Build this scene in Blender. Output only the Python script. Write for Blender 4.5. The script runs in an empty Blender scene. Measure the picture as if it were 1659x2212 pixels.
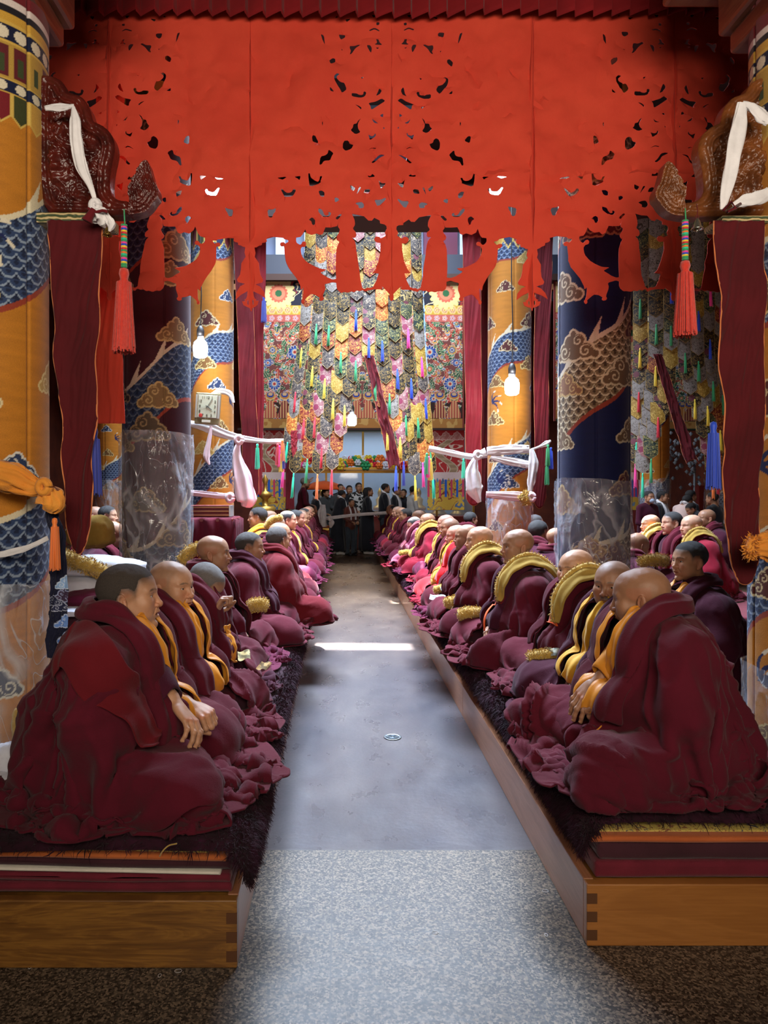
import bpy, bmesh, math, random
import numpy as np
from mathutils import Vector, Matrix
from mathutils.geometry import delaunay_2d_cdt
SC = bpy.context.scene
COL = SC.collection
PI = math.pi
rnd = random.Random(7)
# ------------------------------------------------------------------ camera, world, lights, exposure
FPX = 1536.0; HEYE = 1.5; PX0 = 735.0; PY0 = 1060.0
cam_data = bpy.data.cameras.new('camera'); cam = bpy.data.objects.new('camera', cam_data); COL.objects.link(cam)
cam.location = (0, 0, HEYE); cam.rotation_euler = (PI/2, 0, 0)
cam_data.sensor_fit = 'VERTICAL'; cam_data.sensor_height = 36; cam_data.lens = 36*FPX/2212
cam_data.shift_x = (829.5-PX0)/2212; cam_data.shift_y = -(1106-PY0)/2212
cam_data.clip_start = .05; cam_data.clip_end = 200
SC.camera = cam
SC.view_settings.view_transform = 'Standard'; SC.view_settings.look = 'None'
SC.view_settings.gamma = 1; SC.view_settings.use_curve_mapping = False
SC.view_settings.exposure = 0.0
W = bpy.data.worlds.new('world'); SC.world = W; W.use_nodes = True
W.node_tree.nodes['Background'].inputs[0].default_value = (.55, .7, 1, 1)
W.node_tree.nodes['Background'].inputs[1].default_value = .06

def area(name, loc, target, size, size_y, power, color, spread=PI):
    d = bpy.data.lights.new(name, 'AREA'); d.shape = 'RECTANGLE'; d.size = size; d.size_y = size_y
    d.energy = power; d.color = color; d.spread = spread
    o = bpy.data.objects.new(name, d); COL.objects.link(o); o.location = loc
    o.rotation_euler = (Vector(target)-Vector(loc)).to_track_quat('-Z', 'Y').to_euler()
    return o
# daylight coming down the open well over the middle of the hall, the gallery windows and the entrance behind the viewer
area('skylight', (.2, 8.2, 7.0), (.25, 7.6, 0), 4.6, 3.0, 1700, (.66, .80, 1), 1.75)
area('rear_skylight', (.3, 12.3, 7.1), (.3, 13.4, 3.0), 4.4, 1.6, 620, (.84, .92, 1))
area('gallery_window_light', (.3, 14.4, 7.6), (.3, 3, 0), 5, 1.7, 480, (.34, .52, 1))
area('entrance_light', (.5, -1.4, 2.7), (.45, 4.2, 3.1), 3.0, 1.0, 88, (1, .86, .70), 1.9)
area('entrance_low_light', (.5, -2.4, 1.5), (.4, 4, 1.2), 3.2, 1.8, 24, (1, .84, .68))
sd = bpy.data.lights.new('sun', 'SUN'); sd.energy = 70; sd.angle = .012; sd.color = (1, .97, .95)
sun = bpy.data.objects.new('sun', sd); COL.objects.link(sun)
SUN_DIR = Vector((.04, -.52, -1)).normalized()
sun.rotation_euler = SUN_DIR.to_track_quat('-Z', 'Y').to_euler()

# ------------------------------------------------------------------ helpers
def P(px, py, Y):
    return Vector(((px-PX0)*Y/FPX, Y, HEYE-(py-PY0)*Y/FPX))
def tag(o, label=None, cat=None, group=None, kind=None):
    if label: o['label'] = label
    if cat: o['category'] = cat
    if group: o['group'] = group
    if kind: o['kind'] = kind
    return o
def empty(name, loc=(0, 0, 0), rz=0, label=None, cat=None, group=None):
    o = bpy.data.objects.new(name, None); COL.objects.link(o); o.location = loc; o.rotation_euler = (0, 0, rz)
    o.empty_display_size = .05
    return tag(o, label, cat, group)
def link(name, me, mat=None, parent=None, loc=None):
    o = bpy.data.objects.new(name, me); COL.objects.link(o)
    if mat is not None:
        me.materials.clear()
        for m in (mat if isinstance(mat, (list, tuple)) else [mat]): me.materials.append(m)
    if parent is not None: o.parent = parent
    if loc is not None: o.location = loc
    return o
def copy_tree(o, parent=None):
    c = o.copy(); COL.objects.link(c); c.parent = parent
    for ch in list(o.children): copy_tree(ch, c)
    return c
def mesh_np(name, V, F, smooth=True):
    """V (n,3); F array (m,3|4) or list of arrays / lists"""
    me = bpy.data.meshes.new(name)
    if not isinstance(F, (list, tuple)): F = [F]
    F = [np.asarray(f, dtype=np.int32) for f in F if len(f)]
    V = np.asarray(V, dtype=np.float32)
    me.vertices.add(len(V)); me.vertices.foreach_set('co', V.ravel())
    nl = sum(f.size for f in F); npoly = sum(f.shape[0] for f in F)
    me.loops.add(nl); me.polygons.add(npoly)
    me.loops.foreach_set('vertex_index', np.concatenate([f.ravel() for f in F]))
    starts = []; s = 0
    for f in F:
        starts.append(s+np.arange(f.shape[0])*f.shape[1]); s += f.size
    me.polygons.foreach_set('loop_start', np.concatenate(starts).astype(np.int32))
    me.polygons.foreach_set('use_smooth', np.full(npoly, smooth))
    me.update(calc_edges=True); me.validate()
    return me
def set_col(me, C, name='Col'):
    a = me.color_attributes.new(name, 'FLOAT_COLOR', 'POINT')
    C = np.asarray(C, dtype=np.float32)
    if C.shape[1] == 3: C = np.hstack([C, np.ones((len(C), 1), np.float32)])
    a.data.foreach_set('color', C.ravel())
def set_val(me, v, name):
    a = me.attributes.new(name, 'FLOAT', 'POINT'); a.data.foreach_set('value', np.asarray(v, dtype=np.float32))
def grid_faces(nu, nv, wrap=False):
    """vertex index i*nv+j, i in nu, j in nv; wrap in u"""
    i = np.arange(nu if wrap else nu-1); j = np.arange(nv-1)
    I, J = np.meshgrid(i, j, indexing='ij'); I = I.ravel(); J = J.ravel(); I2 = (I+1) % nu
    return np.stack([I*nv+J, I2*nv+J, I2*nv+J+1, I*nv+J+1], 1)
def s2l(c):
    c = np.asarray(c, dtype=float)/255.0
    return np.where(c <= .04045, c/12.92, ((c+.055)/1.055)**2.4)
class MB:
    """collects simple shapes and links them as one mesh"""
    def __init__(s): s.V = []; s.F = {}; s.n = 0; s.mi = []
    def add(s, V, F, m=0):
        V = np.asarray(V, float); F = np.asarray(F, int)
        s.V.append(V); s.F.setdefault((F.shape[1], m), []).append(F+s.n); s.n += len(V); return s
    def box(s, lo, hi, M=None, m=0):
        (a, b, c), (d, e, f) = lo, hi
        V = np.array([(a, b, c), (d, b, c), (d, e, c), (a, e, c), (a, b, f), (d, b, f), (d, e, f), (a, e, f)], float)
        if M is not None: V = V@np.array(M.to_3x3()).T+np.array(M.translation)
        return s.add(V, [(0, 3, 2, 1), (4, 5, 6, 7), (0, 1, 5, 4), (1, 2, 6, 5), (2, 3, 7, 6), (3, 0, 4, 7)], m)
    def tube(s, pts, r, n=10, m=0, caps=True, flat=None):
        pts = np.asarray([tuple(p) for p in pts], float); k = len(pts); r = np.broadcast_to(np.asarray(r, float), (k,))
        T = np.gradient(pts, axis=0); T /= np.linalg.norm(T, axis=1)[:, None]+1e-12
        up = np.array([0, 0, 1.]) if abs(T[0][2]) < .9 else np.array([1., 0, 0])
        nrm = up-T[0]*(up@T[0]); nrm /= np.linalg.norm(nrm); V = []
        a = np.linspace(0, 2*PI, n, endpoint=False)
        for i in range(k):
            nrm = nrm-T[i]*(nrm@T[i]); nrm /= np.linalg.norm(nrm)+1e-12; b = np.cross(T[i], nrm)
            fy = 1 if flat is None else flat
            V.append(pts[i]+r[i]*(np.cos(a)[:, None]*nrm*fy+np.sin(a)[:, None]*b))
        V = np.concatenate(V); F = []
        I, J = np.meshgrid(np.arange(k-1), np.arange(n), indexing='ij'); I = I.ravel(); J = J.ravel(); J2 = (J+1) % n
        F = np.stack([I*n+J, I*n+J2, (I+1)*n+J2, (I+1)*n+J], 1)
        base = s.n; s.add(V, F, m)
        if caps:
            s.add(np.array([pts[0], pts[-1]]), np.zeros((0, 3), int), m)
            c0 = s.n-2; j = np.arange(n); j2 = (j+1) % n
            s.F.setdefault((3, m), []).append(np.stack([np.full(n, c0), base+j2, base+j], 1))
            s.F.setdefault((3, m), []).append(np.stack([np.full(n, c0+1), base+(k-1)*n+j, base+(k-1)*n+j2], 1))
        return s
    def lathe(s, prof, c=(0, 0, 0), n=24, m=0, axis='z'):
        pr = np.asarray(prof, float); k = len(pr); a = np.linspace(0, 2*PI, n, endpoint=False)
        V = np.stack([np.outer(np.cos(a), pr[:, 0]), np.outer(np.sin(a), pr[:, 0]), np.broadcast_to(pr[:, 1], (n, k))], -1).reshape(-1, 3)
        if axis == 'y': V = V[:, [0, 2, 1]]
        if axis == 'x': V = V[:, [2, 1, 0]]
        return s.add(V+np.asarray(c, float), grid_faces(n, k, True), m)
    def prism(s, poly, y0, y1, m=0):
        """poly: list of (x,z) outline, extruded from y0 to y1"""
        pl = np.asarray(poly, float); n = len(pl)
        r = delaunay_2d_cdt([Vector(p) for p in pl], [], [list(range(n))], 1, 1e-7)
        if len(r[0]) == n: pl2 = np.array([tuple(v) for v in r[0]])
        else: pl2 = np.array([tuple(v) for v in r[0]])
        T = np.array([f for f in r[2] if len(f) == 3]); m_ = len(pl2)
        A = np.stack([pl2[:, 0], np.full(m_, y0), pl2[:, 1]], 1); B = A.copy(); B[:, 1] = y1
        b = s.n; s.add(np.vstack([A, B]), np.vstack([T, T[:, ::-1]+m_]), m)
        Pa = np.stack([pl[:, 0], np.full(n, y0), pl[:, 1]], 1); Pb = Pa.copy(); Pb[:, 1] = y1
        j = np.arange(n); s.add(np.vstack([Pa, Pb]), np.stack([j, j+n, (j+1) % n+n, (j+1) % n], 1), m)
        return s
    def mesh(s, name, smooth=False):
        me = mesh_np(name, np.concatenate(s.V), [np.concatenate(f) for f in s.F.values()], smooth)
        mi = np.concatenate([np.full(sum(len(g) for g in f), k[1]) for k, f in s.F.items()])
        if mi.max() > 0 and len(mi) == len(me.polygons): me.polygons.foreach_set('material_index', mi.astype(np.int32))
        return me
    def build(s, name, mat, parent=None, smooth=False, bevel=0, loc=None):
        o = link(name, s.mesh(name, smooth), mat, parent, loc)
        if bevel:
            b = o.modifiers.new('bevel', 'BEVEL'); b.width = bevel; b.segments = 2; b.limit_method = 'ANGLE'
        return o
def spline(pts, n):
    """Catmull-Rom through pts"""
    p = np.asarray([tuple(q) for q in pts], float); p = np.vstack([2*p[0]-p[1], p, 2*p[-1]-p[-2]])
    k = len(p)-3; t = np.linspace(0, k-1e-6, n); i = t.astype(int); f = (t-i)[:, None]
    a, b, c, d = p[i], p[i+1], p[i+2], p[i+3]
    return .5*(2*b+(c-a)*f+(2*a-5*b+4*c-d)*f*f+(3*b-a-3*c+d)*f**3)
def vnoise(p, seed=0):
    """smooth value noise, p (...,3) -> (-1..1)"""
    p = np.asarray(p, float); i = np.floor(p).astype(np.int64); f = p-i; f = f*f*(3-2*f)
    def h(a):
        n = (a[..., 0]*374761393+a[..., 1]*668265263+a[..., 2]*2147483647+seed*974634777) & 0xffffffff
        n = ((n ^ (n >> 13))*1274126177) & 0xffffffff
        n = n ^ (n >> 16)
        return (n & 0xffff)/32767.5-1
    r = 0
    for dx in (0, 1):
        for dy in (0, 1):
            for dz in (0, 1):
                w = (f[..., 0] if dx else 1-f[..., 0])*(f[..., 1] if dy else 1-f[..., 1])*(f[..., 2] if dz else 1-f[..., 2])
                r = r+w*h(i+np.array([dx, dy, dz]))
    return r
def fbm(p, seed=0, oct=4):
    r = 0; a = 1; t = 0
    for k in range(oct): r = r+a*vnoise(np.asarray(p)*2**k+17.3*k, seed+k); t += a; a *= .5
    return r/t

# ------------------------------------------------------------------ materials
def mat(name, color=(.5, .5, .5), rough=.6, metal=0, **k):
    m = bpy.data.materials.new(name); m.use_nodes = True
    b = m.node_tree.nodes['Principled BSDF']; b.inputs['Base Color'].default_value = (*color[:3], 1)
    b.inputs['Roughness'].default_value = rough; b.inputs['Metallic'].default_value = metal
    for kk, v in k.items():
        b.inputs[kk.replace('_', ' ')].default_value = v
    return m
def srgb(*c): return tuple(float(x) for x in s2l(c))
def N(m, t, **k):
    n = m.node_tree.nodes.new(t)
    for a, v in k.items():
        if a.startswith('i_'): n.inputs[a[2:].replace('_', ' ')].default_value = v
        else: setattr(n, a, v)
    return n
def L(m, a, b): m.node_tree.links.new(a, b)
def bs(m): return m.node_tree.nodes['Principled BSDF']
def ramp(m, fac, stops):
    r = N(m, 'ShaderNodeValToRGB'); e = r.color_ramp.elements
    while len(e) < len(stops): e.new(.5)
    for i, (p, c) in enumerate(stops): e[i].position = p; e[i].color = (*c[:3], 1)
    L(m, fac, r.inputs[0]); return r.outputs[0]
def coords(m, scale=(1, 1, 1), rot=(0, 0, 0), obj=True):
    tc = N(m, 'ShaderNodeTexCoord'); mp = N(m, 'ShaderNodeMapping'); mp.inputs['Scale'].default_value = scale; mp.inputs['Rotation'].default_value = rot
    L(m, tc.outputs['Object' if obj else 'Generated'], mp.inputs[0]); return mp.outputs[0]
def noise(m, vec, scale, detail=4, rough=.55, dist=0):
    n = N(m, 'ShaderNodeTexNoise'); n.inputs['Scale'].default_value = scale; n.inputs['Detail'].default_value = detail
    n.inputs['Roughness'].default_value = rough; n.inputs['Distortion'].default_value = dist; L(m, vec, n.inputs['Vector']); return n.outputs['Fac']
def bump(m, h, strength=.3, dist=.01):
    b = N(m, 'ShaderNodeBump'); b.inputs['Strength'].default_value = strength; b.inputs['Distance'].default_value = dist
    L(m, h, b.inputs['Height']); L(m, b.outputs[0], bs(m).inputs['Normal']); return b
def mix(m, f, a, b, mode='MIX'):
    x = N(m, 'ShaderNodeMix', data_type='RGBA', blend_type=mode)
    for s, v in ((0, f), (6, a), (7, b)):
        if hasattr(v, 'links'): L(m, v, x.inputs[s])
        else: x.inputs[s].default_value = v if s == 0 else (*v[:3], 1)
    return x.outputs[2]
def math_(m, op, a, b=0):
    x = N(m, 'ShaderNodeMath', operation=op)
    for s, v in ((0, a), (1, b)):
        if hasattr(v, 'links'): L(m, v, x.inputs[s])
        else: x.inputs[s].default_value = v
    return x.outputs[0]
def cloth(name, c1, c2, rough=.85, sheen=.25, weave=420, bumpk=.25, nscale=5):
    m = mat(name, c1, rough); v = coords(m)
    L(m, ramp(m, noise(m, v, nscale, 5), [(.3, c1), (.7, c2)]), bs(m).inputs['Base Color'])
    bs(m).inputs['Sheen Weight'].default_value = sheen; bs(m).inputs['Sheen Roughness'].default_value = .45
    bs(m).inputs['Specular IOR Level'].default_value = .25
    h = math_(m, 'ADD', noise(m, v, weave, 2), math_(m, 'MULTIPLY', noise(m, v, 30, 3), 1.5))
    bump(m, h, bumpk, .003); return m
def vcol(name, rough=.8, sheen=.1, bumpk=.2, weave=300, tint=None, spec=.25):
    m = mat(name, (.5, .5, .5), rough); a = N(m, 'ShaderNodeVertexColor', layer_name='Col'); v = coords(m)
    n = noise(m, v, weave, 2)
    c = mix(m, 1, a.outputs[0], ramp(m, n, [(.2, (.72, .72, .72)), (.8, (1, 1, 1))]), 'MULTIPLY')
    L(m, c, bs(m).inputs['Base Color']); bs(m).inputs['Sheen Weight'].default_value = sheen
    bs(m).inputs['Specular IOR Level'].default_value = spec
    bump(m, n, bumpk, .003); return m
# ------------------------------------------------------------------ signed distance modelling
def ell(p, c, r):
    q = (p-np.array(c))/np.array(r); k = np.sqrt((q*q).sum(-1))+1e-9
    g = np.sqrt(((q/np.array(r))**2).sum(-1))+1e-9
    return k*(k-1)/g
def sph(p, c, r): return np.sqrt(((p-np.array(c))**2).sum(-1))-r
def cap(p, a, b, ra, rb=None):
    rb = ra if rb is None else rb; a = np.array(a, float); b = np.array(b, float); ab = b-a
    t = np.clip(((p-a)@ab)/(ab@ab), 0, 1)
    return np.sqrt(((p-a-t[..., None]*ab)**2).sum(-1))-(ra+(rb-ra)*t)
def smin(a, b, k):
    h = np.clip(.5+.5*(b-a)/k, 0, 1); return b+(a-b)*h-k*h*(1-h)
def smax(a, b, k): return -smin(-a, -b, k)
def snets(f, lo, hi, h, newton=2):
    lo = np.array(lo, float); n = (np.ceil((np.array(hi)-lo)/h)).astype(int)+1
    ax = [lo[i]+h*np.arange(n[i]) for i in range(3)]
    G = np.stack(np.meshgrid(*ax, indexing='ij'), -1)
    F = f(G); S = F < 0
    c = [n[i]-1 for i in range(3)]
    cnt = np.zeros(c, int); pos = np.zeros((*c, 3))
    offs = [(0, 0, 0), (1, 0, 0), (0, 1, 0), (1, 1, 0), (0, 0, 1), (1, 0, 1), (0, 1, 1), (1, 1, 1)]
    def sub(A, o): return A[o[0]:o[0]+c[0], o[1]:o[1]+c[1], o[2]:o[2]+c[2]]
    for i in range(8):
        for b in (1, 2, 4):
            j = i | b
            if j == i: continue
            a0, a1 = sub(F, offs[i]), sub(F, offs[j]); m = (a0 < 0) != (a1 < 0)
            t = np.where(m, a0/(a0-a1+1e-20*(a0 == a1)), 0)
            P0 = np.array(offs[i], float); D = np.array(offs[j], float)-P0
            pos += np.where(m[..., None], P0+t[..., None]*D, 0); cnt += m
    act = cnt > 0; idx = -np.ones(c, int); idx[act] = np.arange(act.sum())
    V = (np.argwhere(act)+pos[act]/cnt[act][:, None])*h+lo
    faces = []
    for a in range(3):
        b, d = (a+1) % 3, (a+2) % 3
        sl0 = [slice(None)]*3; sl1 = [slice(None)]*3; sl0[a] = slice(0, n[a]-1); sl1[a] = slice(1, n[a])
        s0, s1 = S[tuple(sl0)], S[tuple(sl1)]; e = np.argwhere(s0 != s1)
        ok = (e[:, b] > 0) & (e[:, d] > 0) & (e[:, b] < n[b]-1) & (e[:, d] < n[d]-1); e = e[ok]
        fl = s0[tuple(e.T)]
        def ci(db, dd):
            q = e.copy(); q[:, b] -= db; q[:, d] -= dd; return idx[tuple(q.T)]
        Q = np.stack([ci(0, 0), ci(1, 0), ci(1, 1), ci(0, 1)], 1)
        Q[~fl] = Q[~fl][:, ::-1]; faces.append(Q)
    Q = np.concatenate(faces); e = h*.3
    for _ in range(newton):
        d0 = f(V); g = np.stack([f(V+np.eye(3)[i]*e)-d0 for i in range(3)], -1)/e
        V = V-(np.clip(d0, -h, h)/np.maximum((g*g).sum(-1), .3))[:, None]*g
    return V, Q
def rotm(rz=0, ry=0, rx=0):
    return np.array((Matrix.Rotation(rz, 3, 'Z') @ Matrix.Rotation(ry, 3, 'Y') @ Matrix.Rotation(rx, 3, 'X')))

# ------------------------------------------------------------------ heads: x forward, y left, z up, origin near the ear line
def head_sdf(jaw=1.0, nose=1.0, round_=1.0, mouth=0.0, cheek=1.0, ears=True, female=False):
    def f(p):
        q = p.copy(); q[..., 1] = np.abs(q[..., 1])
        d = ell(q, (-.018, 0, .028), (.094, .077*round_, .081))
        d = smin(d, ell(q, (.030, 0, .018), (.060, .061*round_, .072)), .02)
        d = smin(d, ell(q, (.026, 0, -.047), (.060, .053*jaw, .070)), .022)
        d = smin(d, ell(q, (.004, .047*jaw, -.056), (.034, .016, .030)), .02)
        d = smin(d, ell(q, (.070, 0, -.106), (.020, .021*jaw, .016)), .022)
        d = smin(d, ell(q, (.055, .041, -.024), (.022*cheek, .021*cheek, .020)), .024)
        d = smin(d, cap(q, (.082, .010, .013), (.066, .045, .015), .0075, .006), .016)
        d = smin(d, ell(q, (.070, 0, -.062), (.026, .026, .024)), .014)
        d = smin(d, ell(q, (.040, .034, -.052), (.032, .024*cheek, .038)), .028)
        # eye sockets, eyeball and lids
        d = smax(d, -ell(q, (.0950, .030, -.002), (.0150, .018, .0115)), .010)
        eb = sph(q, (.0675, .0305, -.004), .0132)
        d = smin(d, eb, .005)
        d = smin(d, cap(q, (.083, .016, .016), (.070, .046, .018), .0030, .0022), .004)
        d = smax(d, -cap(q, (.0845, .0205, -.0072), (.0785, .0425, -.0040), .0042, .0034), .0012)
        d = smax(d, -cap(q, (.0850, .0200, .0035), (.0770, .0440, .0040), .0012), .003)
        # nose
        n = 1.0*nose
        d = smin(d, cap(q, (.081, 0, .004), (.0985, 0, -.034), .0066, .0102*n), .009)
        d = smin(d, sph(q, (.0995, 0, -.0365), .0112*n), .005)
        d = smin(d, ell(q, (.0900, .0135*n, -.0400), (.0105, .0075, .0078)), .004)
        d = smax(d, -ell(q, (.0960, .0065, -.0470), (.0055, .0030, .0035)), .002)
        # mouth
        o = .004*mouth
        d = smin(d, cap(q, (.0935, 0, -.0625), (.0800, .021, -.0675), .0052, .0026), .005)
        d = smin(d, cap(q, (.0905, 0, -.0735-o), (.0800, .020, -.0690-o*.5), .0056, .0028), .005)
        d = smax(d, -ell(q, (.092, 0, -.0678-o*.5), (.014, .021, .0011+.9*o)), .0015)
        d = smax(d, -ell(q, (.088, 0, -.0850-o), (.0085, .016, .005)), .006)
        d = smax(d, -cap(q, (.089, .015, -.043), (.080, .028, -.066), .0016), .006)
        # ears
        if ears:
            R = q-np.array([-.012, .0715*round_, -.016]); a = .30
            x = R[..., 0]*math.cos(a)-R[..., 1]*math.sin(a); y = R[..., 0]*math.sin(a)+R[..., 1]*math.cos(a)
            E = np.stack([x+.12*R[..., 2], y, R[..., 2]], -1)
            e = ell(E, (-.004, .006, .004), (.0170, .0062, .0290))
            e = smin(e, ell(E, (.004, .004, -.026), (.0095, .0050, .0110)), .008)
            e = smax(e, -ell(E, (.001, .0125, .006), (.0105, .0065, .0195)), .003)
            e = smin(e, ell(E, (-.004, .006, .001), (.0045, .0040, .0150)), .004)
            e = smin(e, cap(E, (.008, .002, -.006), (.010, .003, -.014), .0035), .003)
            d = smin(d, e, .004)
        # neck
        d = smin(d, cap(p, (-.030, 0, -.060), (-.066, 0, -.190), .050, .058), .022)
        d = smin(d, cap(q, (-.030, .045, -.045), (-.020, .012, -.185), .014, .012), .015)
        d = smin(d, ell(q, (.0, 0, -.125), (.012, .010, .018)), .02)
        d = d+.0010*vnoise(p*55)*(p[..., 2] > -.3)
        return d
    return f
def head_mesh(h=.0034, **k):
    f = head_sdf(**k); V, Q = snets(f, (-.125, -.100, -.20), (.128, .100, .118), h, 3)
    return V, Q
EYE = [(.0684, .0305, -.004), (.0684, -.0305, -.004)]
def eye_geo(yaw=0.0):
    V = []; F = []; n = 0; u = np.linspace(0, 2*PI, 15)[:-1]; v = np.linspace(0, PI, 11)
    C = []
    for c in EYE:
        A = []
        for a in v:
            for b in u: A.append((math.cos(a), math.sin(a)*math.cos(b), math.sin(a)*math.sin(b)))
        A = np.array(A); iris = (A[:, 0] > .86)
        C += [1.0 if t else 0.0 for t in iris]
        A = A@rotm(yaw).T*.0121+np.array(c)
        V.append(A); g = grid_faces(len(v), len(u)); 
        i = np.arange(len(v)-1); ww = []
        for a in range(len(v)-1): ww.append((a*14+13, (a+1)*14+13, (a+1)*14, a*14))
        F.append(np.vstack([g, ww])+n); n += len(A)
    return np.concatenate(V), np.concatenate(F), np.array(C)
def hair_mask(V, line=.062, back=-.035):
    """1 on the scalp, 0 on the face"""
    x, y, z = V.T
    # hairline height depends on x (front high, temple, over the ear, nape)
    hl = np.interp(x, [-.12, -.06, -.035, -.012, .012, .03, .045, .08, .1], [-.055, -.058, -.03, .016, .016, .004, .045, line, line+.01])
    d = (z-hl)/.010
    return 1/(1+np.exp(-np.clip(d, -20, 20)))

# ------------------------------------------------------------------ hands: wrist at origin, fingers +x, back of the hand +z, thumb +y (right-hand = mirror y)
def hand_sdf(curl=(.5, .5, .5, .5), thumb=.4, spread=.1):
    bones = []
    base = [(.088, .030, .0), (.094, .010, .003), (.090, -.010, .001), (.081, -.028, -.004)]
    ln = [(.038, .024, .019), (.042, .027, .020), (.039, .025, .019), (.031, .020, .017)]
    rr = [.0102, .0105, .0100, .0089]
    for i in range(4):
        p = np.array(base[i]); az = (1.4-i)*spread; a = curl[i]*.75; segs = []
        for j in range(3):
            d = np.array([math.cos(az)*math.cos(a), math.sin(az)*math.cos(a), -math.sin(a)])
            q = p+d*ln[i][j]; segs.append((p, q, rr[i]*(1-.10*j), rr[i]*(1-.10*(j+1)))); p = q; a += curl[i]*(1.15 if j == 0 else .8)
        bones.append(segs)
    t0 = np.array([.018, .026, -.008]); t1 = t0+np.array([.038, .026, -.012-.012*thumb]); t2 = t1+np.array([.030, .010-.022*thumb, -.010*thumb-.004]); t3 = t2+np.array([.024, -.002-.018*thumb, -.008*thumb])
    def f(p):
        d = ell(p, (.050, .001, -.004), (.050, .038, .0165))
        d = smin(d, cap(p, (-.02, 0, 0), (.03, 0, -.002), .023, .020), .012)
        d = smin(d, cap(p, (-.14, 0, .004), (-.02, 0, 0), .034, .024), .01)
        for i in range(4):
            d = smin(d, cap(p, (.03, (1.2-i)*.011, .000), base[i], .0095, .0098), .010)
        d = smin(d, cap(p, t0, t1, .0150, .0112), .012)
        d = smin(d, cap(p, t1, t2, .0108, .0092), .004)
        d = smin(d, cap(p, t2, t3, .0092, .0078), .004)
        for s in bones:
            g = None
            for (a, b, ra, rb) in s:
                c = cap(p, a, b, ra, rb); g = c if g is None else smin(g, c, .003)
            g = smin(g, sph(p, s[0][1]+np.array([0, 0, .001]), s[0][2]*1.02), .004)
            d = smin(d, g, .0035)
            # nail
            e = s[2][1]; dirv = (s[2][1]-s[2][0]); dirv /= np.linalg.norm(dirv); up = np.array([-dirv[2], 0, dirv[0]]); 
            c = e-dirv*.002+up*s[2][3]*.92
            d = smin(d, sph(p, c, .0042), .001)
        return d
    return f
_hands = {}
def hand_mesh(key, h=.0026, **k):
    if key not in _hands:
        V, Q = snets(hand_sdf(**k), (-.15, -.075, -.115), (.200, .085, .04), h, 2); _hands[key] = (V, Q)
    return _hands[key]
# ------------------------------------------------------------------ draped cloth (position-based relaxation over a seated figure)
def seated_sdf(lean=.10, knee=.37, kw=.31, sh=.205, arms=((.30, .03), (.30, -.03)), hands_z=.24, scale=1.0, full=True, sh_z=.50):
    L_ = lean
    def f(p):
        q = p.copy(); q[..., 1] = np.abs(q[..., 1])
        d = ell(q, (-.02, 0, .10), (.19, .21, .16))
        d = smin(d, cap(q, (.00, .12, .085), (knee, kw, .085), .095, .075), .05)
        d = smin(d, cap(q, (knee, kw, .075), (.26, -.04, .055), .070, .060), .04)
        if full:
            d = smin(d, cap(q, (-.01, 0, .12), (L_*.9, 0, sh_z-.05), .155, .165), .06)
            d = smin(d, cap(q, (L_*.95, .03, sh_z), (L_*.95, sh, sh_z-.02), .085, .070), .05)
            d = smin(d, cap(q, (L_*.7, 0, sh_z), (L_*1.15, 0, sh_z+.14), .062, .058), .03)
            for s, (ax, ay) in zip((1, -1), arms):
                sh_ = (L_*.95, s*sh, sh_z-.03); el = (L_*.5+.08, s*(sh+.075), .27)
                d = smin(d, cap(p, sh_, el, .062, .052), .03)
                d = smin(d, cap(p, el, (ax, ay, hands_z), .050, .036), .03)
        return d
    return f
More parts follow.
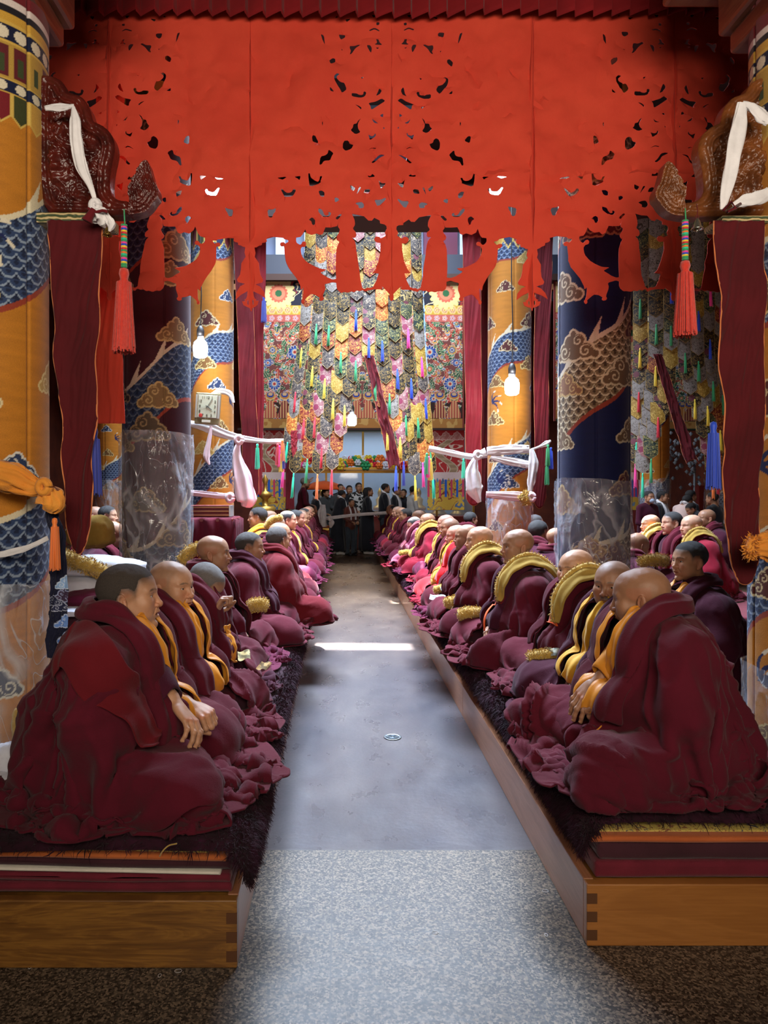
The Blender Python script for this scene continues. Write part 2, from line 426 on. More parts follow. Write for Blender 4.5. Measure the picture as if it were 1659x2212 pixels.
def drape(X, quads_shape, rest_scale, sdf, pinned=None, pin_pos=None, steps=160, iters=8, wrap=False, g=-.0018, ground=0.0, edge=None, thick=.012, fric=.6, lra=None, damp=.97, seed=0, wind=None, bend=.25):
    """X (nu,nv,3) start; rest lengths measured from rest_scale array (nu,nv,3) or X itself"""
    nu, nv = X.shape[:2]; R = rest_scale
    def L0(a, b): return np.sqrt(((a-b)**2).sum(-1))
    cons = []
    def add(ia, ib, k, par):
        cons.append((ia, ib, L0(R[ia], R[ib]), k))
    def slices(du, dv, pu, pv, stepu, stepv):
        U = np.arange(pu, nu-(0 if wrap else du), stepu); Vv = np.arange(pv, nv-dv if dv >= 0 else nv, stepv)
        return U, Vv
    def mk(du, dv, k):
        U = np.arange(0, nu if (wrap and du) else nu-du); Vv = np.arange(max(0, -dv), nv-max(0, dv))
        step = max(du, abs(dv))*2
        for par in range(2):
            if du: Us = U[(U//max(du, 1)) % 2 == par]; Vs = Vv
            else: Us = U; Vs = Vv[(Vv//max(dv, 1)) % 2 == par]
            A, B = np.meshgrid(Us, Vs, indexing='ij'); A = A.ravel(); B = B.ravel()
            ia = (A, B); ib = ((A+du) % nu, B+dv)
            cons.append((ia, ib, L0(R[ia], R[ib]), k))
    mk(1, 0, 1); mk(0, 1, 1); mk(1, 1, .5); mk(1, -1, .5); mk(2, 0, bend); mk(0, 2, bend)
    rng = np.random.RandomState(seed)
    X = X.copy()+rng.normal(0, .0015, X.shape); Vel = np.zeros_like(X)
    e = .006
    for s in range(steps):
        Xp = X.copy(); Vel[..., 2] += g; 
        if wind is not None: Vel += wind(X, s)
        X = X+Vel
        for it in range(iters):
            for ia, ib, l0, k in cons:
                d = X[ib]-X[ia]; l = np.sqrt((d*d).sum(-1))+1e-9
                c = (k*.5*(l-l0)/l)[:, None]*d
                X[ia] += c; X[ib] -= c
            if lra is not None:
                a, mx = lra; d = X-a; l = np.sqrt((d*d).sum(-1)); m = l > mx
                X[m] = a[m]+d[m]*(mx[m]/l[m])[:, None] if a.shape == X.shape else X[m]
            if pinned is not None: X[pinned] = pin_pos
        d0 = sdf(X)-thick; m = d0 < 0
        if m.any():
            q = X[m]; gr = np.stack([sdf(q+np.eye(3)[i]*e)-thick-d0[m] for i in range(3)], -1)/e
            gr /= np.linalg.norm(gr, axis=1)[:, None]+1e-9
            X[m] = q-np.minimum(d0[m], 0)[:, None]*gr
            mv = X[m]-Xp[m]; tang = mv-(mv*gr).sum(-1)[:, None]*gr; X[m] -= tang*fric
        gz = ground if edge is None else np.where(X[..., 0] < edge, ground, -.30)
        gt = min(thick, .02); b = X[..., 2] < gz+gt
        X[..., 2] = np.maximum(X[..., 2], gz+gt)
        mv = (X-Xp)*b[..., None]; mv[..., 2] = 0; X -= mv*fric
        if pinned is not None: X[pinned] = pin_pos
        Vel = (X-Xp)*damp
    return X
def smooth_grid(X, n=1, wrap=False):
    for _ in range(n):
        Y = X.copy(); Y[1:-1] = .25*X[:-2]+.5*X[1:-1]+.25*X[2:]
        Z = Y.copy(); Z[:, 1:-1] = .25*Y[:, :-2]+.5*Y[:, 1:-1]+.25*Y[:, 2:]; X = Z
    return X
def robe_cloak(seed=0, lean=.10, length=.74, nu=132, nv=54, full=1.12, gap=.55, sdfk=None, steps=150, sh_z=.46, side=0.0, edge=None, pull=.0011, slope=.62, neck_r=.088):
    """cape hung from the neck; opening of half-angle gap at the front"""
    sdf = seated_sdf(lean=lean, sh_z=sh_z, **(sdfk or {}))
    th = np.linspace(gap, 2*PI-gap, nu)+side; r = np.linspace(0, length, nv)
    T, Rr = np.meshgrid(th, r, indexing='ij')
    nx, nz = lean*1.02, sh_z+.095; co = math.sqrt(1-slope*slope)
    rr = neck_r+Rr*co
    X = np.stack([nx+np.cos(T)*rr, np.sin(T)*rr*1.05, nz-slope*Rr], -1)
    rng = np.random.RandomState(seed); ph = rng.uniform(0, 2*PI, 6); amp = .022*np.clip(Rr/.25, 0, 1)
    wav = sum(np.sin(T*k+p+1.5*np.sin(3*T+p)) for k, p in zip((9, 13, 17, 23, 29, 7), ph))/5
    X[..., 0] += amp*wav*np.cos(T); X[..., 1] += amp*wav*np.sin(T)
    tt = (th-th[0])*full*(neck_r+.6*length*co)/(neck_r+.6*length)
    T2, R2 = np.meshgrid(tt, r+neck_r, indexing='ij'); rest = np.stack([R2*np.cos(T2), R2*np.sin(T2), 0*R2], -1)
    pin = (slice(None), slice(0, 2)); pp = X[pin].copy()
    a = np.broadcast_to(X[:, :1], X.shape); mx = Rr*1.03+.005
    def wind(X, s):
        d = X[..., :2]-np.array([.09, 0]); l = np.sqrt((d*d).sum(-1))
        w = np.zeros_like(X); w[..., :2] = -pull*np.clip((l-.20)/.2, 0, 1)[..., None]*d/(l[..., None]+1e-6); return w
    X = drape(X, None, rest, sdf, pin, pp, steps=steps, iters=7, lra=(a, mx), seed=seed, edge=edge, wind=wind, fric=.4, thick=.034)
    return smooth_grid(X, 1)
def robe_skirt(seed=0, nu=88, nv=100, size=(1.22, 1.40), off=(.19, 0), ext=1.16, sdfk=None, steps=120, edge=None, pull=.0010):
    sdf = seated_sdf(full=False, **(sdfk or {}))
    a = np.linspace(-1, 1, nu); b = np.linspace(-1, 1, nv); A, B = np.meshgrid(a, b, indexing='ij')
    k = np.maximum(np.abs(A), np.abs(B))/np.sqrt(A*A+B*B+1e-9)*.7+.3
    x = A*k*size[0]/2; y = B*k*size[1]/2
    X = np.stack([off[0]+x, off[1]+y, .27+.03*np.sin(9*x+5*y+seed)+.025*np.sin(15*y-6*x+2*seed)], -1)
    R = X.copy(); R[..., :2] *= ext; R[..., 2] = 0
    def wind(X, s):
        d = X[..., :2]-np.array([.12, 0]); l = np.sqrt((d*d).sum(-1))
        w = np.zeros_like(X); w[..., :2] = -pull*np.clip((l-.35)/.2, 0, 1)[..., None]*d/(l[..., None]+1e-6); return w
    X = drape(X, None, R, sdf, steps=steps, iters=6, seed=seed, edge=edge, wind=wind, fric=.35, thick=.008)
    return smooth_grid(X, 1)
def band(path, width, dist, sdf, n=70, m=9, folds=.006, seed=0, widen=None, roll=0.0, side=None):
    """strip of cloth laid along a path on the figure, pushed out to a distance from it"""
    C = spline(path, n); T = np.gradient(C, axis=0); T /= np.linalg.norm(T, axis=1)[:, None]; e = .006
    def grad(q):
        d0 = sdf(q); g = np.stack([sdf(q+np.eye(3)[i]*e)-d0 for i in range(3)], -1); return d0, g/(np.linalg.norm(g, axis=-1)[..., None]+1e-9)
    def proj(q, dd):
        for _ in range(5):
            d0, g = grad(q); q = q-(d0-dd)[..., None]*g
        return q, g
    C, G = proj(C, dist); B = np.cross(T, G); B /= np.linalg.norm(B, axis=1)[:, None]+1e-9
    w = np.linspace(-.5, .5, m); wd = width*(np.ones(n) if widen is None else np.interp(np.linspace(0, 1, n), *zip(*widen)))
    X = C[:, None]+B[:, None]*(w[None, :, None]*wd[:, None, None])
    u = np.linspace(0, 1, n)[:, None]; rng = np.random.RandomState(seed)
    f = folds*np.sin(w[None]*2*PI*1.6+3*u+rng.uniform(0, 6))+folds*.6*np.sin(u*2*PI*6+w[None]*5+rng.uniform(0, 6))
    f = f+roll*(1-(2*w[None])**2)
    X, G = proj(X, dist+f); return X
def up2(X):
    def ax(A):
        m = .5625*(A[:-1]+A[1:]); m[1:-1] -= .0625*(A[:-3]+A[3:]); m[0] = .5*(A[0]+A[1]); m[-1] = .5*(A[-1]+A[-2])
        B = np.empty((2*len(A)-1, *A.shape[1:])); B[::2] = A; B[1::2] = m; return B
    return ax(ax(X).transpose(1, 0, 2)).transpose(1, 0, 2)
def gnormals(X):
    n = np.cross(np.gradient(X, axis=0), np.gradient(X, axis=1)); return n/(np.linalg.norm(n, axis=-1)[..., None]+1e-12)
def refine(X, kind, seed=0, up=True, amp=1.0):
    """finer grid with the small folds of heavy woollen cloth"""
    if up: X = up2(X)
    nu, nv = X.shape[:2]; Nn = gnormals(X); c = np.array([.08, 0, .25]); sg = np.sign(((X-c)*Nn).sum(-1).mean()); Nn = Nn*sg
    if kind == 'cloak':
        u, v = np.meshgrid(np.linspace(0, 1, nu), np.linspace(0, 1, nv), indexing='ij')
        q = lambda a, b, s: vnoise(np.stack([u*a, v*b, 0*u+s*3.7], -1), seed+s)
        w = .9*q(3, 2.2, 1); n1 = vnoise(np.stack([u*15+w*1.6+v*1.2, v*1.5, 0*u], -1), seed+2); n2 = vnoise(np.stack([u*30+w*2.5-v*2, v*2.6, 0*u], -1), seed+3)
        n3 = vnoise(np.stack([u*9+v*5+w, v*7-u*6, 0*u], -1), seed+4)
        h = .036*(np.clip(1-np.abs(n1)*2.0, 0, 1)**1.4)+.016*(np.clip(1-np.abs(n2)*2.2, 0, 1)**1.5)+.018*np.clip(1-np.abs(n3)*3, 0, 1)*np.clip(q(5, 4, 5)*2, 0, 1)
        e = np.clip((v-.06)/.35, 0, 1); D = (h-.006)*e
    else:
        x, y, z = X[..., 0]-.12, X[..., 1], X[..., 2]; rho = np.hypot(x, y); ph = np.arctan2(y, x); cp, spn = np.cos(ph), np.sin(ph)
        P3 = np.stack([cp*1.6, spn*1.6, rho*0], -1); w = vnoise(P3*1.3+np.array([0, 0, 5.]), seed+1)+.5*vnoise(X*6, seed+7)
        t = rho*1.0+(.35-z)*.9
        n1 = vnoise(np.stack([cp*1.1, spn*1.1, t*13+w*1.8], -1), seed+2); n2 = vnoise(np.stack([cp*2.4, spn*2.4, t*24+w*2.5], -1), seed+3); n3 = vnoise(np.stack([cp*5+t*2, spn*5, t*4], -1), seed+4)
        h = .038*(np.clip(1-np.abs(n1)*2.0, 0, 1)**1.4)+.014*(np.clip(1-np.abs(n2)*2.2, 0, 1)**1.5)+.014*np.clip(1-np.abs(n3)*2.6, 0, 1)*np.clip((.2-z)/.1, 0, 1)
        D = (h-.004)*np.clip((rho-.10)/.12, 0, 1)
    D = D+.006*np.clip(1-np.abs(fbm(X*9+3, seed+9, 2))*5, 0, 1)
    Y = X+Nn*(D*amp)[..., None]; Y[..., 2] = np.maximum(Y[..., 2], np.minimum(X[..., 2], .012)); return Y
def grid_mesh(name, X):
    nu, nv = X.shape[:2]; return mesh_np(name, X.reshape(-1, 3), grid_faces(nu, nv))
# ------------------------------------------------------------------ the monks
M = {}
M['skin'] = vcol('skin', .46, .05, .25, 700, spec=.45)
M['eye'] = vcol('eye', .15, 0, 0, 10, spec=.6)
def cl(name, a, b, **k): M[name] = cloth(name, srgb(*a), srgb(*b), **k)
RB = dict(sheen=.06, rough=.95, bumpk=.5, nscale=4)
cl('wine', (74, 11, 27), (90, 16, 35), **RB); cl('wine_dark', (56, 13, 32), (68, 17, 38), **RB); cl('crimson', (118, 15, 34), (134, 22, 44), **RB)
cl('plum', (82, 17, 46), (98, 24, 54), **RB); cl('rust_patch', (90, 13, 22), (102, 18, 28), **RB); cl('tunic', (50, 12, 28), (64, 16, 36), **RB)
cl('satin_gold', (196, 124, 36), (220, 148, 50), rough=.42, sheen=.05, bumpk=.12); cl('saffron', (206, 150, 30), (226, 172, 44), rough=.7)
cl('plush', (176, 140, 54), (206, 172, 86), sheen=.5, bumpk=.8, nscale=30); cl('felt', (150, 120, 50), (168, 138, 66), rough=.95, sheen=.05, bumpk=.6, nscale=14)
cl('orange_cloth', (216, 84, 34), (232, 104, 44)); cl('blue_cord', (26, 34, 110), (36, 50, 140))
cl('scarlet', (190, 24, 34), (210, 36, 44))
SKIN = dict(tan=(190, 140, 106), brown=(160, 114, 84), fair=(206, 156, 126), ruddy=(190, 130, 104))
def normals(V, Q):
    n = np.zeros_like(V); fn = np.cross(V[Q[:, 2]]-V[Q[:, 0]], V[Q[:, 3]]-V[Q[:, 1]])
    for i in range(4): np.add.at(n, Q[:, i], fn)
    return n/(np.linalg.norm(n, axis=1)[:, None]+1e-12)
_heads = {}
def head_variant(key):
    if key in _heads: return _heads[key]
    kw = dict(young=dict(mouth=1.1, jaw=.96), lean=dict(jaw=1.0, nose=1.05), old=dict(jaw=1.08, round_=1.04, nose=1.12, cheek=1.1), round=dict(jaw=1.12, round_=1.06, cheek=1.15), talk=dict(mouth=.7, jaw=1.02), far=dict(jaw=1.02))[key]
    h = .0034 if key in ('young', 'lean', 'old', 'round', 'talk') else .0055
    V, Q = head_mesh(h, **kw); _heads[key] = (V, Q, normals(V, Q)); return _heads[key]
def paint_skin(V, tone, scalp=.25, hair=(58, 50, 46), brow=.8, beard=0.0, line=.062):
    c = np.tile(s2l(SKIN[tone]), (len(V), 1)); x, y, z = V.T; ay = np.abs(y)
    n = fbm(V*28, 3)[:, None]; c = c*(1+.16*n)
    red = np.exp(-(((x-.085)/.03)**2+((ay-.030)/.022)**2+((z+.032)/.02)**2))+.9*np.exp(-(((x-.10)/.02)**2+(y/.014)**2+((z+.038)/.014)**2))+.8*(ay > .07)*(np.abs(z+.01) < .05)*(x > -.05)
    c = c*(1+np.clip(red, 0, 1)[:, None]*np.array([.10, -.10, -.12]))
    lip = np.exp(-(((z+.069)/.0065)**4+(ay/.021)**6))*(x > .078)
    c = c*(1-lip[:, None]*np.array([.10, .38, .34]))
    bz = .0195-13*(ay-.029)**2; bt = .0040*np.sqrt(np.clip(1-((ay-.031)/.0195)**2, 0.001, 1))
    br = np.exp(-(((z-bz)/bt)**4))*(ay > .012)*(ay < .050)*(x > .055)*brow*(.75+.35*vnoise(V*260, 4))
    lash = np.exp(-(((z+.0020+.0*ay)/.0016)**2))*(ay > .019)*(ay < .045)*(x > .066); br = np.maximum(br, .55*lash)
    m = hair_mask(V, line)*scalp*(1+.25*fbm(V*60, 9)); m = np.maximum(m, br)
    be = np.exp(-(((z+.052)/.006)**2+((ay-.010)/.014)**2))*(x > .085)+.7*np.exp(-(((z+.098)/.015)**2+(ay/.022)**2))*(x > .06)
    m = np.clip(np.maximum(m, be*beard), 0, 1)[:, None]; hc = s2l(hair)
    return c*(1-m)+hc*m
def pose_head(V, yaw, pitch, roll, at):
    w = np.clip((V[:, 2]+.185)/.11, 0, 1); w = w*w*(3-2*w)
    R = rotm(yaw, pitch, roll); p0 = np.array([-.02, 0, -.05])
    A = (V-p0)@R.T+p0
    return V*(1-w[:, None])+A*w[:, None]+np.array(at)
def pose_rigid(V, yaw, pitch, roll, at):
    R = rotm(yaw, pitch, roll); p0 = np.array([-.02, 0, -.05]); return (V-p0)@R.T+p0+np.array(at)
_torso = {}
def torso_mesh(lean, sh_z, off, h=.022):
    k = (lean, sh_z, off, h)
    if k not in _torso:
        f0 = seated_sdf(lean=lean, sh_z=sh_z); _torso[k] = snets(lambda p: f0(p)-off, (-.30, -.48, -.03), (.52, .48, .72), h, 2)
    return _torso[k]
hair_mats = {}
def hair_mat(c):
    if c not in hair_mats:
        m = mat('hair', srgb(*c), .75); v = coords(m); n = noise(m, v, 900, 2)
        L(m, ramp(m, n, [(.3, srgb(*[x*.6 for x in c])), (.7, srgb(*[min(255, x*1.5+8) for x in c]))]), bs(m).inputs['Base Color']); bump(m, n, .7, .004); hair_mats[c] = m
    return hair_mats[c]
def figure_head(root, head, yaw, pitch, roll, at, tone, hair, haircol, eyes=True, brow=.85, beard=0, gaze=0, torso=None, line=.062, name='body'):
    V, Q, Nn = head_variant(head)
    C = paint_skin(V, tone, {None: .10, 'bald': .05, 'stubble': .42, 'short': .96, 'grey': .8}[hair], haircol, brow, beard, line)
    Vw = pose_head(V, yaw, pitch, roll, at)
    if torso is not None:
        tV, tQ = torso; Vw = np.vstack([Vw, tV]); C = np.vstack([C, np.tile(s2l(SKIN[tone]), (len(tV), 1))]); Q2 = np.vstack([Q, tQ+len(V)])
    else: Q2 = Q
    me = mesh_np('body', Vw, Q2); set_col(me, C); link(name, me, M['skin'], root)
    if eyes:
        eV, eF, iris = eye_geo(gaze); h = len(eV)//2
        col = np.where(iris[:, None] > .5, np.array([[.012, .008, .006]]), np.array([[.55, .52, .50]]))
        for i in range(2):
            s = slice(i*h, (i+1)*h); F = eF[(eF[:, 0] >= i*h) & (eF[:, 0] < (i+1)*h)]-i*h
            me = mesh_np('eye', pose_rigid(eV[s], yaw, pitch, roll, at), F); set_col(me, col[s]); link('eye', me, M['eye'], root)
    if hair in ('short', 'grey'):
        m = hair_mask(V, line); keep = (m[Q] > .80).all(1); q = Q[keep]; used = np.unique(q); mp = -np.ones(len(V), int); mp[used] = np.arange(len(used))
        dd = np.clip((m[used]-.80)/.2, 0, 1); t = (.0040 if hair == 'short' else .0028)*dd*dd*(1+.35*fbm(V[used]*90, 5))
        hV = V[used]+Nn[used]*(t[:, None]+.0001)
        link('hair', mesh_np('hair', pose_head(hV, yaw, pitch, roll, at), mp[q]), hair_mat(haircol), root)
def put_hand(root, key, kw, M4, mirror=False, tone='tan', sleeve=None, coarse=False):
    V, Q = hand_mesh(key+('c' if coarse else ''), .0046 if coarse else .0027, **kw); V = V.copy(); Q = Q.copy()
    if mirror: V[:, 1] *= -1; Q = Q[:, ::-1]
    c = np.tile(s2l(SKIN[tone]), (len(V), 1))*(1+.2*fbm(V*45, 3)[:, None]); kn = np.exp(-(((V[:, 0]-.09)/.012)**2))*(V[:, 2] > 0)
    c = c*(1+kn[:, None]*np.array([.08, -.12, -.14]))
    me = mesh_np('hand', V, Q); set_col(me, c); o = link('hand', me, M['skin'], root); o.matrix_local = M4
    if sleeve is not None:
        b = MB(); n = 28; a = np.linspace(0, 2*PI, n, endpoint=False); X = []
        for i, (x, r) in enumerate([(-.035, .038), (-.015, .045), (-.030, .054), (-.07, .060), (-.13, .070), (-.21, .078)]):
            k = 1+.10*np.sin(a*3+i*.9)+.05*np.sin(a*7+i*2)
            X.append(np.stack([np.full(n, x)+.006*np.sin(a*2+i), np.cos(a)*r*k, np.sin(a)*r*k*.86], 1))
        X = np.array(X); b.add(X.reshape(-1, 3), grid_faces(6, n)); I = np.arange(5)*n
        b.add(X.reshape(-1, 3), np.stack([I+n-1, I+2*n-1, I+n, I], 1))
        s = b.build('sleeve', sleeve, root, True); s.matrix_local = M4; md = s.modifiers.new('sub', 'SUBSURF'); md.levels = md.render_levels = 1
def TR(x, y, z, rz=0, ry=0, rx=0): return Matrix.Translation((x, y, z)) @ Matrix.Rotation(rz, 4, 'Z') @ Matrix.Rotation(ry, 4, 'Y') @ Matrix.Rotation(rx, 4, 'X')
def soft(name, X, m, root, th=.006, sub=1, tapered=False):
    o = link(name, grid_mesh(name, X), m, root)
    s = o.modifiers.new('solid', 'SOLIDIFY'); s.thickness = th; s.offset = 1
    if sub: s = o.modifiers.new('sub', 'SUBSURF'); s.levels = s.render_levels = sub
    return o
_shared = {}
def shared(name, key, fn, mk, root):
    k = (key, mk)
    if k not in _shared:
        X = fn(); me = grid_mesh(name, X); me.materials.append(M[mk]); _shared[k] = me
    return link(name, _shared[k], None, root)
def plush_roll(path, r, seed=0, nstr=900, ln=.016, name='plush', root=None, m=None, flat=1.0):
    """fleecy roll: a tube with curls of wool standing on it"""
    b = MB(); C = spline(path, 40); rr = np.interp(np.linspace(0, 1, 40), [0, .06, .94, 1], [r*.45, r, r, r*.45])
    b.tube(C, rr, 14, flat=flat); rng = np.random.RandomState(seed)
    V = b.V[0]; ctr = np.repeat(C, 14, 0); nr = V-ctr; nr /= np.linalg.norm(nr, axis=1)[:, None]+1e-9
    V += nr*(.10*r*vnoise(V*90, seed))[:, None]
    k = rng.randint(0, len(V), nstr); p = V[k]+rng.normal(0, r*.16, (nstr, 3)); d = nr[k]+rng.normal(0, .55, (nstr, 3)); d /= np.linalg.norm(d, axis=1)[:, None]
    s = np.cross(d, rng.normal(0, 1, (nstr, 3))); s /= np.linalg.norm(s, axis=1)[:, None]; w = (.0018+.001*rng.rand(nstr)[:, None])*max(1, r/.03)
    e = rng.normal(0, .5, (nstr, 3)); q = p+d*ln*.6; t = p+d*ln+e*ln*.5
    Vv = np.stack([p-s*w, p+s*w, q+s*w, q-s*w, t+s*w*.3, t-s*w*.3], 1).reshape(-1, 3); i = np.arange(nstr)*6
    F = np.vstack([np.stack([i, i+1, i+2, i+3], 1), np.stack([i+3, i+2, i+4, i+5], 1)])
    b.add(Vv, F); return b.build(name, m or M['plush'], root, True)
def yellow_hat(at, rz, side, lean=.10, sh_z=.46, seed=0, label=None, patch=None, group=None):
    """crested woollen hat laid over a shoulder"""
    root = empty('yellow_hat', at, rz, label, 'hat', group); f = seated_sdf(lean=lean, sh_z=sh_z); s = side
    j = np.random.RandomState(seed).uniform(-.012, .012, 5)
    inner = [(lean+.15, s*.125, .37+j[0]), (lean+.12, s*.12, .47), (lean+.05, s*.125, .555+j[1]), (lean-.05, s*.13, .575), (lean-.15, s*.13, .50+j[2]), (lean-.20, s*.13, .40)]
    X = band(inner, .100, .082, f, n=50, m=8, folds=.005, seed=seed, roll=.014, widen=[(0, .35), (.2, .9), (.6, 1.1), (1, .6)])
    soft('felt_crown', X, M['felt'], root, .012)
    e0, e1 = X[:, 0], X[:, -1]; up = e0 if e0[:, 2].mean() > e1[:, 2].mean() else e1
    plush_roll(up[::5]+np.array([0, 0, .004]), .015, seed, 1100, .008, name='fleece_crest', root=root)
    if patch is not None:
        Y = band([(lean+.17, s*.10, .30), (lean+.17, s*.105, .36), (lean+.15, s*.12, .42)], .085, .074, f, n=14, m=6, folds=.002, seed=seed)
        soft('lining_flap', Y, patch, root, .006)
    return root
_robes = {}
def robe(seed, **k):
    key = (seed, tuple(sorted((a, str(b)) for a, b in k.items())))
    if key not in _robes: _robes[key] = robe_cloak(seed=seed, **k)
    return _robes[key]
_skirts = {}
def skirt(seed, **k):
    key = (seed, tuple(sorted((a, str(b)) for a, b in k.items())))
    if key not in _skirts: _skirts[key] = robe_skirt(seed=seed, **k)
    return _skirts[key]
def monk(at, rz, label, group=None, head='lean', yaw=0, pitch=0, roll=0, tone='tan', hair='stubble', haircol=(60, 56, 54), robe_m='wine', skirt_m=None, cloakk=None, cseed=1, skirtk=None, sseed=1,
         lean=.10, shawl=None, lining=None, gaze=0, brow=.85, beard=0, hands=(), scale=1.0, head_dz=0, detail=True, head_dx=0, mirror=False, line=.062, sh_z=.46, collar=.058, extras=None):
    root = empty('monk', at, rz, label, 'person', group); root.scale = (scale,)*3
    fb = seated_sdf(lean=lean, sh_z=sh_z); near = at[1] < 5
    hat = (lean+.045+head_dx, 0, sh_z+.205+head_dz)
    figure_head(root, head, yaw, pitch, roll, hat, tone, hair, haircol, detail, brow, beard, gaze, torso_mesh(lean, sh_z, -.012), line)
    tk = ('tunic', lean, sh_z)
    if tk not in _shared: tV, tQ = torso_mesh(lean, sh_z, .004); me = mesh_np('tunic', tV, tQ); me.materials.append(M['tunic']); _shared[tk] = me
    link('tunic', _shared[tk], None, root)
    if detail:
        X = robe(cseed, lean=lean, sh_z=sh_z, **(cloakk or {})); soft('cloak', refine(X, 'cloak', cseed*7, near), M[robe_m], root, .007, 0)
        S = skirt(sseed, **(skirtk or {})); soft('skirt', refine(S, 'skirt', sseed*11+cseed, near), M[skirt_m or robe_m], root, .006, 0)
    else:
        shared('cloak', ('c', cseed, lean, sh_z, str(cloakk)), lambda: refine(robe(cseed, lean=lean, sh_z=sh_z, **(cloakk or {})), 'cloak', cseed*7, False), robe_m, root)
        shared('skirt', ('s', sseed), lambda: refine(skirt(sseed, **(skirtk or {})), 'skirt', sseed, False), skirt_m or robe_m, root)
    L_ = lean
    if shawl:
        z0 = sh_z
        path = [(L_+.22, .13, z0-.25), (L_+.16, .125, z0-.12), (L_+.10, .110, z0+.01), (L_+.03, .095, z0+.070), (L_-.045, .055, z0+.092), (L_-.065, 0, z0+.098), (L_-.045, -.055, z0+.092), (L_+.03, -.095, z0+.070), (L_+.10, -.110, z0+.01), (L_+.16, -.125, z0-.12), (L_+.22, -.13, z0-.25)]
        B = band(path, .100, .050, fb, n=90, m=10, folds=.005, seed=cseed, roll=.024, widen=[(0, 1.15), (.5, .9), (1, 1.15)])
        B = B+gnormals(B)*(.006*fbm(B*14, cseed, 3)+.006*np.clip(1-np.abs(vnoise(B*9, cseed+3))*4, 0, 1))[..., None]
        soft('shawl', B, M[shawl], root, .012, 1 if detail else 0)
    if lining:
        z0 = sh_z
        for s in (1, -1):
            path = [(L_+.28, s*.05, z0-.26), (L_+.20, s*.06, z0-.17), (L_+.15, s*.06, z0-.06), (L_+.11, s*.055, z0+.03), (L_+.05, s*.055, z0+.10)]
            B = band(path, .062, .044, fb, n=44, m=9, folds=.0045, seed=cseed+7, roll=.004, widen=[(0, 1.2), (.25, 1.35), (.6, 1.0), (1, .7)])
            soft('yellow_lining', B, M[lining], root, .006, 1 if detail else 0)['label'] = 'golden satin lining'
    for (key, kw, M4, mir, sl) in hands: put_hand(root, key, kw, M4, mir, tone, M[sl] if sl else None)
    if extras: extras(root, fb)
    return root
# ------------------------------------------------------------------ the room
XL, XR, YB, ZC = -7.5, 9.0, 19.6, 7.2
def struct(name, o): o.name = name; o['kind'] = 'structure'; return o
def plank_mat(name, a, b, c, ang=PI/2, scale=1.0, rough=.38, axis=0):
    m = mat(name, a, rough); v = coords(m, (1.2*scale, 1.2*scale, 9*scale) if axis == 0 else (9*scale, 1.0*scale, 9*scale))
    w = noise(m, v, 1.6, 5, .6, 1.6); g = noise(m, coords(m, (3, 3, 90) if axis == 0 else (90, 3, 90)), 1.5, 4, .6, .6)
    c1 = ramp(m, w, [(.32, a), (.46, b), (.52, c), (.60, b), (.75, a)])
    L(m, mix(m, .45, c1, ramp(m, g, [(.3, a), (.7, c)])), bs(m).inputs['Base Color']); bump(m, w, .12, .004)
    bs(m).inputs['Coat Weight'].default_value = .35; bs(m).inputs['Coat Roughness'].default_value = .2; return m
# floor: polished cement aisle, speckled granite tiles in front of the platforms
m = mat('floor_stone', (.3, .3, .3), .3); tc = N(m, 'ShaderNodeTexCoord'); sx = N(m, 'ShaderNodeSeparateXYZ'); L(m, tc.outputs['Object'], sx.inputs[0])
v = coords(m); near = math_(m, 'LESS_THAN', sx.outputs[1], 2.97)
vo = N(m, 'ShaderNodeTexVoronoi'); vo.inputs['Scale'].default_value = 150; L(m, v, vo.inputs['Vector'])
sp = N(m, 'ShaderNodeSeparateColor'); L(m, vo.outputs['Color'], sp.inputs[0])
gr = ramp(m, math_(m, 'ADD', math_(m, 'MULTIPLY', sp.outputs[0], .55), math_(m, 'MULTIPLY', noise(m, v, 60, 4), .5)), [(.22, srgb(16, 16, 18)), (.42, srgb(56, 51, 46)), (.60, srgb(94, 83, 71)), (.78, srgb(132, 116, 98))])
def line(sock, pos, w): return math_(m, 'LESS_THAN', math_(m, 'ABSOLUTE', math_(m, 'SUBTRACT', sock, pos)), w)
ln = line(sx.outputs[1], 2.968, 0.0028)
for yy in (2.42, 1.87, 1.32): ln = math_(m, 'MAXIMUM', ln, line(sx.outputs[1], yy, 0.0028))
for xx in (-.03, .58, 1.19, -.64, -1.25): ln = math_(m, 'MAXIMUM', ln, math_(m, 'MULTIPLY', line(sx.outputs[0], xx, 0.0028), near))
gr = mix(m, math_(m, 'MULTIPLY', ln, .75), gr, (.05, .045, .04))
cn = noise(m, coords(m, (1, .6, 1)), 2.2, 7, .62); cf = noise(m, v, 55, 3)
ce = ramp(m, cn, [(.25, srgb(66, 65, 72)), (.5, srgb(84, 80, 84)), (.75, srgb(104, 98, 98))])
ce = mix(m, .25, ce, ramp(m, cf, [(.3, (.1, .1, .1)), (.7, (.6, .6, .6))]), 'OVERLAY')
far = math_(m, 'MULTIPLY', math_(m, 'SUBTRACT', sx.outputs[1], 5.5), .16); cl_ = N(m, 'ShaderNodeClamp'); L(m, far, cl_.inputs[0])
ce = mix(m, cl_.outputs[0], ce, ramp(m, cn, [(.3, srgb(84, 62, 44)), (.7, srgb(124, 96, 70))]))
L(m, mix(m, near, ce, gr), bs(m).inputs['Base Color'])
rg_ = ramp(m, noise(m, coords(m, (1, .5, 1)), 7, 6), [(.25, (.24,)*3), (.75, (.36,)*3)]); L(m, mix(m, near, rg_, (.42, .42, .42)), bs(m).inputs['Roughness'])
bump(m, math_(m, 'ADD', noise(m, v, 9, 4), math_(m, 'MULTIPLY', cf, .25)), .10, .02); M['floor'] = m
struct('floor', MB().box((XL, -4.2, -.1), (XR, YB, 0)).build('floor', m))
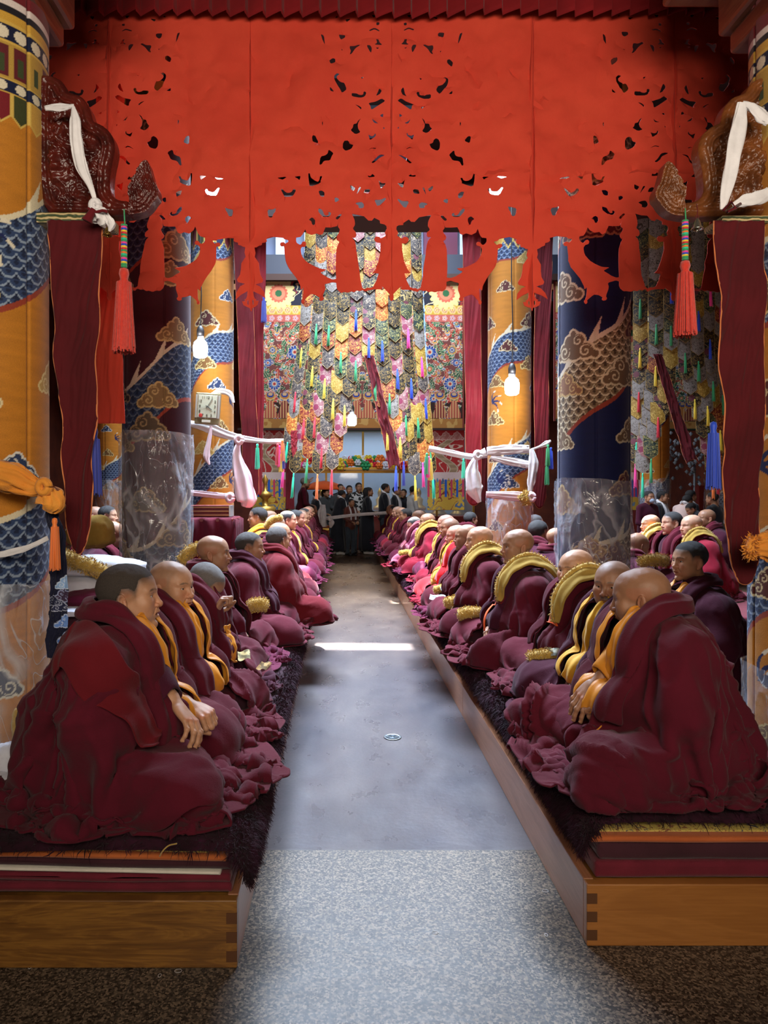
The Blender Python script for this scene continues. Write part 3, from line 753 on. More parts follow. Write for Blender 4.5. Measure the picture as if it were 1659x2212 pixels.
# walls
m = mat('wall_paint', (.2, .05, .03), .8); v = coords(m); L(m, ramp(m, noise(m, v, 2.5, 6), [(.3, srgb(88, 36, 26)), (.7, srgb(126, 58, 36))]), bs(m).inputs['Base Color']); M['wall'] = m
struct('wall_left', MB().box((XL-.2, -4.2, 0), (XL, YB, ZC)).build('wall_left', m))
struct('wall_right', MB().box((XR, -4.2, 0), (XR+.2, YB, ZC)).build('wall_right', m))
struct('wall_back', MB().box((XL-.2, YB, 0), (XR+.2, YB+.2, ZC+3)).build('wall_back', m))
struct('wall_front', MB().box((XL-.2, -4.4, 0), (XR+.2, -4.2, ZC)).build('wall_front', m))
# ceiling with the open well and two narrow slots that let the sun down to the floor
md = mat('ceiling_timber', srgb(46, 22, 16), .8)
b = MB(); wy0, wy1, wx0, wx1 = 6.0, 13.6, -3.0, 3.6
b.box((XL, -4.2, ZC), (XR, wy0, ZC+.15)); b.box((XL, wy1, ZC), (XR, YB, ZC+.15)); b.box((XL, wy0, ZC), (wx0, wy1, ZC+.15)); b.box((wx1, wy0, ZC), (XR, wy1, ZC+.15))
struct('ceiling', b.build('ceiling', md))
# lantern roof over the well: sheets with openings
def slot(X, Y, w, d, z=7.9): t = z/-SUN_DIR.z; return (X-SUN_DIR.x*t-w/2, Y-SUN_DIR.y*t-d/2, X-SUN_DIR.x*t+w/2, Y-SUN_DIR.y*t+d/2)
zr = 7.9; slots = [slot(.21, 6.86, .92, .30), slot(-.60, 7.5, .55, 1.0), slot(1.2, 8.3, 1.0, 1.2), slot(1.15, 9.9, .9, .9), slot(3.4, 8.2, .9, .7)]
ys = sorted({wy0-.3, wy1+.3, *[s[1] for s in slots], *[s[3] for s in slots]}); xs = sorted({wx0-.3, wx1+2.3, *[s[0] for s in slots], *[s[2] for s in slots]})
b = MB()
for i in range(len(xs)-1):
    for j in range(len(ys)-1):
        cx, cy = (xs[i]+xs[i+1])/2, (ys[j]+ys[j+1])/2
        if not any(s[0] < cx < s[2] and s[1] < cy < s[3] for s in slots): b.box((xs[i], ys[j], zr), (xs[i+1], ys[j+1], zr+.05))
struct('ceiling', b.build('ceiling', md))
b = MB(); b.box((wx0-.3, wy0-.35, ZC), (wx1+2.3, wy0-.3, zr+.05)); b.box((wx0-.3, wy1+.3, ZC), (wx1+2.3, wy1+.35, zr+.05)); b.box((wx0-.35, wy0-.3, ZC), (wx0-.3, wy1+.3, zr+.05)); b.box((wx1+2.3, wy0-.3, ZC), (wx1+2.35, wy1+.3, zr+.05))
struct('wall_lantern', b.build('wall_lantern', md))
# gallery: grey-blue painted upper wall with a dark beam and window frames
mg = mat('gallery_paint', srgb(110, 122, 150), .7); mw = mat('gallery_white', srgb(176, 184, 200), .6); mdk = mat('beam_navy', srgb(34, 42, 62), .6); mm = mat('gallery_maroon', srgb(92, 34, 58), .7)
struct('wall_gallery', MB().box((-6, 15.0, 5.55), (8.5, 15.2, 9.5)).build('wall_gallery', mg))
b = MB(); b.box((-6, 14.6, 5.75), (8.5, 14.95, 6.35)); struct('trim_1', b.build('trim_1', mdk))
b = MB(); b.box((-6, 14.5, 5.60), (8.5, 14.62, 5.74)); struct('trim_2', b.build('trim_2', mat('beam_wood', srgb(128, 84, 50), .6)))
k = 1
for x0, x1, mm_ in ((-1.35, -1.15, mw), (-.75, -.65, mw), (1.75, 2.45, mm), (2.5, 2.56, mw), (4.1, 4.6, mw), (-2.6, -2.2, mm)):
    k += 1; struct('window_%d' % k, MB().box((x0, 14.85, 6.35), (x1, 14.99, 7.9)).build('window_%d' % k, mm_))

# ------------------------------------------------------------------ platforms
pa, pb, pc = srgb(92, 56, 22), srgb(140, 92, 40), srgb(176, 122, 56)
M['pine_dark'] = plank_mat('pine_dark', srgb(84, 52, 22), srgb(120, 78, 34), srgb(156, 108, 46))
M['pine_light'] = plank_mat('pine_light', srgb(148, 92, 40), srgb(160, 102, 46), srgb(176, 116, 56), scale=.45)
M['pine_side'] = plank_mat('pine_side', srgb(150, 96, 62), srgb(166, 110, 76), srgb(180, 124, 90), scale=.5, axis=1)
M['joint'] = mat('joint_end_grain', srgb(92, 56, 28), .6)
def platform(x0, x1, y0, y1, h, mf, label, sx_):
    r = empty('platform', (x0 if sx_ > 0 else x1, y0, 0), 0, label, 'platform'); ox = r.location.x
    b = MB(); b.box((x0-ox, 0, 0), (x1-ox, .035, h)); b.build('front_board', mf, r, bevel=.004)
    xe = x1 if sx_ < 0 else x0; a = (xe-.035-ox, xe-ox-.0005) if sx_ < 0 else (xe-ox+.0005, xe+.035-ox)
    b = MB(); n = 6; ys = np.linspace(0, y1-y0, n+1)
    for i in range(n): b.box((a[0], ys[i]+(.036 if i == 0 else .001), 0), (a[1], ys[i+1]-.001, h))
    b.build('side_board', M['pine_side'], r, bevel=.003)
    b = MB(); b.box((x0-ox+.036, .036, 0), (x1-ox-.036, y1-y0, h-.012)); b.build('deck', mf, r)
    b = MB()
    for z0 in (.02, .08, .14):
        e = (xe-.034-ox, xe-ox) if sx_ < 0 else (xe-ox, xe+.034-ox); b.box((e[0], -.0012, z0), (e[1], 0.002, z0+.034))
    b.build('box_joint', M['joint'], r); return r
platform(-1.15, -.324, 2.233, 16.6, .213, M['pine_dark'], 'low wooden platform with knotty dark pine front board on the left of the aisle', -1)
platform(.812, 1.655, 2.341, 16.6, .204, M['pine_light'], 'low wooden platform with smooth honey-coloured front board on the right of the aisle', 1)

def pad(name, x0, x1, y0, y1, z0, z1, m, label, cat='cushion', wav=.004, seed=0, rr=.45, tilt=0.0, grp=None):
    t = z1-z0; r = t*rr; n = 10; prof = []
    for cx, cz, a0 in ((x1-r, z1-r, 0), (x0+r, z1-r, PI/2), (x0+r, z0+r, PI), (x1-r, z0+r, 1.5*PI)):
        for k in range(n): a = a0+k/(n-1)*PI/2; prof.append((cx+r*math.cos(a), cz+r*math.sin(a)))
    # extra points along the top so that it can undulate
    pr = []
    for i in range(len(prof)):
        p, q = prof[i], prof[(i+1) % len(prof)]; d = math.dist(p, q); k = max(1, int(d/.06)); pr += [(p[0]+(q[0]-p[0])*j/k, p[1]+(q[1]-p[1])*j/k) for j in range(k)]
    pr = np.array(pr); c = np.array([(x0+x1)/2, (z0+z1)/2])
    ys = np.concatenate([[0, .002, .006, .012], np.linspace(.03, 1.2, 24), np.linspace(1.3, y1-y0, 60)])
    sc = np.interp(ys, [0, .002, .006, .012, .03], [.0, .5, .78, .93, 1])
    V = []
    for y, s in zip(ys, sc):
        ins = (1-s)*r; q = pr.copy(); q[:, 0] = np.clip(q[:, 0], x0+ins, x1-ins); q[:, 1] = np.clip(q[:, 1], z0+ins, z1-ins); V.append(np.stack([q[:, 0], np.full(len(q), y0+y), q[:, 1]], 1))
    V = np.array(V); w = fbm(V.reshape(-1, 3)*np.array([3, 3, 0]), seed, 2).reshape(V.shape[:2])
    V[..., 2] += wav*w+tilt*(V[..., 0]-x1)*-1*np.exp(-(V[..., 1]-y0)/2)
    V[..., 1] += wav*1.5*fbm(V.reshape(-1, 3)*np.array([5, 0, 30]), seed+3, 2).reshape(V.shape[:2])*(ys < .1)[:, None]
    k = V.shape[1]; F = grid_faces(len(ys), k); W_ = np.arange(len(ys)-1)*k; F = np.vstack([F, np.stack([W_+k-1, W_+2*k-1, W_+k, W_], 1)])
    b = MB(); b.add(V.reshape(-1, 3), F); b.add(V[0], [tuple(range(k))]); b.add(V[-1], [tuple(range(k))[::-1]])
    o = b.build(name, m, None, True); return tag(o, label, cat, grp)
cl('pad_maroon', (92, 22, 36), (112, 30, 46), bumpk=.4, nscale=8); cl('pad_dark', (54, 24, 32), (68, 32, 42), bumpk=.4); cl('pad_orange', (176, 92, 44), (196, 108, 56), bumpk=.3)
cl('pad_white', (206, 200, 186), (226, 220, 206)); cl('pad_brown', (168, 84, 40), (188, 100, 52))
m = mat('pad_brocade', srgb(190, 170, 80), .7); v = coords(m, (1, 1, 1)); L(m, ramp(m, noise(m, v, 26, 3, .6, 2), [(.35, srgb(40, 50, 90)), (.43, srgb(200, 176, 88)), (.55, srgb(214, 190, 100)), (.62, srgb(130, 50, 40)), (.7, srgb(96, 118, 84))]), bs(m).inputs['Base Color']); M['pad_brocade'] = m
pad('floor_mat', -1.145, -.345, 2.27, 16.4, .213, .246, M['pad_maroon'], 'maroon felt mat lying directly on the left wooden platform', 'mat', .003, 1, tilt=0)
pad('floor_cushion', -1.145, -.348, 2.262, 16.4, .247, .277, M['pad_maroon'], 'long maroon seat pad below the white sheet on the left platform', 'cushion', .004, 2, tilt=.012)
pad('folded_sheet', -1.145, -.38, 2.258, 6.0, .277, .291, M['pad_white'], 'thin white padded sheet showing in the left cushion pile', 'sheet', .003, 3, tilt=.02)
pad('floor_cushion', -1.145, -.345, 2.262, 16.4, .290, .322, M['pad_dark'], 'long dark plum seat pad between white sheet and orange rug on the left', 'cushion', .004, 4, tilt=.02)
pad('felt_rug', -1.14, -.36, 2.25, 16.4, .322, .346, M['pad_orange'], 'orange felt rug edge in the left cushion pile', 'rug', .003, 5, tilt=.02)
pad('brocade_rug', -1.14, -.42, 2.262, 9.0, .346, .354, M['pad_brocade'], 'thin yellow flowered rug just under the left shaggy rug', 'rug', .002, 6, rr=.3, tilt=.02)
pad('floor_cushion', .85, 1.65, 2.375, 16.4, .204, .262, M['pad_maroon'], 'long maroon seat pad lying on the right platform', 'cushion', .003, 7, rr=.3)
pad('floor_cushion', .86, 1.65, 2.378, 16.4, .262, .322, M['pad_dark'], 'long dark plum seat pad in the middle of the right pile', 'cushion', .003, 8)
pad('felt_rug', .835, 1.65, 2.37, 16.4, .322, .346, M['pad_brown'], 'orange-brown felt rug sticking out under the right shaggy rug', 'rug', .003, 9)
pad('brocade_rug', .86, 1.65, 2.40, 9.0, .346, .354, M['pad_brocade'], 'blue and yellow flowered rug corner under the right shaggy rug', 'rug', .002, 10, rr=.3)

# shaggy rugs with long pile
def shaggy(x0, x1, y0, y1, z, aisle, label, seed):
    rng = np.random.RandomState(seed); b = MB(); s = aisle; xe = x1 if s > 0 else x0; xi = x0 if s > 0 else x1
    # section: across the platform, over the edge
    sec = [(xi, z-.035), (xi, z), ((xi+xe)/2, z+.012), (xe-s*.06, z+.008), (xe-s*.02, z-.004), (xe+s*.008, z-.03), (xe+s*.012, z-.075)]
    S = spline([(a, 0, c) for a, c in sec], 40)[:, [0, 2]]; ys = np.concatenate([np.linspace(0, .5, 20), np.linspace(.55, y1-y0, 180)])
    drop = np.interp(ys, [0, .012, .04, .10], [-.026, -.010, -.003, 0])
    V = np.array([np.stack([S[:, 0], np.full(40, y0+y), S[:, 1]+d], 1) for y, d in zip(ys, drop)])
    V[..., 2] += .009*fbm(V.reshape(-1, 3)*6, seed).reshape(V.shape[:2]); F = grid_faces(len(ys), 40); b.add(V.reshape(-1, 3), F if s > 0 else F[:, ::-1])
    n = 62000; u = rng.rand(n); yy = np.where(rng.rand(n) < .22, rng.rand(n)*.55, (rng.rand(n)**1.6)*(y1-y0)); t = np.where(rng.rand(n) < .55, 1-.25*rng.rand(n)**1.5, rng.rand(n))
    yi = np.interp(yy, ys, np.arange(len(ys))); si = t*38.9; i0 = np.clip(yi.astype(int), 0, len(ys)-2); j0 = si.astype(int)
    fa = (yi-i0)[:, None]; fb = (si-j0)[:, None]; p = V[i0, j0]*(1-fa)*(1-fb)+V[i0+1, j0]*fa*(1-fb)+V[i0, j0+1]*(1-fa)*fb+V[i0+1, j0+1]*fa*fb
    out = np.stack([s*np.clip((t-.8)*6, 0, 1), -np.clip(1-yy/.12, 0, 1), np.full(n, .55)-.9*np.clip((t-.85)*6, 0, 1)-.7*np.clip(1-yy/.06, 0, 1)], 1)
    d = out+rng.normal(0, .45, (n, 3)); d /= np.linalg.norm(d, axis=1)[:, None]; ln = rng.uniform(.020, .046, n)[:, None]*np.where(yy < 6, 1, 1.2)[:, None]
    sd_ = np.cross(d, rng.normal(0, 1, (n, 3))); sd_ /= np.linalg.norm(sd_, axis=1)[:, None]; w = rng.uniform(.0008, .0020, n)[:, None]*np.interp(yy, [0, 2, 14], [1, 1.3, 4])[:, None]
    q = p+d*ln*.55; r = p+d*ln; r[:, 2] -= np.where(yy < .05, .002, .010)+ln[:, 0]*np.where(yy < .05, .1, .35); r += rng.normal(0, .006, (n, 3))
    Vv = np.stack([p-sd_*w, p+sd_*w, q+sd_*w, q-sd_*w, r+sd_*w*.3, r-sd_*w*.3], 1).reshape(-1, 3); i = np.arange(n)*6
    b.add(Vv, np.vstack([np.stack([i, i+1, i+2, i+3], 1), np.stack([i+3, i+2, i+4, i+5], 1)]))
    return tag(b.build('shaggy_rug', M['pile'], None, False), label, 'rug')
m = mat('pile', srgb(44, 18, 28), .9); v = coords(m); L(m, ramp(m, noise(m, v, 12, 4), [(.3, srgb(28, 12, 18)), (.6, srgb(50, 20, 34)), (.8, srgb(66, 26, 50))]), bs(m).inputs['Base Color']); bs(m).inputs['Sheen Weight'].default_value = .06; bs(m).inputs['Specular IOR Level'].default_value = .15; M['pile'] = m
shaggy(-1.14, -.305, 2.19, 16.4, .405, 1, 'dark maroon long-pile rug covering the left platform', 3)
shaggy(.835, 1.65, 2.39, 16.4, .398, -1, 'dark maroon long-pile rug covering the right platform', 4)
# second platform behind the right-hand pillars and its counterpart on the left
pad('floor_cushion', 1.72, 2.7, 3.5, 16.4, 0, .36, M['pad_maroon'], 'long maroon bench cushion behind the right row of monks', 'cushion', .004, 17, rr=.15)
pad('floor_cushion', -2.6, -1.27, 3.4, 16.4, 0, .36, M['pad_dark'], 'long dark bench cushion behind the left row of monks', 'cushion', .004, 18, rr=.15)
pad('floor_cushion', 2.9, 4.6, 6.4, 16.4, 0, .36, M['pad_maroon'], 'long maroon bench cushion in the far right bay', 'cushion', .004, 19, rr=.15)
pad('floor_cushion', -5.4, -2.9, 7.4, 16.4, 0, .36, M['pad_dark'], 'long dark bench cushion in the far left bay', 'cushion', .004, 20, rr=.15)
# ------------------------------------------------------------------ painted textile patterns (colour of the cloth itself, stored per vertex)
class Paint:
    def __init__(s, U, Vv, base):
        s.u = U; s.v = Vv; s.c = np.tile(s2l(base), (U.size, 1)).reshape(*U.shape, 3)*(1+.10*vnoise(np.stack([U*12, Vv*60, 0*U], -1), 2))[..., None]
    def put(s, mask, col, a=1.0):
        m = np.clip(mask, 0, 1)*a if mask.dtype != bool else mask*a
        s.c = s.c*(1-m[..., None])+s2l(col)*m[..., None]
    def win(s, u, v, r):
        return (np.abs(s.u-u) < r) & (np.abs(s.v-v) < r)
def cloud(p, u0, v0, r, fill, edge, seed=0, flip=1):
    w = p.win(u0, v0, r*2.4)
    if not w.any(): return
    U = (p.u[w]-u0)*flip; Vv = p.v[w]-v0; rng = np.random.RandomState(seed)
    cs = [(0, 0, .62), (-.75, -.12, .48), (.78, -.05, .50), (-.28, .55, .46), (.35, .50, .42), (.05, 1.0, .24), (-1.3, -.35, .28), (1.3, -.3, .26)]
    d = np.full(U.shape, 9.); sp = np.zeros(U.shape)
    for i, (a, b, c) in enumerate(cs):
        a *= r; b *= r; c *= r*rng.uniform(.9, 1.1); x = U-a; y = Vv-b; rho = np.sqrt(x*x+y*y); d = np.minimum(d, rho-c)
        if i in (1, 2, 3):
            ph = np.arctan2(y, x)*(1 if i != 2 else -1)/(2*PI); f = (rho/(c*.62)-ph) % 1
            sp = np.maximum(sp, ((np.minimum(f, 1-f) < .16) & (rho < c*.9)).astype(float))
    c_ = p.c[w]; lw = r*.10
    for mk, col in ((d < lw, edge), (d < -lw*.3, fill), ((sp > 0) & (d < -lw), edge)): c_[mk] = s2l(col)
    p.c[w] = c_
def scales(p, z0, slope, width, period, w, dark, mid, light, spike, flip=1, wob=.06):
    """a scaly dragon body winding up the pillar"""
    for k in range(-3, 9):
        zc = z0+k*period+slope*p.u*flip+wob*np.sin(p.u*5+k*1.7)+wob*.5*np.sin(p.u*11+k)
        t = (p.v-zc)/width; m = np.abs(t) < .5
        if m.any():
            a = p.u/w; b = p.v/(w*.62); row = np.floor(b); fu = (a+.5*(row % 2)) % 1-.5; fv = b-row
            e = fv-(1-np.sqrt(np.clip(1-(2*fu)**2, 0, 1))*.9)*1.0
            ol = np.abs(e) < .13; c = np.where(ol[..., None], s2l(light), np.where((e > .05)[..., None], s2l(mid), s2l(dark)))
            core = ((fu*1.6)**2+((fv-.75)*1.1)**2) < .06; c = np.where(core[..., None], s2l(dark), c)
            p.c = np.where(m[..., None], c, p.c)
        p.put((np.abs(t+.5) < .035), (150, 60, 40))
        fr = (p.u/.20) % 1; hook = (.5+.5*(1-fr)**1.5*.55*(fr > .06)); up = (t > .5) & (t < .5+.26*np.clip(1-np.abs(fr-.30-1.3*(t-.5))*5.0, 0, 1)); p.put(up | ((t > .46) & (t < .53)), spike)
def pillar_colors(U, Z, kind, ZT=2.66):
    if kind == 'gold':
        p = Paint(U, Z, (190, 122, 34)); dk, md_, lt, sp = (26, 38, 66), (46, 66, 104), (140, 158, 180), (222, 212, 180); fills = [((120, 84, 44), (222, 204, 140)), ((88, 38, 34), (226, 208, 160)), ((196, 160, 84), (228, 208, 140)), ((44, 60, 96), (220, 220, 210))]
        scales(p, .95, .62, .36, 1.28, .062, dk, md_, lt, sp)
    elif kind == 'maroon':
        p = Paint(U, Z, (58, 12, 26)); dk, md_, lt, sp = (20, 34, 58), (34, 54, 86), (96, 112, 130), (196, 186, 160); fills = [((128, 104, 66), (190, 168, 110)), ((30, 18, 20), (150, 130, 100)), ((84, 72, 56), (160, 140, 100))]
        scales(p, .45, .52, .44, 1.22, .075, dk, md_, lt, sp)
    else:
        p = Paint(U, Z, (10, 22, 70)); dk, md_, lt, sp = (70, 52, 34), (128, 108, 78), (214, 200, 164), (214, 206, 180); fills = [((136, 96, 66), (200, 170, 110)), ((84, 26, 38), (170, 140, 100)), ((110, 86, 60), (210, 196, 160))]
        scales(p, .35, .70, .52, 1.55, .075, dk, md_, lt, sp)
    rng = np.random.RandomState(dict(gold=1, maroon=5, navy=9)[kind]); span = U.max()-U.min()
    for z in np.arange(.35, 2.5 if ZT < 3 else 4.3, .38):
        for k in range(3):
            u = U.min()+span*((k+.5)/3+rng.uniform(-.12, .12)); f, e = fills[rng.randint(len(fills))]
            cloud(p, u, z+rng.uniform(-.1, .1), rng.uniform(*((.06, .09) if kind == 'gold' else (.085, .125))), f, e, rng.randint(99), 1 if rng.rand() < .5 else -1)
    if kind == 'gold':
        for z in np.arange(.7, 3.0, .9):      # dragon claws
            for k in range(2):
                u = U.min()+span*((k+.25)/2+rng.uniform(-.05, .05))
                for a in (-.9, -.2, .5, 1.2):
                    du = (p.u-u); dv = (p.v-z); al = du*math.cos(a)+dv*math.sin(a); ac = -du*math.sin(a)+dv*math.cos(a)
                    p.put((al > 0) & (al < .13) & (np.abs(ac-.03*np.sin(al*22)) < .016*(1-al/.16)), (20, 32, 84)); p.put((al > .11) & (al < .145) & (np.abs(ac-.03*np.sin(al*22)) < .009), (222, 214, 190))
    # collar of beads, lappets and drops at the top
    near_ = ZT < 3; z = (p.v-3.03)*2.5+2.66 if near_ else p.v; u = p.u
    def bandz(a, b): return (z > a) & (z < b)
    per = span/(20 if near_ else 14); kk = 2.2 if near_ else 1
    fu = ((u-U.min())/per) % 1; idx = (((u-U.min())/per).astype(int)) % 4; lap = [(120, 24, 34), (60, 66, 34), (206, 160, 70), (24, 34, 74)]
    zt = ZT
    for i in range(4):
        mk = (idx == i) & (z > zt-.10-.09*(1-np.abs(fu-.5)*2)) & (z < zt+.12); p.put(mk, (214, 180, 88)); p.put(mk & (np.abs(fu-.5) < .41) & (z > zt-.075-.09*(1-np.abs(fu-.5)*2)), lap[i])
    p.put(bandz(zt+.12, zt+.27), (214, 176, 80)); p.put(bandz(zt+.135, zt+.255), (16, 26, 60)); p.put(bandz(zt+.13, zt+.26) & (((fu-.5)*per*kk)**2+(z-zt-.195)**2 < .05**2), (226, 216, 190))
    p.put(bandz(zt+.27, zt+.62), (186, 150, 66)); p.put(bandz(zt+.29, zt+.60) & (np.abs(fu-.5) < .36) & (idx != 2), (96, 30, 36)); p.put(bandz(zt+.32, zt+.5) & (np.abs(fu-.5) < .18), (60, 72, 40))
    p.put(bandz(zt+.62, zt+.84), (214, 176, 80)); p.put(bandz(zt+.64, zt+.80), (14, 24, 56)); p.put(bandz(zt+.63, zt+.82) & (((fu-.5)*per*kk)**2+(z-zt-.72)**2 < .062**2), (226, 216, 190))
    p.put(bandz(zt+.84, zt+.92), (206, 160, 60)); p.put(bandz(zt+.92, zt+.99), (30, 26, 34)); p.put(bandz(zt+.99, zt+1.06), (224, 210, 204)); p.put(bandz(zt+1.06, 9), (110, 28, 36))
    return p.c
M['pillar_cloth'] = vcol('pillar_cloth', .72, .12, .35, 260)
_pil = {}
def pillar_mesh(kind, r, H=4.75, nu=300, nz=1000, ph=0.0):
    k = (kind, r, nu, ph, nz)
    if k not in _pil:
        th = np.linspace(0, 2*PI, nu, endpoint=False); z = np.linspace(0, H, nz); T, Z = np.meshgrid(th, z, indexing='ij')
        rr = r*(1+.010*np.sin(T*3+Z)+.006*vnoise(np.stack([T*2.5, Z*.8, 0*T], -1), 3))*(1-.05*np.exp(-((T % (2*PI/5)-.6)/.02)**2))
        C = pillar_colors(T*r+ph, Z, kind, 2.66 if nz > 900 else 4.4); V = np.stack([np.cos(T+PI/2)*rr, np.sin(T+PI/2)*rr, Z], -1)
        b = mesh_np('cloth_cover', V.reshape(-1, 3), grid_faces(nu, nz, True)); set_col(b, C.reshape(-1, 3)); _pil[k] = b
    return _pil[k]
M['carved'] = plank_mat('carved_capital', srgb(60, 30, 24), srgb(84, 50, 36), srgb(104, 70, 48))
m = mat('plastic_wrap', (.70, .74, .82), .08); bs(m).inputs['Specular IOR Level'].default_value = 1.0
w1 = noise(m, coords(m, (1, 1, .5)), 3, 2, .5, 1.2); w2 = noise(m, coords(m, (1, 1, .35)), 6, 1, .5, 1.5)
al = math_(m, 'MAXIMUM', ramp(m, w1, [(.30, (.12,)*3), (.50, (.20,)*3), (.575, (.55,)*3), (.61, (.20,)*3), (.8, (.30,)*3)]), ramp(m, w2, [(.505, (0,)*3), (.518, (.6,)*3), (.53, (0,)*3)]))  # narrow pale streaks of higher alpha paint glints on the plastic
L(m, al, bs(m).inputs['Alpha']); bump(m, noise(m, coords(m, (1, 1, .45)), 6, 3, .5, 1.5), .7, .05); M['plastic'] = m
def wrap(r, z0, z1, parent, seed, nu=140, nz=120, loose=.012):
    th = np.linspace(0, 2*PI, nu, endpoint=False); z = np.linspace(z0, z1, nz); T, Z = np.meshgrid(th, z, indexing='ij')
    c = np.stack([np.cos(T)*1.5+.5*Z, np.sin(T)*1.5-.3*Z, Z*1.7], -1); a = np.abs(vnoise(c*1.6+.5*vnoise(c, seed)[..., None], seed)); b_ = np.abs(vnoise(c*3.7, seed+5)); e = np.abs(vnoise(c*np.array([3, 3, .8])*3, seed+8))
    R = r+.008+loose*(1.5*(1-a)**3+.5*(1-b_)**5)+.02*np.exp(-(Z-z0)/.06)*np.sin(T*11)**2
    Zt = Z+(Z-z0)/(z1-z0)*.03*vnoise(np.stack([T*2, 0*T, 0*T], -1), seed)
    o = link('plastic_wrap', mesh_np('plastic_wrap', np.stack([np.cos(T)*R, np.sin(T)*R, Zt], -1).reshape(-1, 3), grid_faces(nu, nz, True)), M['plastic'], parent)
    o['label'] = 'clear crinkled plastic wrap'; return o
def pillar(kind, x, y, r, label, wr=None, nu=236, nz=800, ph=0.0, seed=0, rz=0):
    root = empty('pillar', (x, y, 0), rz, label, 'pillar'); root['kind'] = 'structure'
    link('cloth_cover', pillar_mesh(kind, r, nu=nu, nz=nz, ph=ph), M['pillar_cloth'], root)
    b = MB(); b.tube([(0, 0, 0), (0, 0, 5.9)], r*.93, 32); b.build('core', M['carved'], root, True)
    b = MB(); 
    for i, (s, z0, z1) in enumerate(((1.0, 3.50, 3.60), (1.15, 3.60, 3.85), (1.9, 3.85, 4.2))): b.box((-r*s, -r*s*.9, z0), (r*s, r*s*.9, z1))
    if y < 3.5: cp_ = b.build('capital', M['carved'], root, bevel=.02); cp_.rotation_euler = (0, 0, -rz)
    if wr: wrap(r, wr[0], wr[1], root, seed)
    return root
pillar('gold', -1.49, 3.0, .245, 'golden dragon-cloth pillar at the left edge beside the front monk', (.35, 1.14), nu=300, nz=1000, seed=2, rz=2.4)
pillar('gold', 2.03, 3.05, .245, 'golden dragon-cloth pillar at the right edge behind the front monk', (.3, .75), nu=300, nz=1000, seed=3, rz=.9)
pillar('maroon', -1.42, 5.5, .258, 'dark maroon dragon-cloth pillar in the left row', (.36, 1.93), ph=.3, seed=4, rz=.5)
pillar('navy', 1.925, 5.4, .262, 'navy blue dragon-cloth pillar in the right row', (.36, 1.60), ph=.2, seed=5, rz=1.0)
pillar('gold', -1.475, 8.2, .245, 'golden dragon-cloth pillar carrying the square clock', None, nu=150, nz=480, ph=.5, seed=6, rz=.3)
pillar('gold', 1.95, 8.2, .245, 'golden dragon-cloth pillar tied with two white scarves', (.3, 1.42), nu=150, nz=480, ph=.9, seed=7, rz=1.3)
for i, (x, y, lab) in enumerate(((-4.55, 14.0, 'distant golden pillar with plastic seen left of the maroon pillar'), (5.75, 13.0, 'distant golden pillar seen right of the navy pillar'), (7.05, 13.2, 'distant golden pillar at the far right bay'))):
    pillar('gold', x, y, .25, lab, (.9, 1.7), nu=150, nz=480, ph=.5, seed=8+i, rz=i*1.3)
# ------------------------------------------------------------------ the red cut-work valance
def inpoly(px, py, poly):
    poly = np.asarray(poly, float); x0, y0 = poly.T; x1, y1 = np.roll(x0, -1), np.roll(y0, -1)
    r = np.zeros(px.shape, bool)
    for a, b, c, d in zip(x0, y0, x1, y1):
        if b == d: continue
        k = ((b > py) != (d > py)) & (px < (c-a)*(py-b)/(d-b)+a); r ^= k
    return r
ZK = 5.184
def zz(s, oy):
    return [(840+u/ZK, oy+v/ZK) for u, v in s]
BODY = [(30,770),(90,770),(110,755),(160,750),(165,720),(225,690),(250,715),(290,715),(340,665),(400,655),(475,640),(585,640),(640,770),(700,780),(770,775),(785,810),(800,850),(830,860),(870,840),(930,855),(980,830),(1000,790),(1015,825),(1030,860),(1050,885),(1100,895),(1180,912),(1250,908),(1350,893),(1430,915),(1425,945),(1445,962),(1475,968),(1480,995),(1510,1005),(1540,1022),(1610,1022)]
TASSEL = [(480,600),(475,645),(445,700),(438,760),(465,800),(430,830),(422,870),(440,893),(475,890),(440,925),(430,960),(420,1040),(395,1200),(380,1340),(360,1440),(355,1470),(385,1492),(420,1485),(445,1503),(480,1495),(520,1511),(560,1498),(600,1505),(645,1465),(650,1340),(655,1200),(652,1040),(630,960),(612,928),(640,912),(648,880),(615,830),(608,805),(635,770),(600,660),(590,600)]
VASE = [(30,740),(90,765),(85,800),(105,840),(95,870),(120,890),(150,900),(170,885),(205,883),(224,905),(218,932),(195,950),(150,948),(150,1040),(175,1160),(215,1260),(242,1290),(172,1300),(200,1380),(238,1450),(130,1450),(60,1510),(50,1530),(57,1550),(50,1590),(30,1605)]
BALL = [(130,1450),(240,1447),(275,1462),(300,1456),(325,1470),(360,1450),(372,1482),(345,1478),(325,1502),(295,1490),(240,1476),(130,1475)]
FLAG = [(1095,880),(1103,925),(1090,950),(1060,970),(1042,960),(1030,938),(1005,930),(985,950),(992,975),(1015,985),(1032,990),(1052,1022),(1040,1090),(990,1155),(900,1210),(830,1235),(757,1240),(790,1258),(832,1280),(760,1330),(685,1358),(640,1340),(638,1395),(690,1385),(740,1403),(782,1412),(770,1470),(800,1560),(783,1580),(795,1603),(820,1610),(842,1592),(830,1568),(900,1545),(932,1537),(1005,1600),(1003,1630),(1020,1650),(1038,1640),(1040,1610),(1020,1592),(1012,1455),(1045,1497),(1050,1440),(1100,1345),(1180,1245),(1212,1180),(1226,1100),(1230,1000),(1255,1003),(1278,985),(1270,962),(1240,957),(1218,970),(1190,945),(1182,928),(1232,925),(1245,890)]
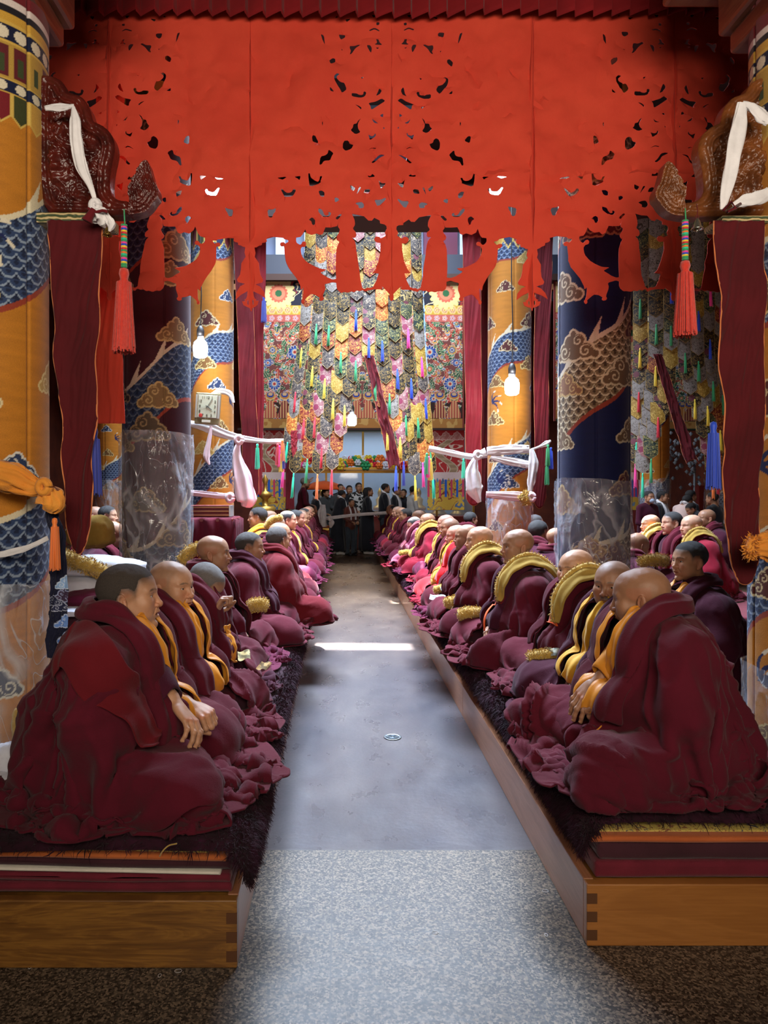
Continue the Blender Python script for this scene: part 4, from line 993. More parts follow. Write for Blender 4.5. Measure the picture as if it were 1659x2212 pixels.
DORJE = [(1610,980),(1530,1000),(1560,1030),(1550,1080),(1560,1120),(1512,1190),(1506,1260),(1495,1320),(1463,1378),(1475,1405),(1552,1425),(1500,1450),(1455,1510),(1440,1587),(1500,1540),(1578,1500),(1575,1555),(1560,1585),(1540,1592),(1557,1606),(1515,1608),(1530,1650),(1558,1665),(1600,1680),(1602,1702),(1610,1716)]
DH = [(1575,1600),(1588,1600),(1588,1650),(1572,1635)]
HO = [[(200,65),(260,62),(225,105)],[(480,90),(550,100),(530,130)],[(625,80),(645,62),(665,88)],[(165,155),(200,150),(200,185),(170,185)],[(165,240),(220,210),(285,235),(270,250),(220,230),(170,252)],[(550,265),(622,260),(612,305),(585,320),(550,300)],[(790,280),(825,265),(800,340),(775,382)],[(175,340),(205,335),(190,380),(228,400),(130,405),(165,375)],[(170,430),(210,432),(185,447)],[(270,405),(312,405),(262,500),(250,440)],[(378,400),(400,385),(440,405),(495,395),(500,430),(485,455),(500,490),(475,485),(430,430)],[(575,440),(595,438),(583,458)],[(660,535),(690,530),(730,560),(715,612),(660,575)],[(342,755),(375,758),(358,775)],[(610,735),(640,722),(672,750),(672,790),(655,830),(620,880),(580,928),(530,895),(555,825),(600,825),(640,790),(645,765),(630,750)],[(670,935),(720,878),(718,925)],[(310,920),(330,905),(345,915),(345,940),(365,950),(400,945),(420,930),(478,928),(475,970),(380,982),(330,965)],[(135,890),(165,852),(180,900),(205,955),(160,930)],[(95,1005),(140,978),(200,1015),(290,1030),(265,1060),(255,1105),(180,1060)],[(365,1080),(400,1058),(440,1050),(400,1075),(370,1100)],[(120,1140),(160,1160),(122,1178)],[(175,1255),(215,1230),(250,1205),(225,1250)],[(100,1295),(120,1285),(115,1310)],[(370,1195),(405,1225),(420,1255),(455,1262),(465,1300),(490,1325),(430,1365),(375,1345),(402,1310),(408,1270),(400,1240)],[(200,1370),(215,1352),(220,1380),(250,1392),(290,1370),(280,1400),(270,1435),(215,1400)],[(800,1240),(815,1260),(800,1305)],[(845,1465),(880,1415),(910,1400),(925,1415),(912,1488)],[(455,1495),(480,1490),(500,1475),(505,1445),(530,1428),(560,1440),(580,1475),(575,1540),(545,1568),(480,1545)],[(195,1540),(240,1522),(305,1558),(240,1535),(205,1550)],[(680,1605),(735,1565),(745,1610),(770,1635),(825,1650),(840,1745),(815,1745),(790,1700),(720,1685),(700,1640)],[(100,1620),(150,1622),(190,1635),(225,1690),(260,1720),(235,1732),(200,1700),(185,1670),(140,1645)]]
HO2 = [[(210,225),(245,195),(260,208),(300,205),(295,230)],[(90,295),(145,290),(175,265),(165,310),(155,350),(140,348)],[(265,370),(290,355),(330,370),(345,410),(280,405)],[(370,345),(395,340),(425,425)],[(435,350),(470,330),(495,320),(490,355),(455,380)],[(615,470),(630,450),(668,450),(665,500),(640,495)],[(780,400),(810,380),(850,375),(830,435),(800,448),(782,440)],[(805,215),(830,215),(838,240),(860,255),(900,255),(930,235),(940,210),(945,180),(962,185),(960,240),(945,335),(820,285),(825,260)],[(1045,210),(1125,220),(1085,238),(1060,262)],[(1195,222),(1315,238),(1280,250),(1245,258)],[(1100,380),(1110,360),(1130,360),(1145,385),(1180,400),(1210,398),(1255,350),(1272,358),(1225,445),(1170,440),(1130,425)],[(90,475),(110,467),(150,485),(230,490),(185,575)],[(335,530),(360,500),(400,502),(440,515),(420,532),(400,540),(400,565),(360,570),(340,560)],[(580,645),(605,635),(660,685),(635,702)],[(705,630),(725,612),(740,618),(732,635),(760,645),(785,625),(800,590),(830,570),(850,568),(850,600),(800,655),(755,662),(720,655)],[(885,680),(920,660),(960,690),(930,705),(920,745),(905,748),(885,720)],[(1325,560),(1360,575),(1420,585),(1410,665),(1370,668),(1355,625),(1335,600)]]
def round_poly(pl, n=1):
    """corner cutting for a scissor-cut look"""
    p = np.asarray(pl, float)
    for _ in range(n):
        q = np.roll(p, -1, 0); p = np.stack([p*.8+q*.2, p*.2+q*.8], 1).reshape(-1, 2)
    return p
AX0, AX1, YV = 845.8, 1150.6, 4.2
def cells():
    for k in range(-4, 4):
        a = AX0+k*304.8                # start of a half-cell
        yield (lambda x, a=a: a+(x-AX0)) if k % 2 == 0 else (lambda x, a=a: a+304.8-(x-AX0))
outer, holes = [], []
XA, XB = -40., 1800.
for f in cells():
    def T(s, oy, f=f, r=1, mir=None):
        p = np.array(zz(s, oy)); 
        if mir is not None: q = p[::-1].copy(); q[:, 0] = 2*mir-q[:, 0]; p = np.vstack([p, q[1:-1]])
        p = round_poly(p, r) if r else p; p[:, 0] = f(p[:, 0]); return p
    bt = np.array(zz(BODY, 340)); bt = bt.copy(); bt[:, 0] = f(bt[:, 0]); outer.append(np.vstack([bt, [(bt[-1, 0], 14)], [(bt[0, 0], 14)]]))
    outer += [T(TASSEL, 340), T(FLAG, 340), T(BALL, 340)]
    hv = np.array(zz(VASE, 340)); outer.append(np.column_stack([f(np.append(hv[:, 0], AX0-1)), np.append(hv[:, 1], 483)]))
    hd = np.array(zz(DORJE, 340)); outer.append(np.column_stack([f(np.append(hd[:, 0], AX1)), np.append(hd[:, 1], 545)]))
    holes.append(T(DH, 340, r=0))
    holes += [T(h, 20) for h in HO]+[T(h, 340) for h in HO2]
clipx = (30., 1740.)
pts = []; edges = []
for pl in outer+holes:
    if pl[:, 0].max() < clipx[0] or pl[:, 0].min() > clipx[1]: continue
    n0 = len(pts); pts += [tuple(p) for p in pl]; edges += [(n0+i, n0+(i+1) % len(pl)) for i in range(len(pl))]
gx, gy = np.meshgrid(np.arange(0, 1760, 11), np.arange(16, 680, 11)); rng = np.random.RandomState(3)
g = np.stack([gx.ravel(), gy.ravel()], 1)+rng.uniform(-2.5, 2.5, (gx.size, 2)); pts += [tuple(p) for p in g]
r = delaunay_2d_cdt([Vector(p) for p in pts], edges, [], 0, 1e-4)
vv = np.array([tuple(p) for p in r[0]]); tt = np.array([f for f in r[2] if len(f) == 3]); ct = vv[tt].mean(1)
ok = np.zeros(len(ct), bool)
for pl in outer: ok |= inpoly(ct[:, 0], ct[:, 1], pl)
for pl in holes: ok &= ~inpoly(ct[:, 0], ct[:, 1], pl)
ok &= (ct[:, 0] > clipx[0]) & (ct[:, 0] < clipx[1]); tt = tt[ok]; us = np.unique(tt); mp = -np.ones(len(vv), int); mp[us] = np.arange(len(us)); vv = vv[us]; tt = mp[tt]
q = np.stack([vv[:, 0]/70, vv[:, 1]/70, 0*vv[:, 0]], 1)
rg = 1-np.abs(fbm(q*np.array([.7, 1.6, 1])+.8*vnoise(q, 4)[:, None], 11, 3)); rg2 = 1-np.abs(fbm(q*np.array([2.2, .8, 1])+np.array([q[:, 1]*.5, 0*q[:, 1], 0*q[:, 1]]).T, 12, 3))
dy = .055*fbm(q*.5, 13, 3)+.034*np.clip(rg-.80, 0, 1)*5*.45+.020*np.clip(rg2-.85, 0, 1)*5*.5
dy += -.010*np.exp(-((vv[:, 1]-378)/3.)**2)*(vv[:, 0] > 1020)+.008*sum(np.exp(-((vv[:, 0]-c_)/3.5)**2) for c_ in (405, 686, 1030, 1300))
Vw = np.array([P(a, b, YV) for a, b in vv]); Vw[:, 1] += dy*np.clip((vv[:, 1]-10)/80, .1, 1)
cl('red_cotton', (206, 64, 46), (216, 74, 52), sheen=.04, bumpk=.25, nscale=3)
va = link('valance', mesh_np('valance', Vw, tt, True), M['red_cotton']); so = va.modifiers.new('solid', 'SOLIDIFY'); so.thickness = .003; so = va.modifiers.new('split', 'EDGE_SPLIT'); so.split_angle = .6
tag(va, 'huge bright red cut-out cotton valance hanging across the hall', 'valance')
# the dark pleated frill over its upper edge and the beam that carries both
cl('frill', (112, 14, 20), (134, 20, 26), sheen=.1)
b = MB(); x = np.linspace(-1.95, 2.72, 2200); z = np.linspace(0, 1, 14); Xg, Zg = np.meshgrid(x, z, indexing='ij')
ph = (Xg+.012*vnoise(np.stack([Xg*3, 0*Xg, 0*Xg], -1), 3))/.105; f = ph-np.floor(ph); yy = 4.13-.050*np.minimum(f/.86, (1-f)/.14)**.8-.012*Zg*0
zb = P(0, 37, 4.13).z+.012*vnoise(np.stack([Xg*2.2, 0*Xg, 0*Xg], -1), 8)+.012*np.where(f < .86, f, 0)
b.add(np.stack([Xg, yy, zb+Zg*.42], -1).reshape(-1, 3), grid_faces(len(x), 14)); fr = b.build('pleated_frill', M['frill'], None, True); s = fr.modifiers.new('solid', 'SOLIDIFY'); s.thickness = .003
tag(fr, 'dark red pleated frill running along the top of the red valance', 'frill')
for i_, (a_, b_) in enumerate((((-2.6, 4.22, 4.28), (3.6, 4.5, 4.75)), ((-2.2, 7.95, 4.57), (2.8, 8.45, 4.8)), ((-6, 13.5, 5.50), (8.5, 13.75, 5.62)), ((-1.9, 13.15, 2.62), (2.5, 13.25, 2.66)), ((-1.2, 10.4, 5.75), (2.2, 10.7, 5.9)), ((3.6, 10.0, 5.5), (6.4, 10.8, 6.1)), ((5.2, 13.7, 4.7), (7.6, 13.85, 4.8)))):
    struct('trim_%d' % (i_+11), MB().box(a_, b_).build('trim', md))
# ------------------------------------------------------------------ long banners hanging beside the pillars
def banner(pxl, pxr, yt, pxl2, pxr2, yb, Y, m, label, tip=0, seed=0, name='hanging_banner', fold=.011, seam=None, freq=5, par=None, edge=None, nz=160, creep=.25):
    nu = 34; u = np.linspace(0, 1, nu); t = np.linspace(0, 1, nz); U, T_ = np.meshgrid(u, t, indexing='ij')
    xl = pxl+(pxl2-pxl)*T_; xr = pxr+(pxr2-pxr)*T_; px = xl+(xr-xl)*U
    bot = yb-tip*np.abs(2*u-1)**2.2; py = yt+(bot[:, None]-yt)*T_
    X = (px-PX0)*Y/FPX; Z = HEYE-(py-PY0)*Y/FPX
    wr = fbm(np.stack([U*3+T_*2, T_*7+U*4, 0*U+seed], -1), seed, 3); D = fold*(.4*np.sin(U*freq+2*T_+seed)+1.2*wr+.7*np.clip(1-np.abs(fbm(np.stack([U*2-T_*3, T_*9+U*5, 0*U], -1), seed+4, 2))*3, 0, 1))
    if seam is not None: D += .014*np.exp(-((U-seam)/.03)**2)
    if creep: X = X+.012*vnoise(np.stack([0*T_, T_*9, U*0+seed], -1), seed)
    b = MB(); b.add(np.stack([X, Y-D, Z], -1).reshape(-1, 3), grid_faces(nu, nz))
    o = b.build(name, m, par, True); s = o.modifiers.new('solid', 'SOLIDIFY'); s.thickness = .004
    if par is None: tag(o, label, 'banner')
    if edge is not None:
        V = np.stack([X, Y-D, Z], -1); path = np.vstack([V[0, ::4], V[:, -1], V[-1, ::-4]]); MB().tube(path, .0035, 5).build('piping', edge, o, True)
    return o
cl('banner_red', (84, 9, 18), (100, 13, 24), sheen=.12, bumpk=.35, nscale=6); cl('banner_dark', (70, 8, 15), (84, 11, 19), sheen=.1, bumpk=.35); cl('piping', (196, 110, 60), (210, 130, 80)); cl('silk_red', (116, 10, 22), (134, 16, 30), rough=.6)
banner(102, 219, 478, 148, 198, 1196, 2.90, M['banner_dark'], 'long dark red banner hanging right of the left golden pillar', tip=60, seed=1, edge=M['piping'])
banner(1545, 1653, 478, 1572, 1640, 1262, 2.95, M['banner_dark'], 'long dark red banner hanging left of the right golden pillar', tip=70, seed=2, edge=M['piping'])
banner(207, 268, 55, 205, 268, 915, 4.4, M['red_cotton'], 'bright red cotton strip hanging between dark banner and maroon pillar', seed=3)
banner(504, 541, 470, 526, 560, 1085, 8.05, M['banner_red'], 'dark red silk strip directly right of the clock pillar', tip=25, seed=4, edge=M['piping'])
banner(539, 574, 470, 556, 566, 1070, 8.12, M['silk_red'], 'second red silk strip right of the clock pillar', tip=10, seed=5)
banner(999, 1038, 470, 1008, 1040, 1092, 8.05, M['silk_red'], 'red silk strip hanging behind a knotted white scarf', tip=16, seed=6, edge=M['piping'])
banner(1034, 1064, 470, 1036, 1060, 1088, 8.35, M['banner_dark'], 'dark red strip partly behind the right golden pillar', tip=16, seed=7)
banner(1143, 1168, 470, 1143, 1160, 1085, 8.4, M['banner_dark'], 'narrow dark red strip at the right side of the scarf-tied pillar', tip=10, seed=8)
banner(1160, 1196, 470, 1152, 1180, 1098, 8.05, M['banner_red'], 'dark red silk strip between golden and navy pillars', tip=24, seed=9, edge=M['piping'])
banner(620, 634, 900, 617, 636, 1100, 13.2, M['banner_red'], 'thin dark red strip left of the hall opening', seed=10)

# ------------------------------------------------------------------ carved throne-back brackets
def relief(pts_px, Y, th, amp, seed, mat_, name, parent, inner=None, step=3.0, bevel=.012):
    """carved board: outline in photo measure, cut at its own distance; carved depth on the front"""
    pl = np.array(spline(pts_px+[pts_px[0]], 160)[:-1]) if len(pts_px[0]) == 3 else np.array(pts_px, float)
    x0, y0 = pl.min(0); x1, y1 = pl.max(0); gx, gy = np.meshgrid(np.arange(x0, x1, step), np.arange(y0, y1, step)); g = np.stack([gx.ravel(), gy.ravel()], 1)+np.random.RandomState(seed).uniform(-.6, .6, (gx.size, 2))
    g = g[inpoly(g[:, 0], g[:, 1], pl)]; n = len(pl)
    r = delaunay_2d_cdt([Vector(p) for p in np.vstack([pl, g])], [(i, (i+1) % n) for i in range(n)], [], 0, 1e-4)
    v = np.array([tuple(p) for p in r[0]]); t = np.array(r[2]); c = v[t].mean(1); t = t[inpoly(c[:, 0], c[:, 1], pl)]
    # distance to the outline
    a = pl; b_ = np.roll(pl, -1, 0); d = np.full(len(v), 1e9)
    for p0, p1 in zip(a, b_):
        e = p1-p0; k = np.clip(((v-p0)@e)/(e@e+1e-9), 0, 1); d = np.minimum(d, np.sqrt(((v-p0-k[:, None]*e)**2).sum(1)))
    q = np.stack([v[:, 0]/16, v[:, 1]/16, 0*d], 1); w = q+1.3*np.stack([vnoise(q*.7, seed), vnoise(q*.7, seed+1), 0*d], 1)
    h = amp*(1-np.abs(fbm(w*1.1, seed+2, 3))*2.2)
    if inner is not None: h = inner(v, d, h)
    s = Y/FPX; dep = np.where(d < bevel/s, (1-np.sqrt(np.clip(1-(1-d*s/bevel)**2, 0, 1)))*bevel, 0)
    F = np.stack([(v[:, 0]-PX0)*s, Y-h+dep, HEYE-(v[:, 1]-PY0)*s], 1); B = F.copy(); B[:, 1] = Y+th
    m = MB(); m.add(np.vstack([F, B]), np.vstack([t, t[:, ::-1]+len(v)])); j = np.arange(n); j2 = (j+1) % n
    m.add(np.vstack([F[:n], B[:n]]), np.stack([j, j2, j2+n, j+n], 1)); o = m.build(name, mat_, parent, True); return o
def sm(pl, n=2):
    p = np.asarray(pl, float)
    for _ in range(n): q = np.roll(p, -1, 0); p = np.stack([p*.75+q*.25, p*.25+q*.75], 1).reshape(-1, 2)
    return p
m = mat('carved_dark', srgb(74, 24, 20), .28); v = coords(m); L(m, ramp(m, noise(m, v, 9, 5), [(.35, srgb(54, 18, 16)), (.65, srgb(92, 30, 22))]), bs(m).inputs['Base Color']); bump(m, noise(m, v, 60, 4), .3, .01); M['carved_dark'] = m
m = mat('carved_brown', srgb(100, 54, 26), .34); v = coords(m); L(m, ramp(m, noise(m, v, 9, 5), [(.35, srgb(78, 42, 22)), (.65, srgb(126, 72, 34))]), bs(m).inputs['Base Color']); bump(m, noise(m, v, 60, 4), .3, .01); M['carved_brown'] = m
m = mat('carved_band', srgb(110, 112, 76), .5); v = coords(m); wv = N(m, 'ShaderNodeTexWave', wave_type='RINGS'); wv.inputs['Scale'].default_value = 26; wv.inputs['Distortion'].default_value = 3; L(m, v, wv.inputs[0]); L(m, ramp(m, wv.outputs[1], [(.3, srgb(60, 74, 48)), (.55, srgb(130, 124, 84)), (.8, srgb(196, 176, 128))]), bs(m).inputs['Base Color']); bump(m, wv.outputs[1], .5, .01); M['carved_band'] = m
# outlines traced on the left bracket (photo px); zoom factor 6.144 from (90,150)
def zb(l): return [(90+u/6.144, 150+v_/6.144) for u, v_ in l]
FRAME = [(-60,60),(40,58),(120,75),(210,110),(280,165),(320,240),(360,295),(430,315),(510,345),(570,400),(620,480),(655,580),(675,685),(730,700),(800,735),(870,790),(925,860),(955,940),(972,1030),(955,1140),(925,1260),(905,1400),(895,1560),(915,1640),(960,1700),(1040,1735),(1150,1740),(1160,1800),(1180,1850),(1280,1900),(1170,1925),(1000,1935),(720,1920),(400,1915),(-60,1915)]
LEAF = [(1160,1745),(1165,1700),(1140,1650),(1150,1600),(1138,1550),(1165,1515),(1190,1500),(1185,1450),(1225,1400),(1255,1375),(1250,1320),(1290,1290),(1310,1250),(1350,1215),(1400,1205),(1425,1250),(1440,1310),(1465,1400),(1490,1490),(1530,1550),(1552,1610),(1548,1690),(1500,1740),(1470,1790),(1420,1850),(1340,1905),(1220,1925),(1140,1930)]
def flipx(l): return [(2*872.5-x, y) for x, y in l]
def bracket(Y, side, mt, label, dy=0, dx=0, seed=0):
    g = (lambda l: [(x+dx, y+dy) for x, y in l]) if side < 0 else (lambda l: [(x+dx, y+dy) for x, y in flipx(l)[::-1]])
    cx = 100 if side < 0 else 1645
    c0 = P(cx, 462, Y); root = empty('carved_bracket', (0, 0, 0), 0, label, 'bracket')
    def inn(v, d, h):
        rim = 26; e = np.clip((d-rim)/6, 0, 1); ra = .010*np.exp(-((d-10)/5)**2)+.012*np.exp(-((d-24)/3.5)**2)
        ccx = cx+(45 if side < 0 else -45)*1.0; body = .060*np.exp(-(((v[:, 0]-(cx+side*-20))/34)**2+((v[:, 1]-350-dy)/46)**2))+.035*np.exp(-(((v[:, 0]-(cx+side*-45))/26)**2+((v[:, 1]-275-dy)/22)**2))
        return ra+.25*h*(1-e)+e*(-.022+1.25*h+body)
    relief(sm(g(zb(FRAME)), 2), Y, .07, .016, seed, mt, 'carved_panel', root, inn, 2.2)
    def inl(v, d, h):
        q = .012*np.cos(d*.9)*np.exp(-d/30); return .018*np.clip(d/20, 0, 1)+.4*h+q
    relief(sm(g(zb(LEAF)), 1), Y-.015, .06, .012, seed+5, mt, 'leaf_finial', root, inl, 1.8)
    a, b_ = g(zb([(-60, 1915), (900 if side < 0 else 700, 2030)])); xs_ = sorted([a[0], b_[0]]); A = P(xs_[0], a[1], Y-.03); B = P(xs_[1], b_[1], Y-.03)
    q = MB(); q.box((A.x, Y-.05, B.z-.008), (B.x, Y+.10, A.z)); q.build('painted_band', M['carved_band'], root, bevel=.006)
    return root
bracket(2.98, -1, M['carved_dark'], 'dark red carved wooden bracket with flame-leaf finial at upper left', seed=1)
bracket(3.02, 1, M['carved_brown'], 'brown carved wooden bracket with flame-leaf finial at upper right', dx=13, dy=3, seed=7)

# white scarves tied to the brackets, and every other tied scarf
cl('khata', (206, 204, 206), (232, 230, 232), rough=.6, sheen=.3, bumpk=.4, nscale=12); cl('khata_pink', (226, 196, 206), (236, 214, 220), rough=.6); cl('gold_scarf', (216, 132, 40), (236, 160, 60), rough=.5, sheen=.2, bumpk=.7)
def scarf(pts, wid, m, label, flat=.28, n=60, seed=0, knots=(), name='silk_scarf', cat='scarf', parent=None, folds=5, group=None):
    """pts in world coordinates; wid list of half widths"""
    C = spline(pts, n); w = np.interp(np.linspace(0, 1, n), np.linspace(0, 1, len(wid)), wid); T = np.gradient(C, axis=0); T /= np.linalg.norm(T, axis=1)[:, None]
    ref = np.array([0, 1., 0]); B = np.cross(T, ref); B /= np.linalg.norm(B, axis=1)[:, None]+1e-9; Nn = np.cross(B, T)
    a = np.linspace(0, 2*PI, 26, endpoint=False); u = np.linspace(0, 1, n)
    V = []
    for i in range(n):
        k = 1+.16*np.sin(a*folds+u[i]*7+seed)+.10*np.sin(a*(folds*2+1)-u[i]*11); V.append(C[i]+w[i]*(np.cos(a)*k)[:, None]*B[i]+w[i]*flat*(np.sin(a)*k+.30*np.sin(a*folds+seed))[:, None]*Nn[i])
    b = MB(); V = np.array(V); b.add(V.reshape(-1, 3), np.vstack([grid_faces(n, 26), np.stack([np.arange(n-1)*26+25, np.arange(1, n)*26+25, np.arange(1, n)*26, np.arange(n-1)*26], 1)]))
    b.add(V[0], [tuple(range(26))[::-1]]); b.add(V[-1], [tuple(range(26))])
    for kp, kr in knots:
        t = np.linspace(0, 2*PI, 16); kc = np.array(kp)+np.stack([np.cos(t)*kr*.5, -kr*.4+.0*t, np.sin(t)*kr*.6], 1); b.tube(kc, kr*.48, 8); b.tube(kc[:, [0, 1, 2]]*np.array([1, 1, 1])+np.array([0, -kr*.25, 0]), kr*.36, 8)
    o = b.build(name, m, parent, True); 
    if parent is None: tag(o, label, cat, group)
    return o
def pp(l, Y): return [P(a, b, Y+(c if len(t) > 2 else 0)) for t in l for a, b, c in [(t+(0,))[:3]]]
Yk = 2.86
scarf(pp([(98,233),(130,232),(160,228)], Yk), [.010, .016, .006], M['khata'], 'white scarf strand running level across the dark carved bracket')
scarf(pp([(158,230),(162,262),(166,310),(176,360),(194,400),(207,438)], Yk), [.006, .020, .024, .022, .012, .006], M['khata'], 'twisted white scarf hanging down over the dark carved bracket', seed=2, knots=[(P(208, 447, Yk-.02), .03)])
scarf(pp([(205,450),(212,462),(220,478),(214,486)], Yk-.02), [.012, .034, .030, .008], M['khata'], 'white scarf knot bunched at the corner of the left bracket', flat=.9)
scarf(pp([(224,452),(232,470),(240,484),(236,500)], Yk-.03), [.006, .012, .018, .004], M['khata'], 'frayed white scarf end beside the brass bell', flat=.6)
Yk = 2.88
scarf(pp([(1604,222),(1597,260),(1588,310),(1577,380),(1566,430),(1560,453)], Yk), [.018, .028, .030, .026, .018, .008], M['khata'], 'broad white scarf hanging straight down over the brown bracket', flat=.25, folds=3)
scarf(pp([(1604,222),(1625,232),(1645,250),(1662,262)], Yk), [.008, .020, .026, .02], M['khata'], 'crumpled white scarf end going right from the bracket top', seed=3, folds=4)
scarf(pp([(1582,443),(1605,436),(1635,428),(1662,416)], Yk), [.008, .022, .026, .024], M['khata'], 'white scarf strand along the foot of the brown bracket', seed=5, folds=3)
b = MB(); b.tube([P(1562, 455, 2.86), P(1580, 436, 2.85), P(1590, 450, 2.84), P(1570, 458, 2.85), P(1600, 440, 2.86)], .006, 7); tag(b.build('knotted_ribbon', M['banner_red'], None, True), 'dark red cord knotted round the right white scarf', 'cord')
b = MB(); b.tube(spline(pp([(190,450),(205,458),(222,455),(232,458)], 2.80), 24), .006, 7); b.tube(spline(pp([(203,452),(192,470),(188,478)], 2.80), 16), [.012+.012*i/15 for i in range(16)], 8); tag(b.build('knotted_ribbon', M['banner_red'], None, True), 'dark red ribbon knotted round the left white scarf', 'cord')
# scarves strung between the golden pillars at the back
Y8 = 7.88
scarf(pp([(411,915),(450,924),(500,942),(560,952),(612,955)], Y8), [.03, .055, .04, .022, .03], M['khata'], 'long white scarf strung from the clock pillar to the brocade', seed=1, n=80)
scarf(pp([(516,955),(512,985),(522,1030),(532,1080),(528,1095)], Y8-.03), [.02, .045, .09, .10, .03], M['khata_pink'], 'pinkish white scarf end hanging down beside the clock pillar', flat=.5, seed=4, knots=[(P(517, 950, Y8-.05), .06)])
scarf(pp([(411,1065),(450,1068),(490,1072)], Y8), [.03, .03, .03], M['khata_pink'], 'pale scarf tied low round the clock pillar', knots=[(P(498, 1075, Y8-.02), .06)])
scarf(pp([(446,862),(470,846),(495,850),(505,870)], Y8-.05), [.012, .025, .03, .012], M['khata'], 'white scarf looped over the top of the square clock', seed=3)
scarf(pp([(456,920),(452,950),(446,985),(452,1004)], Y8-.10), [.012, .022, .035, .01], M['khata_pink'], 'short pale scarf dangling below the square clock', seed=8)
scarf(pp([(926,969),(970,978),(1020,986),(1050,978)], Y8), [.03, .032, .03, .05], M['khata'], 'white scarf strung from the brocade to the right golden pillar', seed=6, n=70)
scarf(pp([(1052,975),(1100,971),(1143,970)], Y8+.02), [.04, .055, .04], M['khata'], 'upper white scarf band wrapped round the right golden pillar', seed=9, folds=7)
scarf(pp([(1060,988),(1100,996),(1142,1004)], Y8+.02), [.02, .045, .04], M['khata'], 'lower white scarf band wrapped round the right golden pillar', seed=10, folds=7)
scarf(pp([(1028,988),(1020,1020),(1024,1055),(1036,1085)], Y8-.06), [.02, .07, .085, .02], M['khata'], 'knotted white scarf end hanging left of the right golden pillar', flat=.5, seed=11, knots=[(P(1031, 983, Y8-.08), .055)])
scarf(pp([(1148,970),(1152,1000),(1148,1040),(1145,1062)], Y8-.03), [.02, .05, .04, .02], M['khata'], 'white scarf end hanging right of the right golden pillar', flat=.4, seed=12)
scarf(pp([(1146,972),(1165,965),(1180,958),(1190,952)], Y8), [.01, .012, .03, .01], M['khata'], 'thin white scarf reaching to the navy pillar', seed=13)
scarf(pp([(1050,1068),(1090,1070),(1140,1074)], Y8), [.03, .045, .05], M['khata_pink'], 'peach scarf band above the plastic on the right golden pillar', seed=14, folds=8, knots=[(P(1146, 1074, Y8-.03), .06)])
plush_roll([P(1128, 1066, 7.86), P(1136, 1076, 7.84), P(1140, 1090, 7.85)], .05, 5, 500, .025, 'yellow_tuft', None, M['plush'])
bpy.data.objects['yellow_tuft']['label'] = 'yellow fringe tuft on the right golden pillar scarf'; bpy.data.objects['yellow_tuft']['category'] = 'tassel'
# orange silk knots on the two near pillars
scarf(pp([(-30,1020),(30,1034),(70,1050),(98,1052)], 2.70), [.05, .055, .04, .02], M['gold_scarf'], 'orange silk scarf tied round the left golden pillar', flat=.5, seed=15, folds=9)
scarf(pp([(96,1050),(106,1070),(110,1090),(102,1104)], 2.66), [.02, .045, .05, .02], M['gold_scarf'], 'looped orange silk knot at the left golden pillar', flat=.8, seed=16, folds=11, knots=[(P(98, 1052, 2.64), .035)])
scarf(pp([(1690,1175),(1650,1180),(1624,1182)], 2.76), [.06, .05, .03], M['gold_scarf'], 'orange silk scarf tied round the right golden pillar', flat=.5, seed=17, folds=9)
plush_roll([P(1628, 1160, 2.75), P(1620, 1182, 2.73), P(1624, 1204, 2.75)], .016, 6, 300, .016, 'scarf_fringe', None, M['gold_scarf'])
bpy.data.objects['scarf_fringe']['label'] = 'frayed orange fringe of the scarf on the right golden pillar'; bpy.data.objects['scarf_fringe']['category'] = 'fringe'
scarf(pp([(-10,1200),(50,1186),(104,1162)], 2.74), [.010, .012, .008], M['khata'], 'thin white cord tied round the left golden pillar', folds=2)
# navy embroidered side-cloth behind the left monk
def navy_paint(o, seed, spots, base=(14, 18, 48)):
    me = o.data; n = len(me.vertices); co = np.zeros(n*3); me.vertices.foreach_get('co', co); co = co.reshape(-1, 3); p = Paint(co[:, 0], co[:, 2], base); p.u = co[:, 0]; p.v = co[:, 2]
    for i, (px, py, r, fi, ed) in enumerate(spots): q = P(px, py, co[:, 1].mean()); cloud(p, q.x, q.z, r, fi, ed, seed+i)
    set_col(me, p.c.reshape(-1, 3)); me.materials.clear(); me.materials.append(M['pillar_cloth'])
o = banner(104, 132, 1080, 106, 150, 1420, 2.72, M['pillar_cloth'], 'navy embroidered cloth strip with pale cloud motifs behind the front left monk', seed=12, fold=.008, nz=420)
navy_paint(o, 3, [(143, 1262, .026, (140, 176, 220), (200, 215, 235)), (138, 1290, .026, (60, 44, 70), (150, 160, 200)), (132, 1312, .022, (30, 34, 70), (170, 176, 200)), (142, 1345, .026, (110, 150, 220), (190, 205, 235)), (146, 1380, .024, (90, 130, 210), (190, 205, 235)), (116, 1300, .02, (24, 28, 60), (150, 156, 180))])
# ------------------------------------------------------------------ tassels, brocade hangings, thangkas
def tassel_mb(b, top, L_, r, n=14, strands=26, seed=0, spread=1.0):
    top = np.array(tuple(top), float); rng = np.random.RandomState(seed)
    b.lathe([(0, 0), (r*.5, -.02*L_), (r*.62, -.08*L_), (r*.45, -.14*L_), (r*.7, -.20*L_), (r*.8, -.5*L_), (r*1.0*spread, -.97*L_), (0, -.98*L_)], top, n)
    for i in range(strands):
        a = 2*PI*i/strands+rng.uniform(-.1, .1); rr = r*(.72+.4*rng.rand()); d = np.array([math.cos(a), math.sin(a), 0])
        b.tube([top+d*rr*.75+np.array([0, 0, -.18*L_]), top+d*rr*.95+np.array([0, 0, -.55*L_]), top+d*rr*1.15*spread+np.array([0, 0, -L_*(.96+.08*rng.rand())])], r*.10, 4, caps=False)
TC = dict(pink=(236, 60, 150), blue=(24, 70, 200), green=(40, 150, 90), yellow=(230, 200, 50), red=(206, 30, 50), teal=(30, 196, 150), royal=(16, 40, 150), orange=(232, 120, 40))
